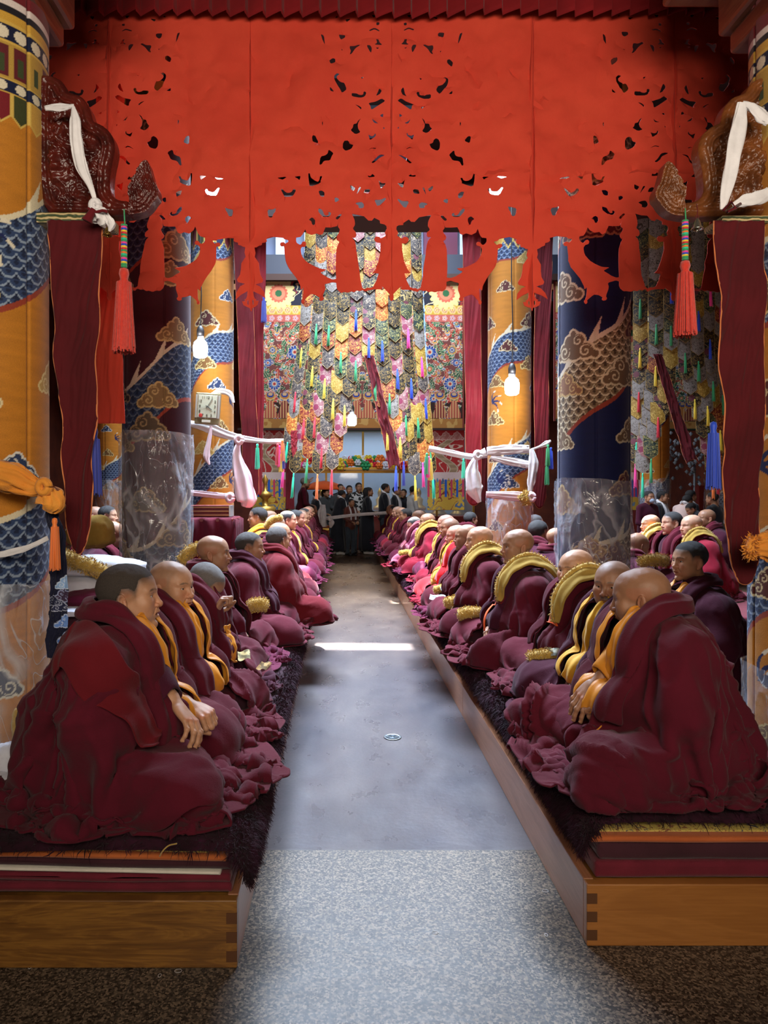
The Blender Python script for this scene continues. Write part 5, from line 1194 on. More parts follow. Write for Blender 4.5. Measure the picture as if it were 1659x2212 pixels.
for k, c in TC.items(): M['t_'+k] = mat('tassel_'+k, srgb(*c), .55, Sheen_Weight=.3)
def brocade(name, base, pat, pat2=None, sc=9, rough=.55):
    m = mat('brocade_'+name, srgb(*base), rough); v = coords(m)
    n1 = noise(m, v, sc*2.3, 1.5, .5, 1.2); c = ramp(m, n1, [(.34, srgb(*base)), (.36, srgb(*pat)), (.385, srgb(*base)), (.485, srgb(*base)), (.50, srgb(*pat)), (.53, srgb(*pat)), (.55, srgb(*base)), (.64, srgb(*base)), (.66, srgb(*pat))])
    if pat2:
        vo = N(m, 'ShaderNodeTexVoronoi'); vo.inputs['Scale'].default_value = sc*.8; L(m, v, vo.inputs['Vector']); c = mix(m, math_(m, 'LESS_THAN', vo.outputs['Distance'], .22), c, srgb(*pat2))
    L(m, c, bs(m).inputs['Base Color']); bump(m, n1, .2, .004); M['b_'+name] = m
brocade('black', (14, 12, 14), (140, 112, 56), None, 7); brocade('black2', (20, 14, 16), (160, 136, 84), (96, 44, 54), 6); brocade('gold', (136, 102, 28), (196, 166, 84), None, 8)
brocade('red', (104, 22, 20), (206, 140, 60), None, 7); brocade('white', (132, 124, 116), (64, 54, 42), None, 7); brocade('pink', (128, 78, 82), (176, 150, 136), (120, 40, 64), 6)
brocade('orange', (150, 70, 24), (232, 170, 80), None, 7); brocade('green', (20, 38, 32), (150, 140, 80), None, 7); brocade('grey', (52, 46, 46), (150, 132, 110), None, 6)
BN = ['black', 'black2', 'gold', 'red', 'white', 'black', 'orange', 'green', 'grey', 'black', 'gold', 'black', 'pink', 'black2', 'grey']
M['edge_gold'] = mat('gold_edging', srgb(150, 126, 72), .6)
def flap_mesh(w, h, mi):
    """pentagonal brocade tongue with an edging cord"""
    b = MB(); t = .006; n = 6; P5 = [(-w/2, 0), (w/2, 0), (w/2*.97, -h*.8), (0, -h), (-w/2*.97, -h*.8)]
    xs_ = np.linspace(-1, 1, 7); zs = np.linspace(0, 1, 9); X, Z = np.meshgrid(xs_, zs, indexing='ij'); bot = h*(1-.22*np.abs(X)); xx = X*w/2*(1-.03*Z); z = -Z*bot; y = -.020*(1-X**2)*np.sin(Z*2.4)-.01*Z
    V = np.stack([xx, y, z], -1).reshape(-1, 3); F = grid_faces(7, 9); b.add(V, F); V2 = V.copy(); V2[:, 1] += t; b.add(V2, F[:, ::-1])
    G = V.reshape(7, 9, 3); pth = np.vstack([G[0], G[1:, -1], G[-1, ::-1][1:]]); b.tube(pth, .0032, 4, 1, False)
    return b.mesh('brocade_flap', True)
def hanging(Y, px_top, px_bot, y_top, y_bot, ncol, nrow, label, slit, depth, seed, BNL=None, warm=.45):
    """a hanging made of overlapping tongues on a curved (half-drum) frame; slit = (apex px, apex py, left px at hem, right px at hem)"""
    rng = np.random.RandomState(seed); root = empty('brocade_hanging', (P((px_top[0]+px_top[1])/2, 0, Y).x, Y, 0), 0, label, 'brocade hanging'); ox = root.location.x
    th_ = np.linspace(-1.15, 1.15, 24); zt_ = HEYE-(y_top-PY0)*Y/FPX+.02; hw_ = (px_top[1]-px_top[0])/2*Y/FPX
    q = MB(); q.tube(np.stack([th_/1.15*hw_, -depth*np.cos(th_), zt_+0*th_], 1), .03, 8)
    for t_ in (-.8, 0, .8): q.tube([(t_/1.15*hw_, -depth*math.cos(t_), zt_), (t_/1.15*hw_*.9, -.05, zt_+.05)], .02, 6)
    q.build('hanging_frame', M['carved'], root, True)
    protos = {}; s = Y/FPX; w = (px_top[1]-px_top[0])/ncol*s*1.10; h = (y_bot-y_top)/nrow*s*1.55; cnt = 0; rest = []; tass = 0
    order = []
    for r in range(nrow):
        for c in range(ncol): order.append((r, c))
    order.sort(key=lambda rc: -rc[0])
    tk = list(TC)
    for r, c in order:
        t = (r+.1+.5*(c % 2))/nrow; t2 = t**1.9; py = y_top+(y_bot-y_top)*t
        u = (c+.5)/ncol
        a = px_top[0]+(px_top[1]-px_top[0])*u; b_ = px_bot[0]+(px_bot[1]-px_bot[0])*u
        if slit and py > slit[1]-12:
            k = (py-slit[1])/(y_bot-slit[1]); k = max(k, 0)
            if a < slit[0]: e1 = slit[0]+(slit[2]-slit[0])*k; lf = px_top[0]+(px_bot[0]-px_top[0])*t2; uu = (a-px_top[0])/(slit[0]-px_top[0]); px = lf+(e1-lf)*uu
            else: e1 = slit[0]+(slit[3]-slit[0])*k; rt = px_top[1]+(px_bot[1]-px_top[1])*t2; uu = (a-slit[0])/(px_top[1]-slit[0]); px = e1+(rt-e1)*uu
        else: px = a+(b_-a)*t2
        py += 6*math.sin(c*1.3+r)+(10 if t > .8 else 0)*math.sin(c*2.1)
        if t > .75: py -= 26*(abs(2*u-1)**2)*(t-.75)/.25*0
        th = (u-.5)*2.2; dy = -depth*math.cos(th)+depth*.4*rng.uniform(-.05, .05)-.012*(nrow-r)*.2
        mi = (BNL or BN)[rng.randint(len(BNL or BN))]
        if t > .72 and rng.rand() < warm: mi = ('orange', 'red', 'gold', 'pink')[rng.randint(4)]
        if mi not in protos:
            me = flap_mesh(w, h, mi); me.materials.append(M['b_'+mi]); me.materials.append(M['edge_gold']); protos[mi] = me
        p = P(px, py, Y); lean_ = (b_-a)/(y_bot-y_top)*t*1.6
        if cnt < 96:
            o = bpy.data.objects.new('brocade_flap', protos[mi]); COL.objects.link(o); o.parent = root
            o.location = (p.x-ox, dy, p.z); o.rotation_euler = (-.03, lean_*-.6, th*.55)
            if (r+2*c) % 3 == 0 or r == nrow-1:
                tb = MB(); L_ = .30 if r < nrow-1 else .36; tassel_mb(tb, (0, -.03, -h*.96+(.12 if r < nrow-1 else 0)), L_, .020, 8, 10, cnt); tb.build('tassel', M['t_'+tk[(r*3+c*5) % 8]], o, True)
        else: rest.append((mi, Matrix.Translation((p.x-ox, dy, p.z)) @ Matrix.Rotation(th*.55, 4, 'Z')))
        cnt += 1
    if rest:
        byM = {}
        V = []; F = []; mi_ = []; n = 0; mats = sorted({m_ for m_, _ in rest})
        for m_, Mx in rest:
            src = protos[m_]; co = np.zeros(len(src.vertices)*3); src.vertices.foreach_get('co', co); co = co.reshape(-1, 3)@np.array(Mx.to_3x3()).T+np.array(Mx.translation)
            f = np.array([tuple(p.vertices) for p in src.polygons]); V.append(co); F.append(f+n); n += len(co); mi_.append(np.full(len(f), mats.index(m_)))
        me = mesh_np('brocade_flaps', np.concatenate(V), np.concatenate(F))
        o = link('brocade_flaps', me, [M['b_'+m_] for m_ in mats], root); me.polygons.foreach_set('material_index', np.concatenate(mi_).astype(np.int32)); me.update(); o['kind'] = 'stuff'; o['label'] = 'the small higher tongues of the hanging'
    return root
hanging(10.6, (662, 905), (606, 934), 430, 985, 10, 17, 'tall tent-like hanging of black, gold and red brocade tongues in mid-hall', (795, 770, 735, 852), .55, 3)
hanging(10.8, (1352, 1560), (1352, 1560), 430, 985, 8, 17, 'tall hanging of white, black and gold brocade tongues right of the navy pillar', (1418, 770, 1370, 1492), .5, 8, ['white', 'black', 'black', 'white', 'gold', 'green', 'black2', 'white', 'red'], .2)
# dark red lining strips turned out at the slits
b1 = banner(786, 806, 768, 842, 868, 1004, 10.0, M['banner_red'], 'slanting dark red lining strip hanging in front of the central brocade', seed=21, seam=.45, fold=.03, edge=M['piping'], tip=-10)
b2 = banner(1410, 1428, 765, 1482, 1508, 992, 10.2, M['banner_dark'], 'slanting dark red lining strip in the right brocade hanging', seed=22, seam=.45, fold=.03, edge=M['piping'], tip=-10)
banner(628, 642, 930, 632, 646, 990, 10.2, M['silk_red'], 'short red silk end at the left hem of the central brocade', seed=23, fold=.01)
# blue-white edge strips of the central hanging (layered pale silk)
cl('pale_silk', (120, 170, 226), (196, 214, 236), rough=.5)
for i in range(15):
    y0 = 465+i*32; o = banner(893+i*1.4, 906+i*1.6, y0, 895+i*1.5, 909+i*1.7, y0+50, 10.5, M['pale_silk'], 'pale blue silk edge strip, %s from the top of the central brocade' % ['first', 'second', 'third', 'fourth', 'fifth', 'sixth', 'seventh', 'eighth', 'ninth', 'tenth', 'eleventh', 'twelfth', 'thirteenth', 'fourteenth', 'fifteenth'][i], seed=30+i, fold=.02, nz=14, name='silk_strip', creep=0); o['group'] = 'pale silk strips on the brocade edge'; o['category'] = 'silk strip'

# ---- thangkas
def stamp_flower(p, u0, v0, r, cols, petals=12, seed=0):
    w = p.win(u0, v0, r*1.3)
    if not w.any(): return
    x = p.u[w]-u0; y = p.v[w]-v0; rho = np.hypot(x, y)/r; ph = np.arctan2(y, x); c = p.c[w]; e = .80+.18*np.abs(np.cos(ph*petals/2))
    for k, col in zip((1.10, 1.0, .62, .42, .22), cols): c[rho < e*k if k > .6 else rho < k] = s2l(col)
    ln = (np.abs(np.cos(ph*petals/2)) < .22) & (rho > .62) & (rho < e); c[ln] = s2l(cols[0]); p.c[w] = c
def stamp_jewel(p, u0, v0, r, cols):
    w = p.win(u0, v0, r*1.4)
    if not w.any(): return
    x = (p.u[w]-u0)/r; y = (p.v[w]-v0)/r; c = p.c[w]; d = np.hypot(x, y)
    for i, k in enumerate((1.0, .86, .66, .42)): c[np.hypot(x, (y-.12*i)*1.25) < k] = s2l(cols[i % len(cols)])
    p.c[w] = c
def stamp_leaf(p, u0, v0, r, ang, col, edge):
    w = p.win(u0, v0, r*1.3)
    if not w.any(): return
    x = p.u[w]-u0; y = p.v[w]-v0; a = (x*math.cos(ang)+y*math.sin(ang))/r; b = (-x*math.sin(ang)+y*math.cos(ang))/r; wd = .34*np.sqrt(np.clip(1-a*a, 0, 1))*(1+.25*np.sin(a*9)); c = p.c[w]
    c[np.abs(b) < wd+.04*(np.abs(a) < 1)] = s2l(edge); c[np.abs(b) < wd] = s2l(col); c[(np.abs(b) < .04) & (np.abs(a) < .9)] = s2l(edge); p.c[w] = c
def textile(name, pxa, pxb, ya, yb, Y, res, fn, label, cat='thangka', th=.02, wav=.0):
    A = P(pxa, ya, Y); B = P(pxb, yb, Y); nu = max(8, int((pxb-pxa)*res)); nv = max(8, int((yb-ya)*res)); x = np.linspace(A.x, B.x, nu); z = np.linspace(B.z, A.z, nv); X, Z = np.meshgrid(x, z, indexing='ij')
    p = Paint(X, Z, (150, 60, 60)); fn(p, A.x, B.x, B.z, A.z); p.c = np.clip(p.c, 0, 1)**1.25*.80; Yg = Y-wav*np.sin((X-A.x)*9)*(1-(Z-B.z)/(A.z-B.z))
    me = mesh_np(name, np.stack([X, Yg, Z], -1).reshape(-1, 3), grid_faces(nu, nv)); set_col(me, p.c.reshape(-1, 3)); o = link(name, me, M['thangka']); s = o.modifiers.new('solid', 'SOLIDIFY'); s.thickness = th; s.offset = -1
    return tag(o, label, cat)
M['thangka'] = vcol('thangka', .7, .15, .3, 120)
def big(p, x0, x1, z0, z1):
    W_, H_ = x1-x0, z1-z0; cx = (x0+x1)/2; rng = np.random.RandomState(4); zt = z0+H_
    p.put(np.ones(p.u.shape, bool), (140, 84, 80)); b0, b1 = z0+H_*.085, zt-H_*.275
    pal = [[(240, 226, 200), (40, 84, 168), (120, 160, 210), (230, 210, 190), (190, 70, 60)], [(240, 226, 200), (206, 160, 80), (60, 120, 180), (220, 210, 190), (40, 84, 168)], [(240, 220, 210), (206, 84, 76), (230, 190, 120), (60, 110, 90), (230, 220, 190)], [(236, 226, 210), (70, 130, 104), (150, 190, 150), (220, 120, 90), (240, 220, 180)]]
    inb = lambda z: b0 < z < b1
    for k in range(760):
        x = rng.rand()*W_/2; z = b0+rng.rand()*(b1-b0); t = rng.rand(); r = rng.uniform(.035, .075)
        for s in (1, -1):
            if t < .45: stamp_leaf(p, cx+s*x, z, r*1.5, (rng.rand() if s > 0 else 0)*0+s*(k*1.7 % 3), [(60, 110, 84), (40, 88, 70), (84, 134, 100), (196, 70, 66)][k % 4], (214, 206, 170))
            elif t < .8: stamp_jewel(p, cx+s*x, z, r*.8, [[(236, 226, 210), (44, 96, 176), (110, 160, 214), (226, 210, 190)], [(236, 226, 210), (200, 90, 90), (236, 160, 130), (244, 226, 200)], [(236, 226, 210), (206, 150, 70), (236, 200, 120), (60, 110, 160)], [(236, 230, 214), (60, 140, 120), (130, 190, 160), (244, 230, 200)]][k % 4])
            else: stamp_flower(p, cx+s*x, z, r*1.05, pal[k % 4], 8+k % 5)
    for fx, fz, r, i in ((.46, .36, .13, 0), (.86, .36, .13, 0), (.62, .36, .08, 1), (.44, .22, .16, 1), (.70, .22, .10, 0), (.90, .22, .16, 2), (.66, .50, .12, 3), (.66, .66, .14, 0), (.42, .62, .10, 2), (.88, .68, .10, 1)):
        for s in (1, -1): stamp_flower(p, cx+s*W_/2*fx, z0+H_*(.08+fz*.9)*.78, r*W_/4.2, pal[i], 12)
    # lower landscape and gold ground line
    p.put((p.v < b0+H_*.11) & (p.v > b0) & (fbm(np.stack([p.u*3, p.v*3, 0*p.u], -1), 3) > 0), (70, 40, 28)); p.put(p.v < b0, (190, 140, 76)); p.put((p.v < b0) & (vnoise(np.stack([p.u*14, p.v*14, 0*p.u], -1), 6) > .1), (214, 176, 110)); p.put(p.v < z0+H_*.02, (60, 84, 64))
    for k in range(7):
        for s in (1, -1):
            x = cx+s*W_*(.03+.07*k); stamp_jewel(p, x, b0+H_*.15, .10, [(230, 200, 150), (206, 150, 70), (40, 84, 168), (220, 190, 150)]); t = np.abs(p.u-x) < .03+.10*np.clip((b0+H_*.13-p.v)/(H_*.1), 0, 1); p.put(t & (p.v < b0+H_*.12) & (p.v > b0+.01), [(196, 110, 90), (206, 140, 60), (150, 60, 60)][k % 3]); p.put(t & (p.v < b0+H_*.12) & (p.v > b0+.01) & (np.sin(p.u*120) > .3), (230, 190, 140))
    # upper borders
    y1, y2, y3 = zt-H_*.275, zt-H_*.225, zt-H_*.165
    p.put((p.v > y1) & (p.v < y2), (206, 120, 110)); p.put((p.v > y2) & (p.v < y3), (206, 172, 70)); p.put(p.v > y3, (26, 32, 62))
    for k in range(26):
        x = x0+W_*(k+.5)/26; stamp_flower(p, x, (y2+y3)/2, .08, [(226, 200, 110), (230, 200, 150), (196, 120, 110), (236, 220, 170), (210, 150, 60)], 6); stamp_flower(p, x, (y1+y2)/2, .06, [(190, 90, 80), (226, 180, 170), (180, 150, 200), (240, 220, 200), (200, 90, 80)], 5)
    w1 = fbm(np.stack([p.u*4, p.v*4, 0*p.u], -1)+.7*vnoise(np.stack([p.u*5, p.v*5, 0*p.u], -1), 5)[..., None], 8, 2)
    up = p.v > y3; p.put(up & (np.abs(w1) < .045), (214, 200, 170)); p.put(up & (np.abs(w1-.22) < .035), (176, 70, 64)); p.put(up & (w1 > .38), (150, 110, 100))
    for k in (.09, .33, .62, .91): stamp_flower(p, x0+W_*k, zt-H_*.085, .30, [(230, 216, 150), (230, 210, 160), (214, 120, 96), (226, 150, 120), (60, 120, 80)], 16)
    e = (p.u < x0+.04) | (p.u > x1-.04); p.put(e, (150, 70, 60))
textile('thangka', 562, 1003, 606, 932, 13.6, .85, big, 'huge many-coloured appliqued thangka behind the central brocade hanging')
def low(p, x0, x1, z0, z1):
    W_, H_ = x1-x0, z1-z0; p.put(np.ones(p.u.shape, bool), (186, 60, 58)); zm = z0+H_*.40; q = np.stack([p.u*3, p.v*3, 0*p.u], -1)
    p.put(p.v < zm, (206, 176, 74)); cx = (x0+x1)/2
    # coiling pale dragon on red
    t = (p.v-zm)/(z1-zm); xc = cx+.22*W_*np.sin(t*9); d = np.abs(p.u-xc); p.put((p.v > zm) & (d < .085) & (t < .86), (206, 196, 170)); p.put((p.v > zm) & (d < .06) & (t < .86), (170, 150, 120)); p.put((p.v > zm) & (d < .06) & (t < .86) & (np.sin(p.v*70) > .2), (190, 172, 140))
    w1 = fbm(q*2+.8*vnoise(q*2, 5)[..., None], 8, 2); p.put((p.v > zm) & (d > .10) & (np.abs(w1) < .07), (222, 204, 184))
    p.put((p.v < zm) & (np.abs(w1) < .04), (96, 120, 150)); p.put((p.v < zm) & (np.abs(w1-.25) < .03), (150, 70, 50)); p.put((p.v < zm) & (w1 < -.35), (120, 150, 170))
    for k in (-.30, 0, .30): cloud(p, cx+k*W_, z1-.16, .08, (200, 150, 140), (232, 214, 200), 3)
    for k in range(-3, 4):
        x = cx+k*W_/6.4; p.put((np.abs(p.u-x) < .075-.5*np.clip(zm+.04-p.v, 0, .1)) & (p.v < zm+.10) & (p.v > zm-.06), (222, 206, 200)); p.put((np.abs(p.u-x) < .02) & (p.v < zm-.04) & (p.v > zm-.36), [(40, 110, 190), (206, 80, 110)][k % 2])
for a, b_, lab in ((545, 617, 'red dragon banner with yellow lower half left of the crowd'), (923, 1003, 'red dragon banner with yellow lower half right of the crowd'), (1355, 1378, 'red and yellow dragon banner just right of the navy pillar')):
    textile('dragon_banner', a, b_, 926, 1102, 13.2, 1.15, low, lab, 'banner', .015, .03)
textile('dragon_banner', 1196, 1240, 606, 910, 13.6, .8, big, 'narrow piece of painted thangka between golden and navy pillars', 'thangka')
textile('dragon_banner', 1345, 1560, 700, 930, 13.8, .6, big, 'painted thangka behind the right brocade hanging', 'thangka').name = 'thangka'
# ---- shrine cabinets at the back with glass fronts, statues and offerings
M['gilt'] = mat('gilt', srgb(190, 150, 70), .35, .7); M['glass'] = mat('glass', (.8, .86, .9), .05, Alpha=.16, Specular_IOR_Level=1.0); M['red_lacquer'] = mat('red_lacquer', srgb(110, 30, 24), .4)
M['inner_blue'] = mat('inner_panel', srgb(120, 140, 160), .6)
def cabinet(x0, x1, y0, z1, label, seed):
    r = empty('shrine_cabinet', ((x0+x1)/2, y0, 0), 0, label, 'cabinet'); w = (x1-x0)/2
    b = MB(); b.box((-w, 0, 0), (w, 1.4, .85)); b.box((-w, 1.3, .85), (w, 1.4, z1)); b.build('body', M['red_lacquer'], r, bevel=.01)
    b = MB(); b.box((-w+.03, 1.2, .86), (w-.03, 1.29, z1-.02)); b.build('back_panel', M['inner_blue'], r)
    n = 5
    for i in range(n+1): x = -w+2*w*i/n; MB().box((x-.025, -.02, .85), (x+.025, .05, z1)).build('post', M['gilt'], r)
    MB().box((-w, -.04, z1), (w, 1.4, z1+.1)).build('cornice', M['gilt'], r, bevel=.02); MB().box((-w, -.03, 1.95), (w, .04, 2.02)).build('rail', M['gilt'], r)
    MB().box((-w, .0, .86), (w, .008, z1-.01)).build('glass_pane', M['glass'], r)
    area('shrine_lamp', ((x0+x1)/2, y0+.5, z1-.12), ((x0+x1)/2, y0+.8, 1), w*1.7, .4, 70, (.75, .86, 1)).parent = None
    rng = np.random.RandomState(seed)
    for k in range(9):
        x = x0+(x1-x0)*(k+.5)/9; q = empty('statue', (x, y0+.75, .853), 0, 'small gilded seated statue in the glazed shrine at the back', 'statue', 'gilded statues in the shrine')
        b = MB(); b.lathe([(0, 0), (.20, 0), (.22, .05), (.16, .09), (.17, .12), (0, .12)], (0, 0, 0), 20); b.build('lotus_base', M['gilt'], q, True)
        b = MB(); b.lathe([(0, .12), (.19, .14), (.17, .22), (.09, .28), (.11, .42), (.05, .48), (.045, .51), (.062, .57), (.05, .64), (.02, .69), (.0, .74)], (0, 0, 0), 20); b.build('seated_figure', M['gilt'], q, True)
    return r
cabinet(-1.3, 3.4, 18.15, 3.1, 'glazed shrine cabinet behind the standing crowd', 1)
# offerings and flowers heaped on a shelf above the crowd
struct('trim_4', MB().box((-1.5, 17.6, 2.02), (2.4, 18.06, 2.08)).build('trim_4', M['gilt']))
for k in range(90):
    rr_ = random.Random(k); x = -1.4+3.7*rr_.random(); zr_ = rr_.randint(0, 2); c = ['white', 'white', 'pink', 'yellow', 'orange', 'green', 'blue', 'red'][rr_.randint(0, 7)]
    b = MB(); s_ = rr_.uniform(.09, .15)
    for j in range(7): a = j*2*PI/6; q = np.array([math.cos(a)*s_*.55*(j < 6), -.02*(j == 6), math.sin(a)*s_*.55*(j < 6)]); b.lathe([(0, -s_*.42), (s_*.36, -s_*.2), (s_*.40, .05*s_), (s_*.2, s_*.34), (0, s_*.38)], q, 8)
    mname = 'off_'+c
    if mname not in M: M[mname] = mat('petals_'+c, srgb(*(dict(TC, white=(214, 220, 230))[c])), .6)
    o = b.build('flower', M[mname], None, True, loc=(x, 17.55+rr_.random()*.2+.12*zr_, 2.12+.08*zr_)); tag(o, '%s artificial flower in the heap above the crowd' % c, 'flower', 'offering flowers heaped above the crowd')
# tapering blossoms seen through the right bay
for i, (px, py) in enumerate(((1400, 960), (1440, 980), (1500, 1000), (1530, 930))):
    b = MB(); rng = np.random.RandomState(i); b.box((-.02, -.02, -1.2), (.02, .02, 0))
    for j in range(60): a = rng.normal(0, .22, 3); b.lathe([(0, -.05), (.05, 0), (0, .05)], a, 6)
    p = P(px, py, 15.5); o = b.build('flower_bouquet', mat('blossom', srgb(150, 160, 170), .7), None, True, loc=p); tag(o, ['leftmost pale flower bouquet in the right bay', 'second pale flower bouquet in the right bay', 'pale flower bouquet near the right golden pillars', 'highest pale flower bouquet in the right bay'][i], 'flowers', 'pale bouquets in the right bay')
    struct('trim_%d' % (5+i), MB().box((p.x-.3, 15.3, 0), (p.x+.3, 15.7, p.z-1.2)).build('trim', M['red_lacquer']))
# ------------------------------------------------------------------ the seated monks
H_OPEN = dict(curl=(.30, .34, .36, .42), thumb=.35, spread=.10); H_REST = dict(curl=(.7, .75, .75, .8), thumb=.7, spread=.07); H_FIST = dict(curl=(1.35, 1.35, 1.35, 1.35), thumb=1.2, spread=.04)
def lap(side, tone_sleeve='tunic', kind=0):
    """two hands resting in the lap; side = the side that lies nearer the viewer (+1 left hand, -1 right hand)"""
    s = side
    return [('rest', H_REST, TR(.255, s*.115, .235, -s*.75, .42, -s*.75), s > 0, tone_sleeve), ('open', H_OPEN, TR(.27, -s*.08, .205, s*.85, .30, s*.55), s < 0, tone_sleeve)]
SEAT = .424
def seat_monk(px, Y, top, ang, label, facing, rz=0.0, dx=0.0, **k):
    """px, top: where the head stands in the photo at distance Y; facing 0 = looks along +x, pi = along -x"""
    lean = k.get('lean', .10); sc = k.pop('scale', 1.0); X = (px-PX0)*Y/FPX; zt = HEYE-(top-PY0)*Y/FPX
    seat = k.pop('seat', SEAT); hd = (zt-seat)/sc-(k.get('sh_z', .46)+.205+.108); k['head_dz'] = max(-.07, min(.06, hd))*1.0
    a = facing+rz; off = (lean+.045+k.get('head_dx', 0))*sc
    return monk((X-math.cos(a)*off+dx, Y-math.sin(a)*off, seat), a, label, yaw=ang-a, scale=sc, **k)
GRL = 'monks seated along the left side of the aisle'; GRR = 'monks seated along the right side of the aisle'; GRB = 'monks in the rows behind'
SK1 = dict(sdfk=dict(knee=.42, kw=.32), size=(1.34, 1.20), off=(.24, .04)); CK1 = dict(full=1.22, pull=.0016, length=.73); CK2 = dict(full=1.16, pull=.0012); CK3 = dict(full=1.25, pull=.0015, slope=.7)
# left row, front to back
def ex_L1(root, fb):
    B = band([(-.06, -.21, .52), (.06, -.24, .50), (.14, -.27, .40), (.20, -.27, .30), (.26, -.22, .22)], .19, .066, fb, n=44, m=12, folds=.004, seed=4, widen=[(0, 1.2), (.5, 1), (1, .35)])
    soft('shoulder_patch', B, M['rust_patch'], root, .006)['label'] = 'brighter red shoulder flap'
seat_monk(283, 2.63, 1220, .10, 'seated monk nearest the viewer on the left, dark short hair, mouth open', 0, .03, head='young', pitch=-.06, hair='short', haircol=(46, 39, 34), tone='tan', robe_m='wine', skirt_m='wine', shawl='wine', lining='satin_gold',
    scale=1.06, cloakk=CK1, cseed=1, sseed=4, skirtk=SK1, group=GRL, line=.050, gaze=.1, extras=ex_L1,
    hands=[('open1', dict(curl=(.45, .5, .5, .55), thumb=.5, spread=.06), TR(.325, -.135, .315, -.60, .60, -.40), False, 'wine_dark'), ('fist', H_FIST, TR(.345, .01, .265, -.55, .25, .2), True, None)])
seat_monk(374, 3.16, 1212, -.42, 'seated monk with shaved head and golden scarf, second on the left', 0, -.08, head='lean', hair='stubble', haircol=(74, 64, 54), tone='tan', robe_m='wine', skirt_m='wine', shawl='wine', lining='satin_gold', cloakk=CK2, cseed=2, sseed=2, group=GRL, hands=lap(-1), scale=1.02)
def ex_L3(root, fb):
    B = band([(.34, -.06, .20), (.36, -.05, .30), (.30, -.03, .42), (.22, -.02, .55)], .11, .05, fb, n=30, m=8, folds=.008, seed=14); soft('raised_cloth', B, M['wine'], root, .006)
    B = band([(.33, -.09, .16), (.34, -.09, .26), (.31, -.08, .38)], .06, .07, fb, n=24, m=6, folds=.006, seed=15); soft('gold_hem', B, M['satin_gold'], root, .006)['label'] = 'dark golden lining of the lifted cloth'
seat_monk(436, 3.80, 1213, -.1, 'grey-haired monk bowing his head, fist raised to his face, third on the left', 0, 0, head='old', pitch=.62, hair='grey', haircol=(88, 84, 82), tone='brown', robe_m='wine', skirt_m='wine_dark', shawl='wine', cloakk=CK2, cseed=3, sseed=1, group=GRL, lean=.14, extras=ex_L3,
    hands=[('fist', H_FIST, TR(.27, -.13, .44, .35, -1.0, -.5), False, 'tunic')])
seat_monk(463, 4.50, 1157, .0, 'bald older monk in profile, fourth on the left', 0, 0, head='old', hair='bald', tone='brown', robe_m='wine', skirt_m='plum', shawl='wine', cloakk=CK1, cseed=4, sseed=2, group=GRL, hands=lap(-1), beard=.2)
seat_monk(541, 5.25, 1150, -.05, 'monk with short black hair, fifth on the left', 0, .1, head='round', hair='short', haircol=(44, 39, 36), tone='brown', robe_m='wine', skirt_m='wine', shawl='wine_dark', cloakk=CK3, cseed=5, sseed=3, group=GRL, hands=lap(-1))
seat_monk(602, 5.95, 1138, .85, 'monk in a bright red cloak turning his face away, sixth on the left', 0, .35, head='lean', hair='short', haircol=(62, 56, 54), tone='tan', robe_m='rust_patch', skirt_m='wine', shawl='rust_patch', cloakk=CK2, cseed=2, sseed=1, group=GRL)
ORD = ['first', 'second', 'third', 'fourth', 'fifth', 'sixth', 'seventh', 'eighth', 'ninth', 'tenth', 'eleventh', 'twelfth', 'thirteenth', 'fourteenth', 'fifteenth']
def rowk(i): return dict(head='far', detail=False, cseed=[1, 2, 4, 5, 3][i % 5], cloakk=[CK1, CK2, CK1, CK3, CK2][i % 5], sseed=1+i % 3)
TN = ['tan', 'brown', 'fair', 'ruddy']; HR = [('stubble', (60, 56, 54)), ('short', (36, 34, 34)), ('bald', (70, 64, 60)), ('short', (70, 66, 64)), ('grey', (150, 148, 150))]
Lrow = [(606, 6.7, 1129, 'bald monk just behind the monk in the bright red cloak on the left', 2, 'wine'), (597, 7.5, 1113, 'white-haired monk in sunlight on the left row', 4, 'scarlet'), (623, 8.5, 1099, 'monk with black hair behind the white-haired monk', 1, 'plum'), (642, 9.4, 1102, 'monk with dark cropped hair, ninth on the left', 1, 'wine'), (652, 10.3, 1104, 'monk with yellow collar edge, tenth on the left', 0, 'plum')]
for i, (px, Y, tp, lab, h, rm) in enumerate(Lrow):
    seat_monk(px, Y, tp, .0, lab, 0, 0, tone=TN[i % 4], hair=HR[h][0], haircol=HR[h][1], robe_m=rm, skirt_m='plum', shawl='wine', lining='saffron' if i in (2, 4) else None, group=GRL, **rowk(i))
for i in range(6):
    seat_monk(PX0-.60*FPX/(11.2+.85*i), 11.2+.85*i, PY0+.30*FPX/(11.2+.85*i), .1*(i % 3-1), 'distant %s-haired monk, %s from the far end of the left row' % (['short', 'black', 'shaven'][i % 3], ORD[5-i]), 0, 0, tone=TN[(i+1) % 4], hair=HR[i % 3][0], haircol=HR[i % 3][1], robe_m=['plum', 'wine', 'crimson'][i % 3], skirt_m='plum', shawl='wine', group='distant monks at the far end of the left row', **rowk(i))
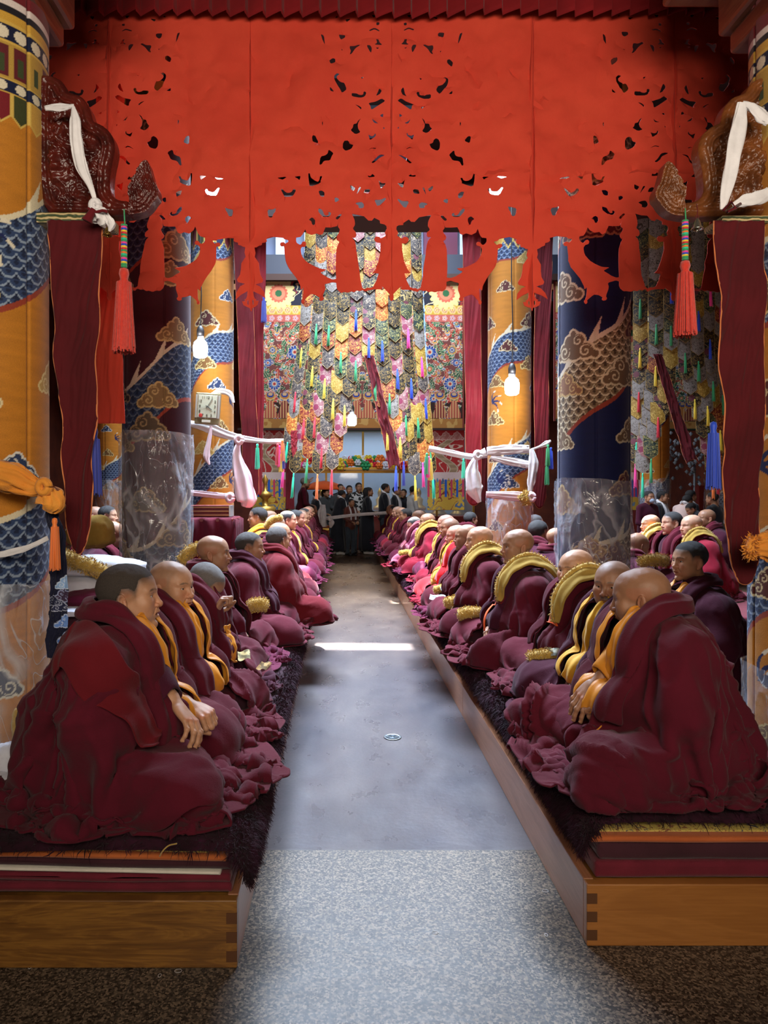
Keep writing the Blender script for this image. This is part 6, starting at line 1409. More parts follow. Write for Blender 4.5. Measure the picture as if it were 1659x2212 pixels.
# right row, front to back
def ex_R1(root, fb):
    for s in (1,):
        B = band([(.40, .10, .10), (.385, .10, .17), (.33, .13, .24)], .055, .05, fb, n=24, m=6, folds=.004, seed=5); soft('golden_hem', B, M['satin_gold'], root, .006)['label'] = 'golden fold at the cuff'
seat_monk(1386, 2.80, 1226, PI-.50, 'seated bald monk nearest the viewer on the right, looking down to the left', PI, .02, head='old', pitch=.12, hair='bald', tone='brown', robe_m='wine', skirt_m='wine', shawl='wine', lining='satin_gold', scale=1.06, cloakk=CK1, cseed=6, sseed=5, skirtk=dict(SK1, size=(1.22, 1.22), off=(.19, -.04)), group=GRR, extras=ex_R1, brow=.5,
    hands=[('rest', H_REST, TR(.27, .13, .255, -.45, .30, -1.05), True, 'wine'), ('open', H_OPEN, TR(.31, .01, .315, .15, .75, -.5), False, 'satin_gold')])
seat_monk(1318, 3.32, 1212, PI+.80, 'monk with small moustache turning toward the viewer, second on the right', PI, .05, head='round', hair='stubble', haircol=(70, 66, 64), tone='brown', robe_m='wine_dark', skirt_m='wine_dark', shawl='wine_dark', lining='saffron', beard=.9, cloakk=CK2, cseed=2, sseed=2, group=GRR, hands=lap(1))
seat_monk(1240, 3.90, 1187, PI+.50, 'pale bald monk with thin beard and red-flapped yellow hat on his shoulder', PI, 0, head='round', hair='bald', tone='tan', robe_m='wine', skirt_m='wine', shawl='wine', beard=.8, cloakk=CK1, cseed=4, sseed=1, group=GRR, hands=lap(1), brow=1)
def ex_R4(root, fb):
    B = band([(.34, .045, .20), (.27, .05, .30), (.22, .055, .42), (.17, .05, .52)], .018, .060, fb, n=30, m=4, folds=.001, seed=9); soft('orange_cord', B, M['orange_cloth'], root, .004)['label'] = 'orange cord'
seat_monk(1116, 4.62, 1143, PI+.12, 'dark-skinned bald monk with orange cord, fourth on the right', PI, 0, head='old', hair='bald', tone='brown', robe_m='wine', skirt_m='wine', shawl='wine_dark', cloakk=CK3, cseed=5, sseed=2, group=GRR, hands=lap(1), brow=.6, extras=ex_R4)
seat_monk(1034, 5.55, 1137, PI+.05, 'bald monk fifth on the right with a yellow hat over his shoulder', PI, 0, head='lean', hair='bald', tone='tan', robe_m='wine', skirt_m='wine', shawl='wine', cloakk=CK1, cseed=1, sseed=3, group=GRR, hands=lap(1))
Rrow = [(1006, 6.2, 1133, 'bald monk close behind the fifth monk on the right', 2, 'wine', None), (985, 6.9, 1134, 'monk with bright scarlet shawl, seventh on the right', 2, 'scarlet', 'saffron'), (970, 7.7, 1119, 'pale bald monk in sunlight, eighth on the right', 0, 'crimson', None), (962, 8.5, 1112, 'sunlit monk with yellow collar, ninth on the right', 0, 'plum', 'saffron'), (922, 9.4, 1109, 'monk with shaved pale head and large yellow hat on the right row', 2, 'crimson', 'saffron'), (896, 10.2, 1117, 'monk with bowed dark head on the right row', 1, 'plum', None), (903, 11.0, 1102, 'monk with cropped hair behind the bowed one', 0, 'wine', 'satin_gold')]
for i, (px, Y, tp, lab, h, rm, ln_) in enumerate(Rrow):
    seat_monk(px, Y, tp, PI-.05+.1*(i % 3), lab, PI, 0, tone=TN[(i*2+1) % 4], hair=HR[h][0], haircol=HR[h][1], robe_m=rm, skirt_m=['plum', 'crimson'][i % 2], shawl='scarlet' if i == 1 else 'wine', lining=ln_, group=GRR, pitch=.35 if i == 5 else 0, **rowk(i+2))
for i in range(5):
    Y = 11.9+.85*i
    seat_monk(PX0+1.09*FPX/Y, Y, PY0+.30*FPX/Y, PI+.1*(i % 3-1), 'distant %s monk, %s from the far end of the right row' % (['wine-robed', 'crimson-robed', 'plum-robed'][i % 3], ORD[4-i]), PI, 0, tone=TN[i % 4], hair=HR[(i+1) % 3][0], haircol=HR[(i+1) % 3][1], robe_m=['wine', 'crimson', 'plum'][i % 3], skirt_m='plum', shawl='wine', lining='saffron' if i % 2 else None, group='distant monks at the far end of the right row', **rowk(i+1))
# rows behind
seat_monk(1487, 4.20, 1170, PI+.22, 'young monk with cropped black hair behind the bald front monk', PI, 0, seat=.37, head='young', hair='short', haircol=(38, 36, 36), tone='tan', robe_m='wine_dark', skirt_m='wine', shawl='wine_dark', lining='satin_gold', cloakk=CK2, cseed=3, sseed=1, group=GRB, line=.052)
BK = [(1376, 6.2, 1150, .25, 0, 'monk with bowed dark head right of the navy pillar', 2, 'wine_dark', 'brown', .4), (1404, 8.6, 1112, PI, PI, 'monk with orange scarf, leftmost of the three sunlit monks at right', 2, 'wine', 'tan', 0), (1450, 8.1, 1106, PI+.1, PI, 'sunlit monk with black cropped hair, middle of three at right', 1, 'crimson', 'fair', 0), (1492, 7.7, 1112, PI+.1, PI, 'sunlit bald monk with yellow hat on his back, rightmost of three', 2, 'crimson', 'fair', 0),
      (1166, 7.0, 1124, .6, 0, 'black-haired person seen from behind beyond the fourth right monk', 1, 'wine_dark', 'tan', 0), (1203, 6.6, 1140, .3, 0, 'bald head showing left of the navy pillar', 2, 'wine_dark', 'tan', .2), (1158, 9.3, 1112, .3, 0, 'grey-haired head near the plastic-wrapped right pillar', 3, 'wine', 'tan', 0), (1018, 10.6, 1106, .4, 0, 'dark-haired head beyond the right row of monks', 1, 'wine', 'brown', 0),
      (208, 9.4, 1094, .0, 0, 'pale shaven monk at far left behind the dark banner', 0, 'crimson', 'fair', 0), (234, 9.0, 1089, .0, 0, 'black-haired monk at far left beside the pale shaven one', 1, 'crimson', 'fair', 0), (240, 6.6, 1124, .5, 0, 'dark bowed head left of the maroon pillar', 2, 'wine_dark', 'brown', .5), (556, 9.0, 1096, PI, PI, 'monk wrapped in bright yellow looking left behind the left row', 1, 'saffron', 'fair', 0), (1525, 9.5, 1100, PI, PI, 'dark monk behind the three sunlit ones at right', 2, 'wine_dark', 'brown', 0), (585, 10.6, 1103, .1, 0, 'monk behind the left row beside the yellow-wrapped one', 0, 'wine', 'tan', 0)]
for i, (px, Y, tp, an, fc, lab, h, rm, tn, pt) in enumerate(BK):
    k = rowk(i); zt = HEYE-(tp-PY0)*Y/FPX
    seat_monk(px, Y, tp, an, lab, fc, 0, seat=.365, scale=max(.95, min(1.13, (zt-.365)/.79)), tone=tn, hair=HR[h][0], haircol=HR[h][1], robe_m=rm, skirt_m='wine', shawl='wine' if rm != 'saffron' else 'saffron', lining='satin_gold' if i == 1 else None, pitch=pt, group=GRB, **k)
# hats over shoulders (facing -x: the side toward the viewer is their left, +1)
def hat_on(px, Y, top, side, facing, label, patch=None, seed=0):
    X = (px-PX0)*Y/FPX; a = facing; z = SEAT; return yellow_hat((X-math.cos(a)*.145, Y, z+.012), a, side, seed=seed, label=label, patch=M[patch] if patch else None, group='yellow crested hats')
hat_on(1240, 3.90, 0, 1, PI, 'yellow fleece hat with red flap on the pale bald monk', 'orange_cloth', 1)
hat_on(1116, 4.62, 0, 1, PI, 'yellow crested hat over the shoulder of the dark-skinned bald monk', 'rust_patch', 2)
hat_on(1034, 5.55, 0, 1, PI, 'yellow crested hat over the shoulder of the fifth right monk', None, 3)
hat_on(922, 9.4, 0, 1, PI, 'large sunlit yellow hat on a monk far down the right row', None, 4)
hat_on(1492, 7.7, 0, 1, PI, 'orange-yellow hat on the back of the rightmost sunlit monk', None, 5)
hat_on(1404, 8.6, 0, 1, PI, 'yellow hat behind the sunlit monk with orange scarf', None, 6)
for px, py, Y, l_, lab, s_ in ((1178, 1420, 3.65, .15, 'yellow fleece hat with banknote lying in a lap', 0), (1015, 1326, 4.95, .14, 'folded yellow fleece hat in the lap of the fourth right monk', 1), (985, 1300, 5.5, .15, 'brownish fleece hat in a lap farther down the right row', 2), (958, 1273, 6.3, .15, 'fleece hat with white paper in a lap on the right', 3), (948, 1257, 6.9, .13, 'small pale fleece hat in a sunlit lap on the right', 4), (880, 1194, 9.6, .2, 'distant yellow hat in a lap on the right row', 5),
                              (558, 1308, 4.7, .10, 'yellow fleece roll in the lap behind the bowing monk', 6), (198, 1232, 3.75, .22, 'long curly yellow fleece roll lying over the white bundles', 7), (420, 1196, 4.7, .12, 'yellow fleece edge rising behind the fourth left monk', 8), (1410, 1212, 4.9, .17, 'pale fleece hat on the bench left of the young monk', 9), (1250*0+592, 1128, 7.2, .16, 'curved brown-yellow hat crest behind the bright red cloak', 10)):
    p = P(px, py, Y); rr_ = .032 if Y < 4 else .036
    if s_ == 7: pth = [p+Vector((-.16, .0, .075)), p+Vector((-.05, -.02, .04)), p+Vector((.06, 0, -.01)), p+Vector((.15, .02, -.09))]
    elif s_ in (8, 10): pth = [p+Vector((-.09, 0, -.06)), p+Vector((-.02, 0, .02)), p+Vector((.09, 0, .05))]
    else: pth = [p+Vector((-l_*.6, 0, -.01)), p+Vector((0, -.02, .012)), p+Vector((l_*.6, 0, 0))]
    o = plush_roll(pth, rr_ if s_ != 7 else .034, 20+s_, 1800 if Y < 5.6 else 500, .007 if s_ != 7 else .012, 'fleece_hat'); tag(o, lab, 'hat', 'yellow fleece hats')
# ------------------------------------------------------------------ standing people at the far end
M['coat_black'] = cloth('coat_black', srgb(24, 26, 32), srgb(36, 38, 46)); M['coat_grey'] = cloth('coat_grey', srgb(58, 60, 62), srgb(76, 78, 80)); M['jeans'] = cloth('jeans', srgb(44, 52, 62), srgb(62, 72, 82)); M['coat_leather'] = cloth('leather_red', srgb(84, 40, 34), srgb(110, 56, 44), rough=.5); M['coat_white'] = cloth('coat_white', srgb(206, 206, 204), srgb(226, 226, 222)); M['coat_pink'] = cloth('coat_pink', srgb(196, 168, 160), srgb(212, 186, 176)); M['stripe'] = mat('patterned_shirt', srgb(200, 200, 200), .8)
v = coords(M['stripe']); L(M['stripe'], ramp(M['stripe'], noise(M['stripe'], v, 16, 1), [(.47, srgb(24, 24, 26)), (.53, srgb(206, 206, 206))]), bs(M['stripe']).inputs['Base Color'])
M['shoe_white'] = mat('shoe_white', srgb(210, 210, 206), .5); M['shoe_black'] = mat('shoe_black', srgb(24, 24, 26), .5); M['mask_blue'] = mat('face_mask', srgb(170, 190, 210), .8)
def stander(px, Y, top, ang, label, coat, legs='skirt', legm='coat_black', shoe='shoe_black', scarf_=False, hairc=(24, 22, 22), long_hair=False, mask=False, bend=0.0, arm=None, tone='tan', child=False, grp='people standing at the far end'):
    X = (px-PX0)*Y/FPX; H = HEYE-(top-PY0)*Y/FPX; s = H/1.68; root = empty('person', (X, Y, 0), ang, label, 'person', grp); root.scale = (s,)*3
    hx = .02+bend*.30; hz = 1.565-bend*.10
    figure_head(root, 'far', 0, bend*.9, 0, (hx+.03, 0, hz), tone, 'short', hairc, False)
    if long_hair:
        b = MB(); b.tube(spline([(hx-.02, 0, hz+.07), (hx-.075, 0, hz), (hx-.085, 0, hz-.12), (hx-.08, 0, hz-.24)], 12), [.05, .075, .06, .02], 12) if False else b.lathe([(0, -.24), (.05, -.22), (.075, -.08), (.085, .02), (.05, .09), (0, .105)], (hx-.045, 0, hz), 16); b.build('long_hair', hair_mat(hairc), root, True)
    fold = lambda p: .012*np.sin(np.arctan2(p[..., 1], p[..., 0])*7+p[..., 2]*3)*np.clip((.95-p[..., 2])*2, 0, 1)
    aR = arm == 'up'
    def coatf(p):
        q = p.copy(); q[..., 1] = np.abs(q[..., 1]); k = bend*.55
        d = smin(ell(q, (.0+bend*.06, 0, 1.05), (.125, .175, .26)), ell(q, (k*.42, 0, 1.26), (.12, .185, .17)), .06)
        d = smin(d, cap(q, (k*.5, .05, 1.41), (k*.5, .165, 1.375), .055, .055), .05)
        d = smin(d, cap(p, (k*.5, -.185, 1.36), (.03+k*.5, -.235, 1.10), .055, .048), .03); d = smin(d, cap(p, (.03+k*.5, -.235, 1.10), (.20+k*.4, -.13, 1.02), .048, .038), .02)
        if aR: d = smin(d, cap(p, (.0, .185, 1.36), (.12, .26, 1.55), .06, .05), .03)
        else: d = smin(d, cap(p, (k*.5, .185, 1.36), (.03+k*.5, .235, 1.10), .055, .048), .03); d = smin(d, cap(p, (.03+k*.5, .235, 1.10), (.20+k*.4, .11, 1.02), .048, .038), .02)
        if legs == 'skirt':
            d = smin(d, cap(p, (0, 0, .98), (0, 0, .20), .165, .21), .06)
            d = smax(d, -(p[..., 2]-.10), .01)
        else: d = smin(d, ell(q, (0, 0, .88), (.14, .18, .14)), .04)
        return d+fold(p)
    V, Q = snets(coatf, (-.34, -.36, .06), (.50, .40, 1.72 if aR else 1.50), .028, 2); link('coat', mesh_np('coat', V, Q), M[coat], root)
    if legs != 'skirt':
        def lf(p): q = p.copy(); q[..., 1] = np.abs(q[..., 1]); return smin(cap(q, (0, .085, .85), (.01, .095, .48), .095, .068), cap(q, (.01, .095, .48), (-.01, .10, .08), .068, .058), .03)
        V, Q = snets(lf, (-.2, -.3, .03), (.2, .3, 1.0), .028, 1); link('trousers', mesh_np('trousers', V, Q), M[legm], root)
    for y in (.1, -.1):
        b = MB(); b.tube(spline([(-.09, y, .045), (0, y, .055), (.10, y, .042), (.17, y, .03)], 10), [.035, .048, .050, .050, .05, .05, .05, .048, .042, .03], 12, flat=.8); b.build('shoe', M[shoe], root, True)
    if aR: put_hand(root, 'open', H_OPEN, TR(.12, .26, 1.56, .3, -1.0, 0), True, tone, None, True)
    for y in (.11, -.13) if not aR else (-.13,): put_hand(root, 'rest', H_REST, TR(.20+bend*.22, y, 1.015, -.6 if y > 0 else .6, .3, 0), y > 0, tone, None, True)
    if scarf_:
        k = bend*.28; scarf([(.13+k, .085, 1.06), (.13+k, .09, 1.25), (.07+k, .085, 1.40), (-.03+k, .05, 1.475), (-.05+k, 0, 1.485), (-.03+k, -.05, 1.475), (.07+k, -.085, 1.40), (.13+k, -.09, 1.25), (.13+k, -.085, 1.02)], [.03, .03, .028, .03, .03], M['khata'], None, flat=.5, n=40, parent=root)
    if mask: b = MB(); b.lathe([(0, -.05), (.045, -.035), (.058, 0), (.045, .035), (0, .045)], (hx+.092, 0, hz-.065), 14); b.build('face_mask', M['mask_blue'], root, True)
    return root
ST = [(655, 16.9, 1031, .1, 'standing monk in maroon raising one arm at the far left of the crowd', 'wine', dict(arm='up', hairc=(110, 100, 92))),
 (681, 16.8, 1059, .3, 'woman in black with white scarf and pale blue mask', 'coat_black', dict(scarf_=True, mask=True)), (702, 17.5, 1055, -.8, 'woman in dark clothes looking toward the viewer beside the masked woman', 'coat_grey', dict(long_hair=True)),
 (729, 16.6, 1056, .5, 'person in a long black robe seen from behind with white collar scarf', 'coat_black', dict(scarf_=True, shoe='shoe_white', bend=.25)), (734, 17.6, 1045, -1.2, 'dark-haired man in the back of the crowd left of the beanie wearer', 'coat_grey', dict(legs='t', legm='jeans')),
 (754, 17.5, 1048, -1.4, 'person with dark hair in the middle of the back crowd', 'coat_black', dict(legs='t')), (774, 17.2, 1042, -1.3, 'man in black and white patterned shirt facing the viewer', 'stripe', dict(legs='t', legm='jeans')),
 (757, 16.4, 1077, -.9, 'child in reddish leather coat with pale scarf', 'coat_leather', dict(scarf_=True, legs='t', legm='jeans', child=True)), (793, 16.7, 1052, .0, 'woman in long black coat and white sneakers in profile', 'coat_black', dict(long_hair=True, shoe='shoe_white')),
 (829, 16.9, 1044, .1, 'tall man in dark jacket and jeans with white collar', 'coat_black', dict(legs='t', legm='jeans', scarf_=True)), (853, 17.1, 1050, -.2, 'woman with white scarf just right of the tall man', 'coat_black', dict(scarf_=True)),
 (873, 17.5, 1056, -2.0, 'dark-clothed person raising one arm at the right of the crowd', 'coat_black', dict(arm='up')), (890, 17.1, 1049, .3, 'person in white shirt wearing a mask at the right end of the crowd', 'coat_white', dict(mask=True, legs='t'))]
for px, Y, tp, an, lab, ct, k in ST: stander(px, Y, tp, an, lab, ct, **k)
for px, Y, tp, an, lab, ct, k in [(1398, 11.6, 1060, -1.2, 'person in maroon with a pale blue mask in the right bay', 'wine_dark', dict(mask=True)), (1426, 12.0, 1060, -.6, 'dark-haired visitor with white scarf in the right bay', 'coat_black', dict(scarf_=True)), (1466, 11.4, 1062, .4, 'visitor in pale pink coat bending forward', 'coat_pink', dict(bend=.5, scarf_=True)), (1488, 12.0, 1058, .2, 'dark-clothed visitor with white scarf behind the pink coat', 'coat_black', dict(scarf_=True)), (1520, 11.2, 1078, PI, 'black-clothed visitor bending low at the right', 'coat_black', dict(bend=.6)), (1544, 11.0, 1062, 2.2, 'dark visitor half hidden by the right banner', 'coat_black', {})]:
    stander(px, Y, tp, an, lab, ct, grp='visitors standing in the right bay', **k)
# ------------------------------------------------------------------ small things
def bulb(px, py, Y, label, power):
    p = P(px, py, Y); r = empty('hanging_bulb', p, 0, label, 'lamp'); h = .075
    m = mat('lit_bulb', (1, 1, 1), .3); bs(m).inputs['Emission Color'].default_value = (.92, .97, 1, 1); bs(m).inputs['Emission Strength'].default_value = 16
    b = MB(); b.lathe([(0, -.09), (.05, -.088), (.072, -.07), (.078, -.02), (.078, .045), (.072, .06)], (0, 0, 0), 24); b.build('bulb_glass', m, r, True)
    w = mat('bulb_collar', srgb(200, 205, 210), .4); b = MB(); b.lathe([(.078, .045), (.074, .075), (.045, .105), (.036, .11), (.036, .15), (0, .15)], (0, 0, 0), 20); b.build('bulb_collar', w, r, True)
    b = MB(); b.lathe([(0, .15), (.040, .15), (.042, .20), (.03, .24), (.012, .26), (0, .26)], (0, 0, 0), 16); b.build('socket', mat('socket_black', srgb(30, 28, 30), .5), r, True)
    b = MB(); b.tube([(0, 0, .26), (.01, 0, .6), (-.005, 0, 1.2), (0, 0, 7.88-p.z)], .006, 6); b.build('cord', mat('black_cord', srgb(24, 22, 22), .6), r, True)
    d = bpy.data.lights.new('bulb_light', 'POINT'); d.energy = power; d.color = (.95, .97, 1); d.shadow_soft_size = .08; o = bpy.data.objects.new('bulb_light', d); COL.objects.link(o); o.parent = r; o.location = (0, -.14, -.02)
bulb(433, 755, 7.72, 'glowing white bulb hanging in front of the clock pillar', 26)
bulb(1106, 836, 7.72, 'glowing white bulb hanging in front of the right golden pillar', 26)
bulb(760, 908, 11.5, 'small bright bulb shining through the slit of the central brocade', 10)
# square wall clock on the pillar
pc_ = P(449, 883, 7.80); ck = empty('wall_clock', pc_, 0, 'square wall clock with mirrored gold frame showing five past four', 'clock'); ck.rotation_euler = (0, math.radians(3.5), 0)
s_ = 7.8/FPX; w2, h2 = 27*s_, 34*s_
b = MB(); b.box((-w2, -.02, -h2), (w2, .03, h2)); b.build('case', mat('champagne', srgb(176, 168, 130), .25, .6), ck, bevel=.01)
b = MB(); b.box((-w2*.80, -.030, -h2*.62), (w2*.80, -.018, h2*.86)); b.build('rim', mat('silver_rim', srgb(206, 206, 196), .2, .7), ck, bevel=.006)
b = MB(); b.box((-w2*.74, -.034, -h2*.57), (w2*.74, -.029, h2*.81)); b.build('dial', mat('dial', srgb(196, 200, 176), .5), ck)
MB().box((-w2*.38, -.036, -h2*.88), (w2*.30, -.02, -h2*.72)).build('name_plate', mat('plate', srgb(214, 214, 196), .5), ck)
for s in (-1, 1):
    for k in range(13): q = MB(); q.box((s*w2*.90-.010, -.026, -h2*.60+k*h2*.112), (s*w2*.90+.010, -.018, -h2*.60+k*h2*.112+.020)); q.build('mirror_chip', mat('chip', srgb(230, 230, 220), .15, .5) if k == 0 and s == -1 else bpy.data.materials['chip'], ck)
ink = mat('clock_ink', srgb(50, 48, 40), .6)
def text(body, size, loc, m, parent, name, rot=(PI/2, 0, 0), ext=.001):
    c = bpy.data.curves.new(name, 'FONT'); c.body = body; c.size = size; c.align_x = 'CENTER'; c.align_y = 'CENTER'; c.extrude = ext
    t = bpy.data.objects.new(name, c); COL.objects.link(t); dg = bpy.context.evaluated_depsgraph_get(); me = bpy.data.meshes.new_from_object(t.evaluated_get(dg)); bpy.data.objects.remove(t)
    me.materials.clear(); o = link(name, me, m, parent); o.location = loc; o.rotation_euler = rot; return o
cz = h2*.12
for i in range(1, 13):
    a = PI/2-i*PI/6; cx_, cz_ = math.cos(a), math.sin(a); k = 1/max(abs(cx_), abs(cz_)); k = min(k, 1.22); text(str(i), .040, (w2*.60*cx_*k, -.036, cz+h2*.56*cz_*k), ink, ck, 'numeral')
for ang, ln_, wd in ((PI/2-(4+5/60)*PI/6, .06, .0035), (PI/2-PI/6, .10, .0026), (PI/2-43*PI/30, .10, .001)):
    b = MB(); b.tube([(-.02*math.cos(ang), -.039, cz-.02*math.sin(ang)), (ln_*math.cos(ang), -.039, cz+ln_*math.sin(ang))], wd, 6); b.build('hand', ink, ck).name = 'clock_hand'
b = MB(); b.lathe([(0, -.005), (.02, -.004), (.022, 0)], (-w2*.50, -.036, -h2*.46), 12, axis='y'); b.build('red_spot', mat('red_spot', srgb(190, 60, 50), .5), ck)
# brass bells and the long coloured tassels under the brackets
m = mat('brass', srgb(150, 120, 60), .25, .9); M['brass'] = m; M['bell_silver'] = mat('bell_silver', srgb(180, 176, 160), .22, .9)
def bell(px, py, Y, mt, r, label):
    p = P(px, py, Y); q = empty('bell', p, 0, label, 'bell'); b = MB(); b.lathe([(0, .055), (.010, .053), (.014, .040), (.022, .030), (.026, .012), (.032, -.006), (.042, -.020), (.044, -.026), (.040, -.026), (.028, -.008), (0, .03)], (0, 0, 0), 28); b.build('bell_body', mt, q, True)
    b = MB(); b.tube([(0, 0, .02), (0, 0, -.03)], .003, 6); b.lathe([(0, -.045), (.010, -.038), (.010, -.030), (0, -.022)], (0, 0, 0), 12); b.build('clapper', mt, q, True)
    b = MB(); t = np.linspace(0, 2*PI, 14); b.tube(np.stack([.010*np.cos(t), 0*t, .064+.011*np.sin(t)], 1), .003, 6); b.tube([(0, 0, .072), (.004, 0, .11), (0, .01, .16)], .003, 5); b.build('hanging_loop', M['banner_red'], q, True); q.scale = (r/.044,)*3
bell(232, 503, 2.84, M['brass'], .020, 'small brass bell hanging from the left white scarf end')
bell(1506, 488, 2.97, M['bell_silver'], .026, 'silvery bell hanging under the right bracket')
def ctassel(px, y0, y1, y2, y3, Y, label, seed):
    a = P(px, y0, Y); q = empty('long_tassel', a, 0, label, 'tassel'); rng = random.Random(seed); L1 = (y1-y0)*Y/FPX; L2 = (y2-y1)*Y/FPX; L3 = (y3-y2)*Y/FPX
    MB().tube([(0, 0, 0), (.003, 0, -L1)], .003, 6).build('cord', M['t_green'], q, True)
    n = 22; cs = ['green', 'pink', 'blue', 'yellow', 'red', 'green', 'orange', 'teal']
    for i in range(n): z0 = -L1-L2*i/n; MB().lathe([(0, z0), (.0125, z0-.0005), (.0135, z0-L2/n*.5), (.0125, z0-L2/n+.0004), (0, z0-L2/n)], (0, 0, 0), 14).build('thread_band', M['t_'+(cs[i % 8] if i not in (0, n-1, n-2) else 'green')], q, True)
    b = MB(); tassel_mb(b, (0, 0, -L1-L2), L3, .034, 16, 150, seed, 1.05); b.build('red_fringe', M['fringe'], q, True)
cl('fringe', (196, 50, 40), (214, 66, 50), sheen=.4, bumpk=.8, nscale=60)
ctassel(268, 452, 485, 578, 757, 2.95, 'long red tassel with colour-banded neck under the left bracket', 1)
ctassel(1480, 450, 476, 562, 722, 2.99, 'long red tassel with colour-banded neck under the right bracket', 2)
for px, ya, yb, Y, c, lab in ((204, 922, 1068, 2.93, 'royal', 'long royal blue tassel beside the left dark banner'), (1541, 910, 1054, 2.98, 'blue', 'long blue tassel beside the right dark banner'), (556, 958, 1012, 7.86, 'teal', 'turquoise tassel hanging under the left white scarf'), (1001, 990, 1032, 7.86, 'teal', 'turquoise tassel hanging under the right white scarf'), (570, 640, 696, 8.09, 'royal', 'thin dark blue tassel at the upper edge of the thangka')):
    b = MB(); k = (yb-ya)*Y/FPX; tassel_mb(b, (0, 0, 0), k, k*.085, 12, 40, int(px)); o = b.build('tassel', M['t_'+c], None, True, loc=P(px, ya, Y)); tag(o, lab, 'tassel')
for i, (px, py, c) in enumerate(((604, 962, 'pink'), (610, 966, 'royal'), (600, 958, 'red'), (607, 972, 'yellow'), (926, 985, 'pink'), (930, 990, 'yellow'), (922, 978, 'green'), (610, 950, 'orange'), (1184, 960, 'green'), (1190, 966, 'blue'), (1182, 1000, 'green'))):
    b = MB(); tassel_mb(b, (0, 0, 0), .24, .024, 10, 24, i); o = b.build('tassel', M['t_'+c], None, True, loc=P(px, py, 7.86)); tag(o, 'small %s tassel hanging where the %s white scarf meets the brocade' % (c, 'left' if px < 700 else ('right' if px < 1000 else 'farthest right')), 'tassel', 'bright tassels where the white scarves meet the brocade')
b = MB(); tassel_mb(b, (0, 0, 0), .19, .017, 12, 50, 9); o = b.build('tassel', M['t_orange'], None, True, loc=P(118, 1118, 2.62)); tag(o, 'orange-red tassel hanging below the orange knot at left', 'tassel')
# floor drain
dr = empty('floor_drain', (P(848, 1593, 1).x, 0, 0), 0, 'small round metal floor drain in the middle of the aisle', 'drain'); Yd = HEYE*FPX/(1593-PY0); dr.location = ((848-PX0)*Yd/FPX, Yd, .001)
b = MB(); b.lathe([(0, 0), (.052, 0), (.054, .003), (.046, .004), (.044, .002), (0, .002)], (0, 0, 0), 32); b.build('ring', mat('drain_metal', srgb(150, 160, 165), .3, .8), dr, True)
b = MB(); 
for k in range(3):
    t = np.linspace(0, 2*PI, 30); b.tube(np.stack([(.012+.011*k)*np.cos(t), (.012+.011*k)*np.sin(t), .004+0*t], 1), .0028, 5)
b.build('grate', mat('drain_grate', srgb(84, 92, 100), .4, .6), dr, True)
# scripture box on a cloth-covered table in the left row
tb = empty('reading_table', (-1.32, 6.9, 0), 0, 'low table under a maroon cloth beside the clock pillar', 'table'); tb.location = P(460, 1060, 6.5)*1; tb.location.z = 0; tx, ty = tb.location.x, 6.5
zt_ = HEYE-(1118-PY0)*6.5/FPX
b = MB(); b.box((-.42, -.25, zt_-.03), (.22, .25, zt_)); b.build('table_top', M['red_lacquer'], tb, bevel=.005)
for x_, y_ in ((-.38, -.2), (.18, -.2), (-.38, .2), (.18, .2)): MB().box((x_-.025, y_-.025, 0), (x_+.025, y_+.025, zt_-.03)).build('leg', M['red_lacquer'], tb)
g = np.linspace(-1, 1, 40); A_, B_ = np.meshgrid(g, g, indexing='ij'); d_ = np.maximum(np.abs(A_)-.78, np.abs(B_)-.78); Zc = zt_+.006-np.clip(d_, 0, 1)*1.5*(1+.15*np.sin(A_*14+B_*11)); Xc = -.10+np.clip(A_, -.80, .80)/.78*.32+.02*np.sin(B_*20)*(d_ > 0); Yc = np.clip(B_, -.80, .80)/.78*.26+.02*np.sin(A_*18)*(d_ > 0)
o = link('table_cloth', grid_mesh('table_cloth', np.stack([Xc, Yc, Zc], -1)), M['wine'], None, (tx, ty, 0)); tag(o, 'maroon cloth spread over the low table beside the clock pillar', 'cloth')
bx = empty('scripture_box', (tx-.1, ty, zt_+.012), 0, 'dark red scripture book box with gilt lines on the low table', 'box')
for i in range(3): b = MB(); b.box((-.30, -.11, .035*i), (.26, .11, .035*i+.031)); b.build('volume', M['red_lacquer'], bx, bevel=.004); b = MB(); b.box((-.301, -.112, .035*i+.012), (.262, .112, .035*i+.016)); b.build('gilt_line', M['gilt'], bx)
b = MB(); b.box((.262, -.10, .0), (.275, .10, .10)); b.build('metal_end', mat('metal_end', srgb(190, 190, 190), .3, .7), bx)
# banknote and papers in laps
def note(px, py, Y, w, h, a, label, c=(200, 206, 190), tilt=.5):
    p = P(px, py, Y); b = MB(); g = np.linspace(-.5, .5, 9); A_, B_ = np.meshgrid(g, g, indexing='ij'); V = np.stack([A_*w, B_*h, .012*np.sin(A_*5)+.006*B_], -1).reshape(-1, 3); b.add(V, grid_faces(9, 9)); b.add(V-np.array([0, 0, .0006]), grid_faces(9, 9)[:, ::-1])
    m = mat('paper', srgb(*c), .8); v = coords(m); L(m, ramp(m, noise(m, v, 34, 2), [(.45, srgb(*c)), (.6, srgb(*[x*.55 for x in c]))]), bs(m).inputs['Base Color']); o = b.build('banknote', m, None, True, loc=p); o.rotation_euler = (tilt, .15, a); return tag(o, label, 'paper')
note(1195, 1408, 3.60, .062, .040, -.4, 'small grey-green banknote lying on the yellow hat', tilt=.9)
note(968, 1272, 6.2, .14, .05, .3, 'pale folded paper on a fleece hat in a right-hand lap', (200, 210, 220)); note(945, 1290, 6.0, .13, .06, -.2, 'second pale paper beside the fleece hats', (190, 196, 200))
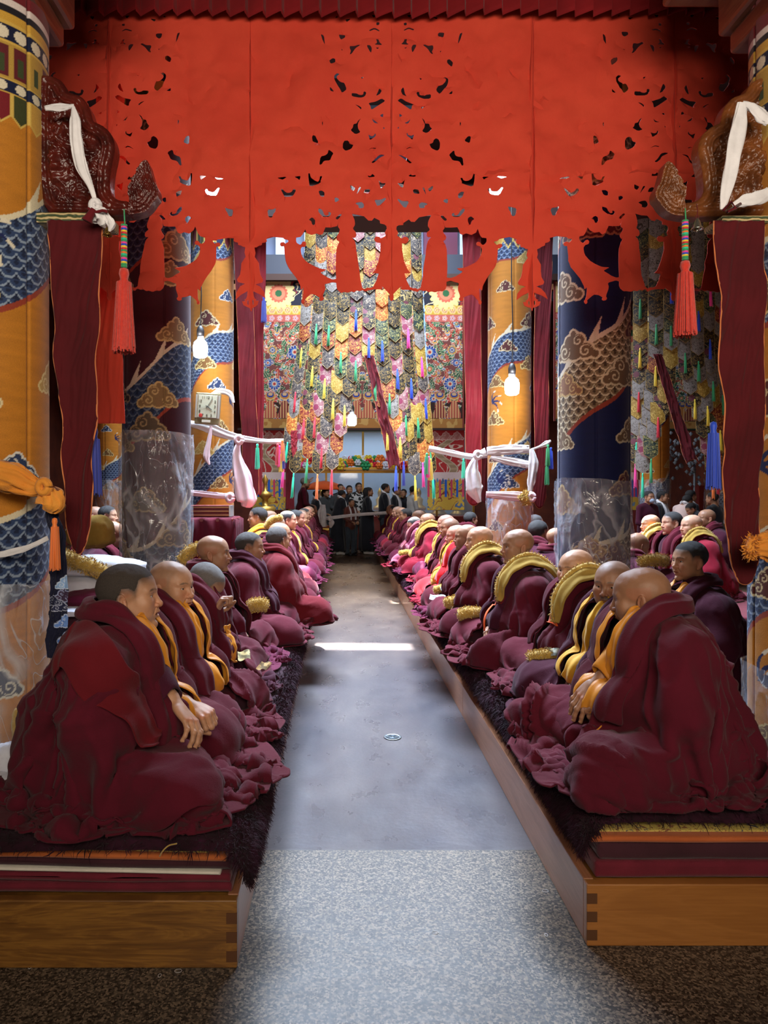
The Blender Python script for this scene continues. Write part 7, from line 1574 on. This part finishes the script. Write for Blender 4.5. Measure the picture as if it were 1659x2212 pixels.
note(527, 1415, 3.55, .06, .06, .3, 'yellowish paper corner on the lap of the bowing monk', (226, 210, 150)); note(570, 1438, 3.5, .07, .05, -.6, 'folded yellowish paper on a plum robe in the left row', (216, 180, 120))
# cushions, bundles and cloths beside the front left monk
def lump(at, size, m, name, label, cat, seed, res=40):
    th = np.linspace(0, 2*PI, res, endpoint=False); ph = np.linspace(.001, PI-.001, res//2); T_, Ph = np.meshgrid(th, ph, indexing='ij'); d = np.stack([np.cos(T_)*np.sin(Ph), np.sin(T_)*np.sin(Ph), np.cos(Ph)], -1)
    d = np.sign(d)*np.abs(d)**.75; k = 1+.14*fbm(d*2.2+seed, seed, 3)+.05*np.clip(1-np.abs(fbm(d*3+seed, seed+3, 2))*4, 0, 1); V = d*k[..., None]*np.array(size)
    b = MB(); b.add(V.reshape(-1, 3), grid_faces(res, res//2, True)[:, ::-1]); o = b.build(name, m, None, True, loc=at); return tag(o, label, cat)
cl('linen', (190, 192, 206), (214, 216, 226), bumpk=.5, nscale=8)
lump(P(196, 1222, 3.9), (.19, .16, .055), M['linen'], 'folded_quilt', 'upper white folded quilt behind the front left monk', 'bedding', 1)
lump(P(262, 1228, 3.95), (.13, .14, .05), M['linen'], 'folded_quilt', 'white folded cloth to the right of the fleece roll', 'bedding', 2)
lump(P(176, 1262, 3.85), (.13, .15, .05), M['linen'], 'folded_quilt', 'lower white folded quilt under the fleece roll', 'bedding', 3)
lump(P(212, 1290, 3.8), (.17, .18, .06), M['plum'], 'folded_robe', 'folded plum robe lying under the white quilts', 'robe', 4)
lump(P(190, 1340, 3.75), (.22, .18, .07), M['pad_dark'], 'folded_robe', 'dark folded blanket at the bottom of the pile behind the front left monk', 'robe', 5)
lump(P(190, 1400, 3.7), (.24, .2, .09), M['pad_brown'], 'folded_robe', 'brown folded blanket behind the shoulder of the front left monk', 'robe', 6)
lump(P(178, 1320, 3.62), (.14, .1, .02), M['linen'], 'folded_cloth', 'thin white cloth edge between dark blankets', 'bedding', 7)
lump(P(20, 1640, 2.62), (.055, .05, .062), M['linen'], 'cloth_bundle', 'crumpled white cloth bundle at the left edge behind the front monk', 'bundle', 8)
lump(P(12, 1688, 2.55), (.07, .05, .03), M['linen'], 'folded_cloth', 'white cloth lying flat at the left edge of the rug', 'cloth', 9)
lump(P(66, 1566, 2.75), (.065, .05, .09), M['plush'], 'fleece_bundle', 'olive yellow fleece bundle behind the back of the front left monk', 'bundle', 10)
lump(P(75, 1745, 2.42), (.085, .05, .010), M['rust_patch'], 'red_cloth_end', 'small red cloth end lying on the left shaggy rug', 'cloth', 11)
lump(P(1314, 1752, 2.46), (.022, .018, .010), M['linen'], 'tissue', 'crumpled white tissue on the right shaggy rug', 'tissue', 12)
lump(P(195, 1150, 5.2), (.17, .12, .12), M['felt'], 'yellow_bundle', 'olive yellow felt hat standing behind the tip of the left dark banner', 'hat', 13)
b = MB(); p = P(345, 1850, 2.16); b.tube(spline([p, p+Vector((.012, -.01, .022)), p+Vector((.03, -.01, .038)), p+Vector((.055, -.012, .045))], 14), .0022, 6); tag(b.build('straw', M['plush'], None, True), 'single curved straw stalk on the front edge of the left rug', 'straw')
for i, (px, py) in enumerate(((65, 2090), (385, 2098), (345, 2108), (1178, 1925), (1180, 2020), (940, 2015))):
    Yq = HEYE*FPX/(py-PY0); b = MB(); t = np.linspace(0, 2*PI, 18); b.tube(np.stack([.008*np.cos(t)*(1.4 if i % 2 else .6), .008*np.sin(t), .0008+0*t], 1), .0007, 4); tag(b.build('floor_scrap', M['khata'], None, True, loc=((px-PX0)*Yq/FPX, Yq, .0006)), 'tiny pale scrap lying on the speckled floor', 'scrap', 'tiny scraps on the speckled floor')
# white cord stretched in front of the crowd
scarf(pp([(664, 1122), (715, 1119), (770, 1112), (850, 1107)], 15.9), [.05, .035, .03, .035], M['khata'], 'long white scarf stretched like a rope in front of the crowd', seed=30, knots=[(P(713, 1120, 15.85), .06)])
scarf(pp([(714, 1120), (716, 1130), (714, 1140)], 15.85), [.03, .06, .02], M['khata'], 'white scarf end hanging from the stretched rope', flat=.6, seed=31)
scarf(pp([(697, 1090), (696, 1110), (698, 1138)], 15.9), [.05, .09, .07], M['khata'], 'thick white scarf hanging beside the masked woman', flat=.5, seed=32)
# gilt lamp stand, parasol and prayer-book stack in the back
q = empty('butter_lamp_stand', P(573, 1100, 13.0)*1, 0, 'tall gilded lamp stand beside the left dragon banner', 'lamp stand'); q.location.z = 0
b = MB(); b.lathe([(0, 0), (.22, 0), (.22, .05), (.08, .12), (.05, .5), (.10, .6), (.05, .7), (.05, .95), (.16, 1.08), (.20, 1.2), (.06, 1.22), (.05, 1.34), (.12, 1.4), (.12, 1.46), (.03, 1.5), (.03, 1.62), (.06, 1.7), (0, 1.8)], (0, 0, 0), 24); b.build('stand_body', M['gilt'], q, True)
q = empty('prayer_stack', P(692, 1150, 16.3)*1, 0, 'stack of thin boards and books behind the white scarf at left of the crowd', 'books'); q.location.z = 0
for i in range(12): b = MB(); b.box((-.20+.01*(i % 3), -.12, .06*i), (.2+.01*(i % 2), .12, .06*i+.045)); b.build('book', M['pad_brown'] if i % 2 else M['gilt'], q)
b = MB(); b.lathe([(0, .16), (.25, .12), (.5, .02), (.56, -.06), (.54, -.07), (.3, .03), (0, .08)], (0, 0, 0), 30); tag(b.build('orange_canopy', M['orange_cloth'], None, True, loc=P(700, 1052, 17.9)), 'orange domed cloth canopy above the left of the crowd', 'canopy')

lump((2.32, 4.85, .66), (.20, .24, .30), M['plum'], 'folded_robe', 'plum robes heaped on the bench under the pale fleece hat', 'robe', 21)
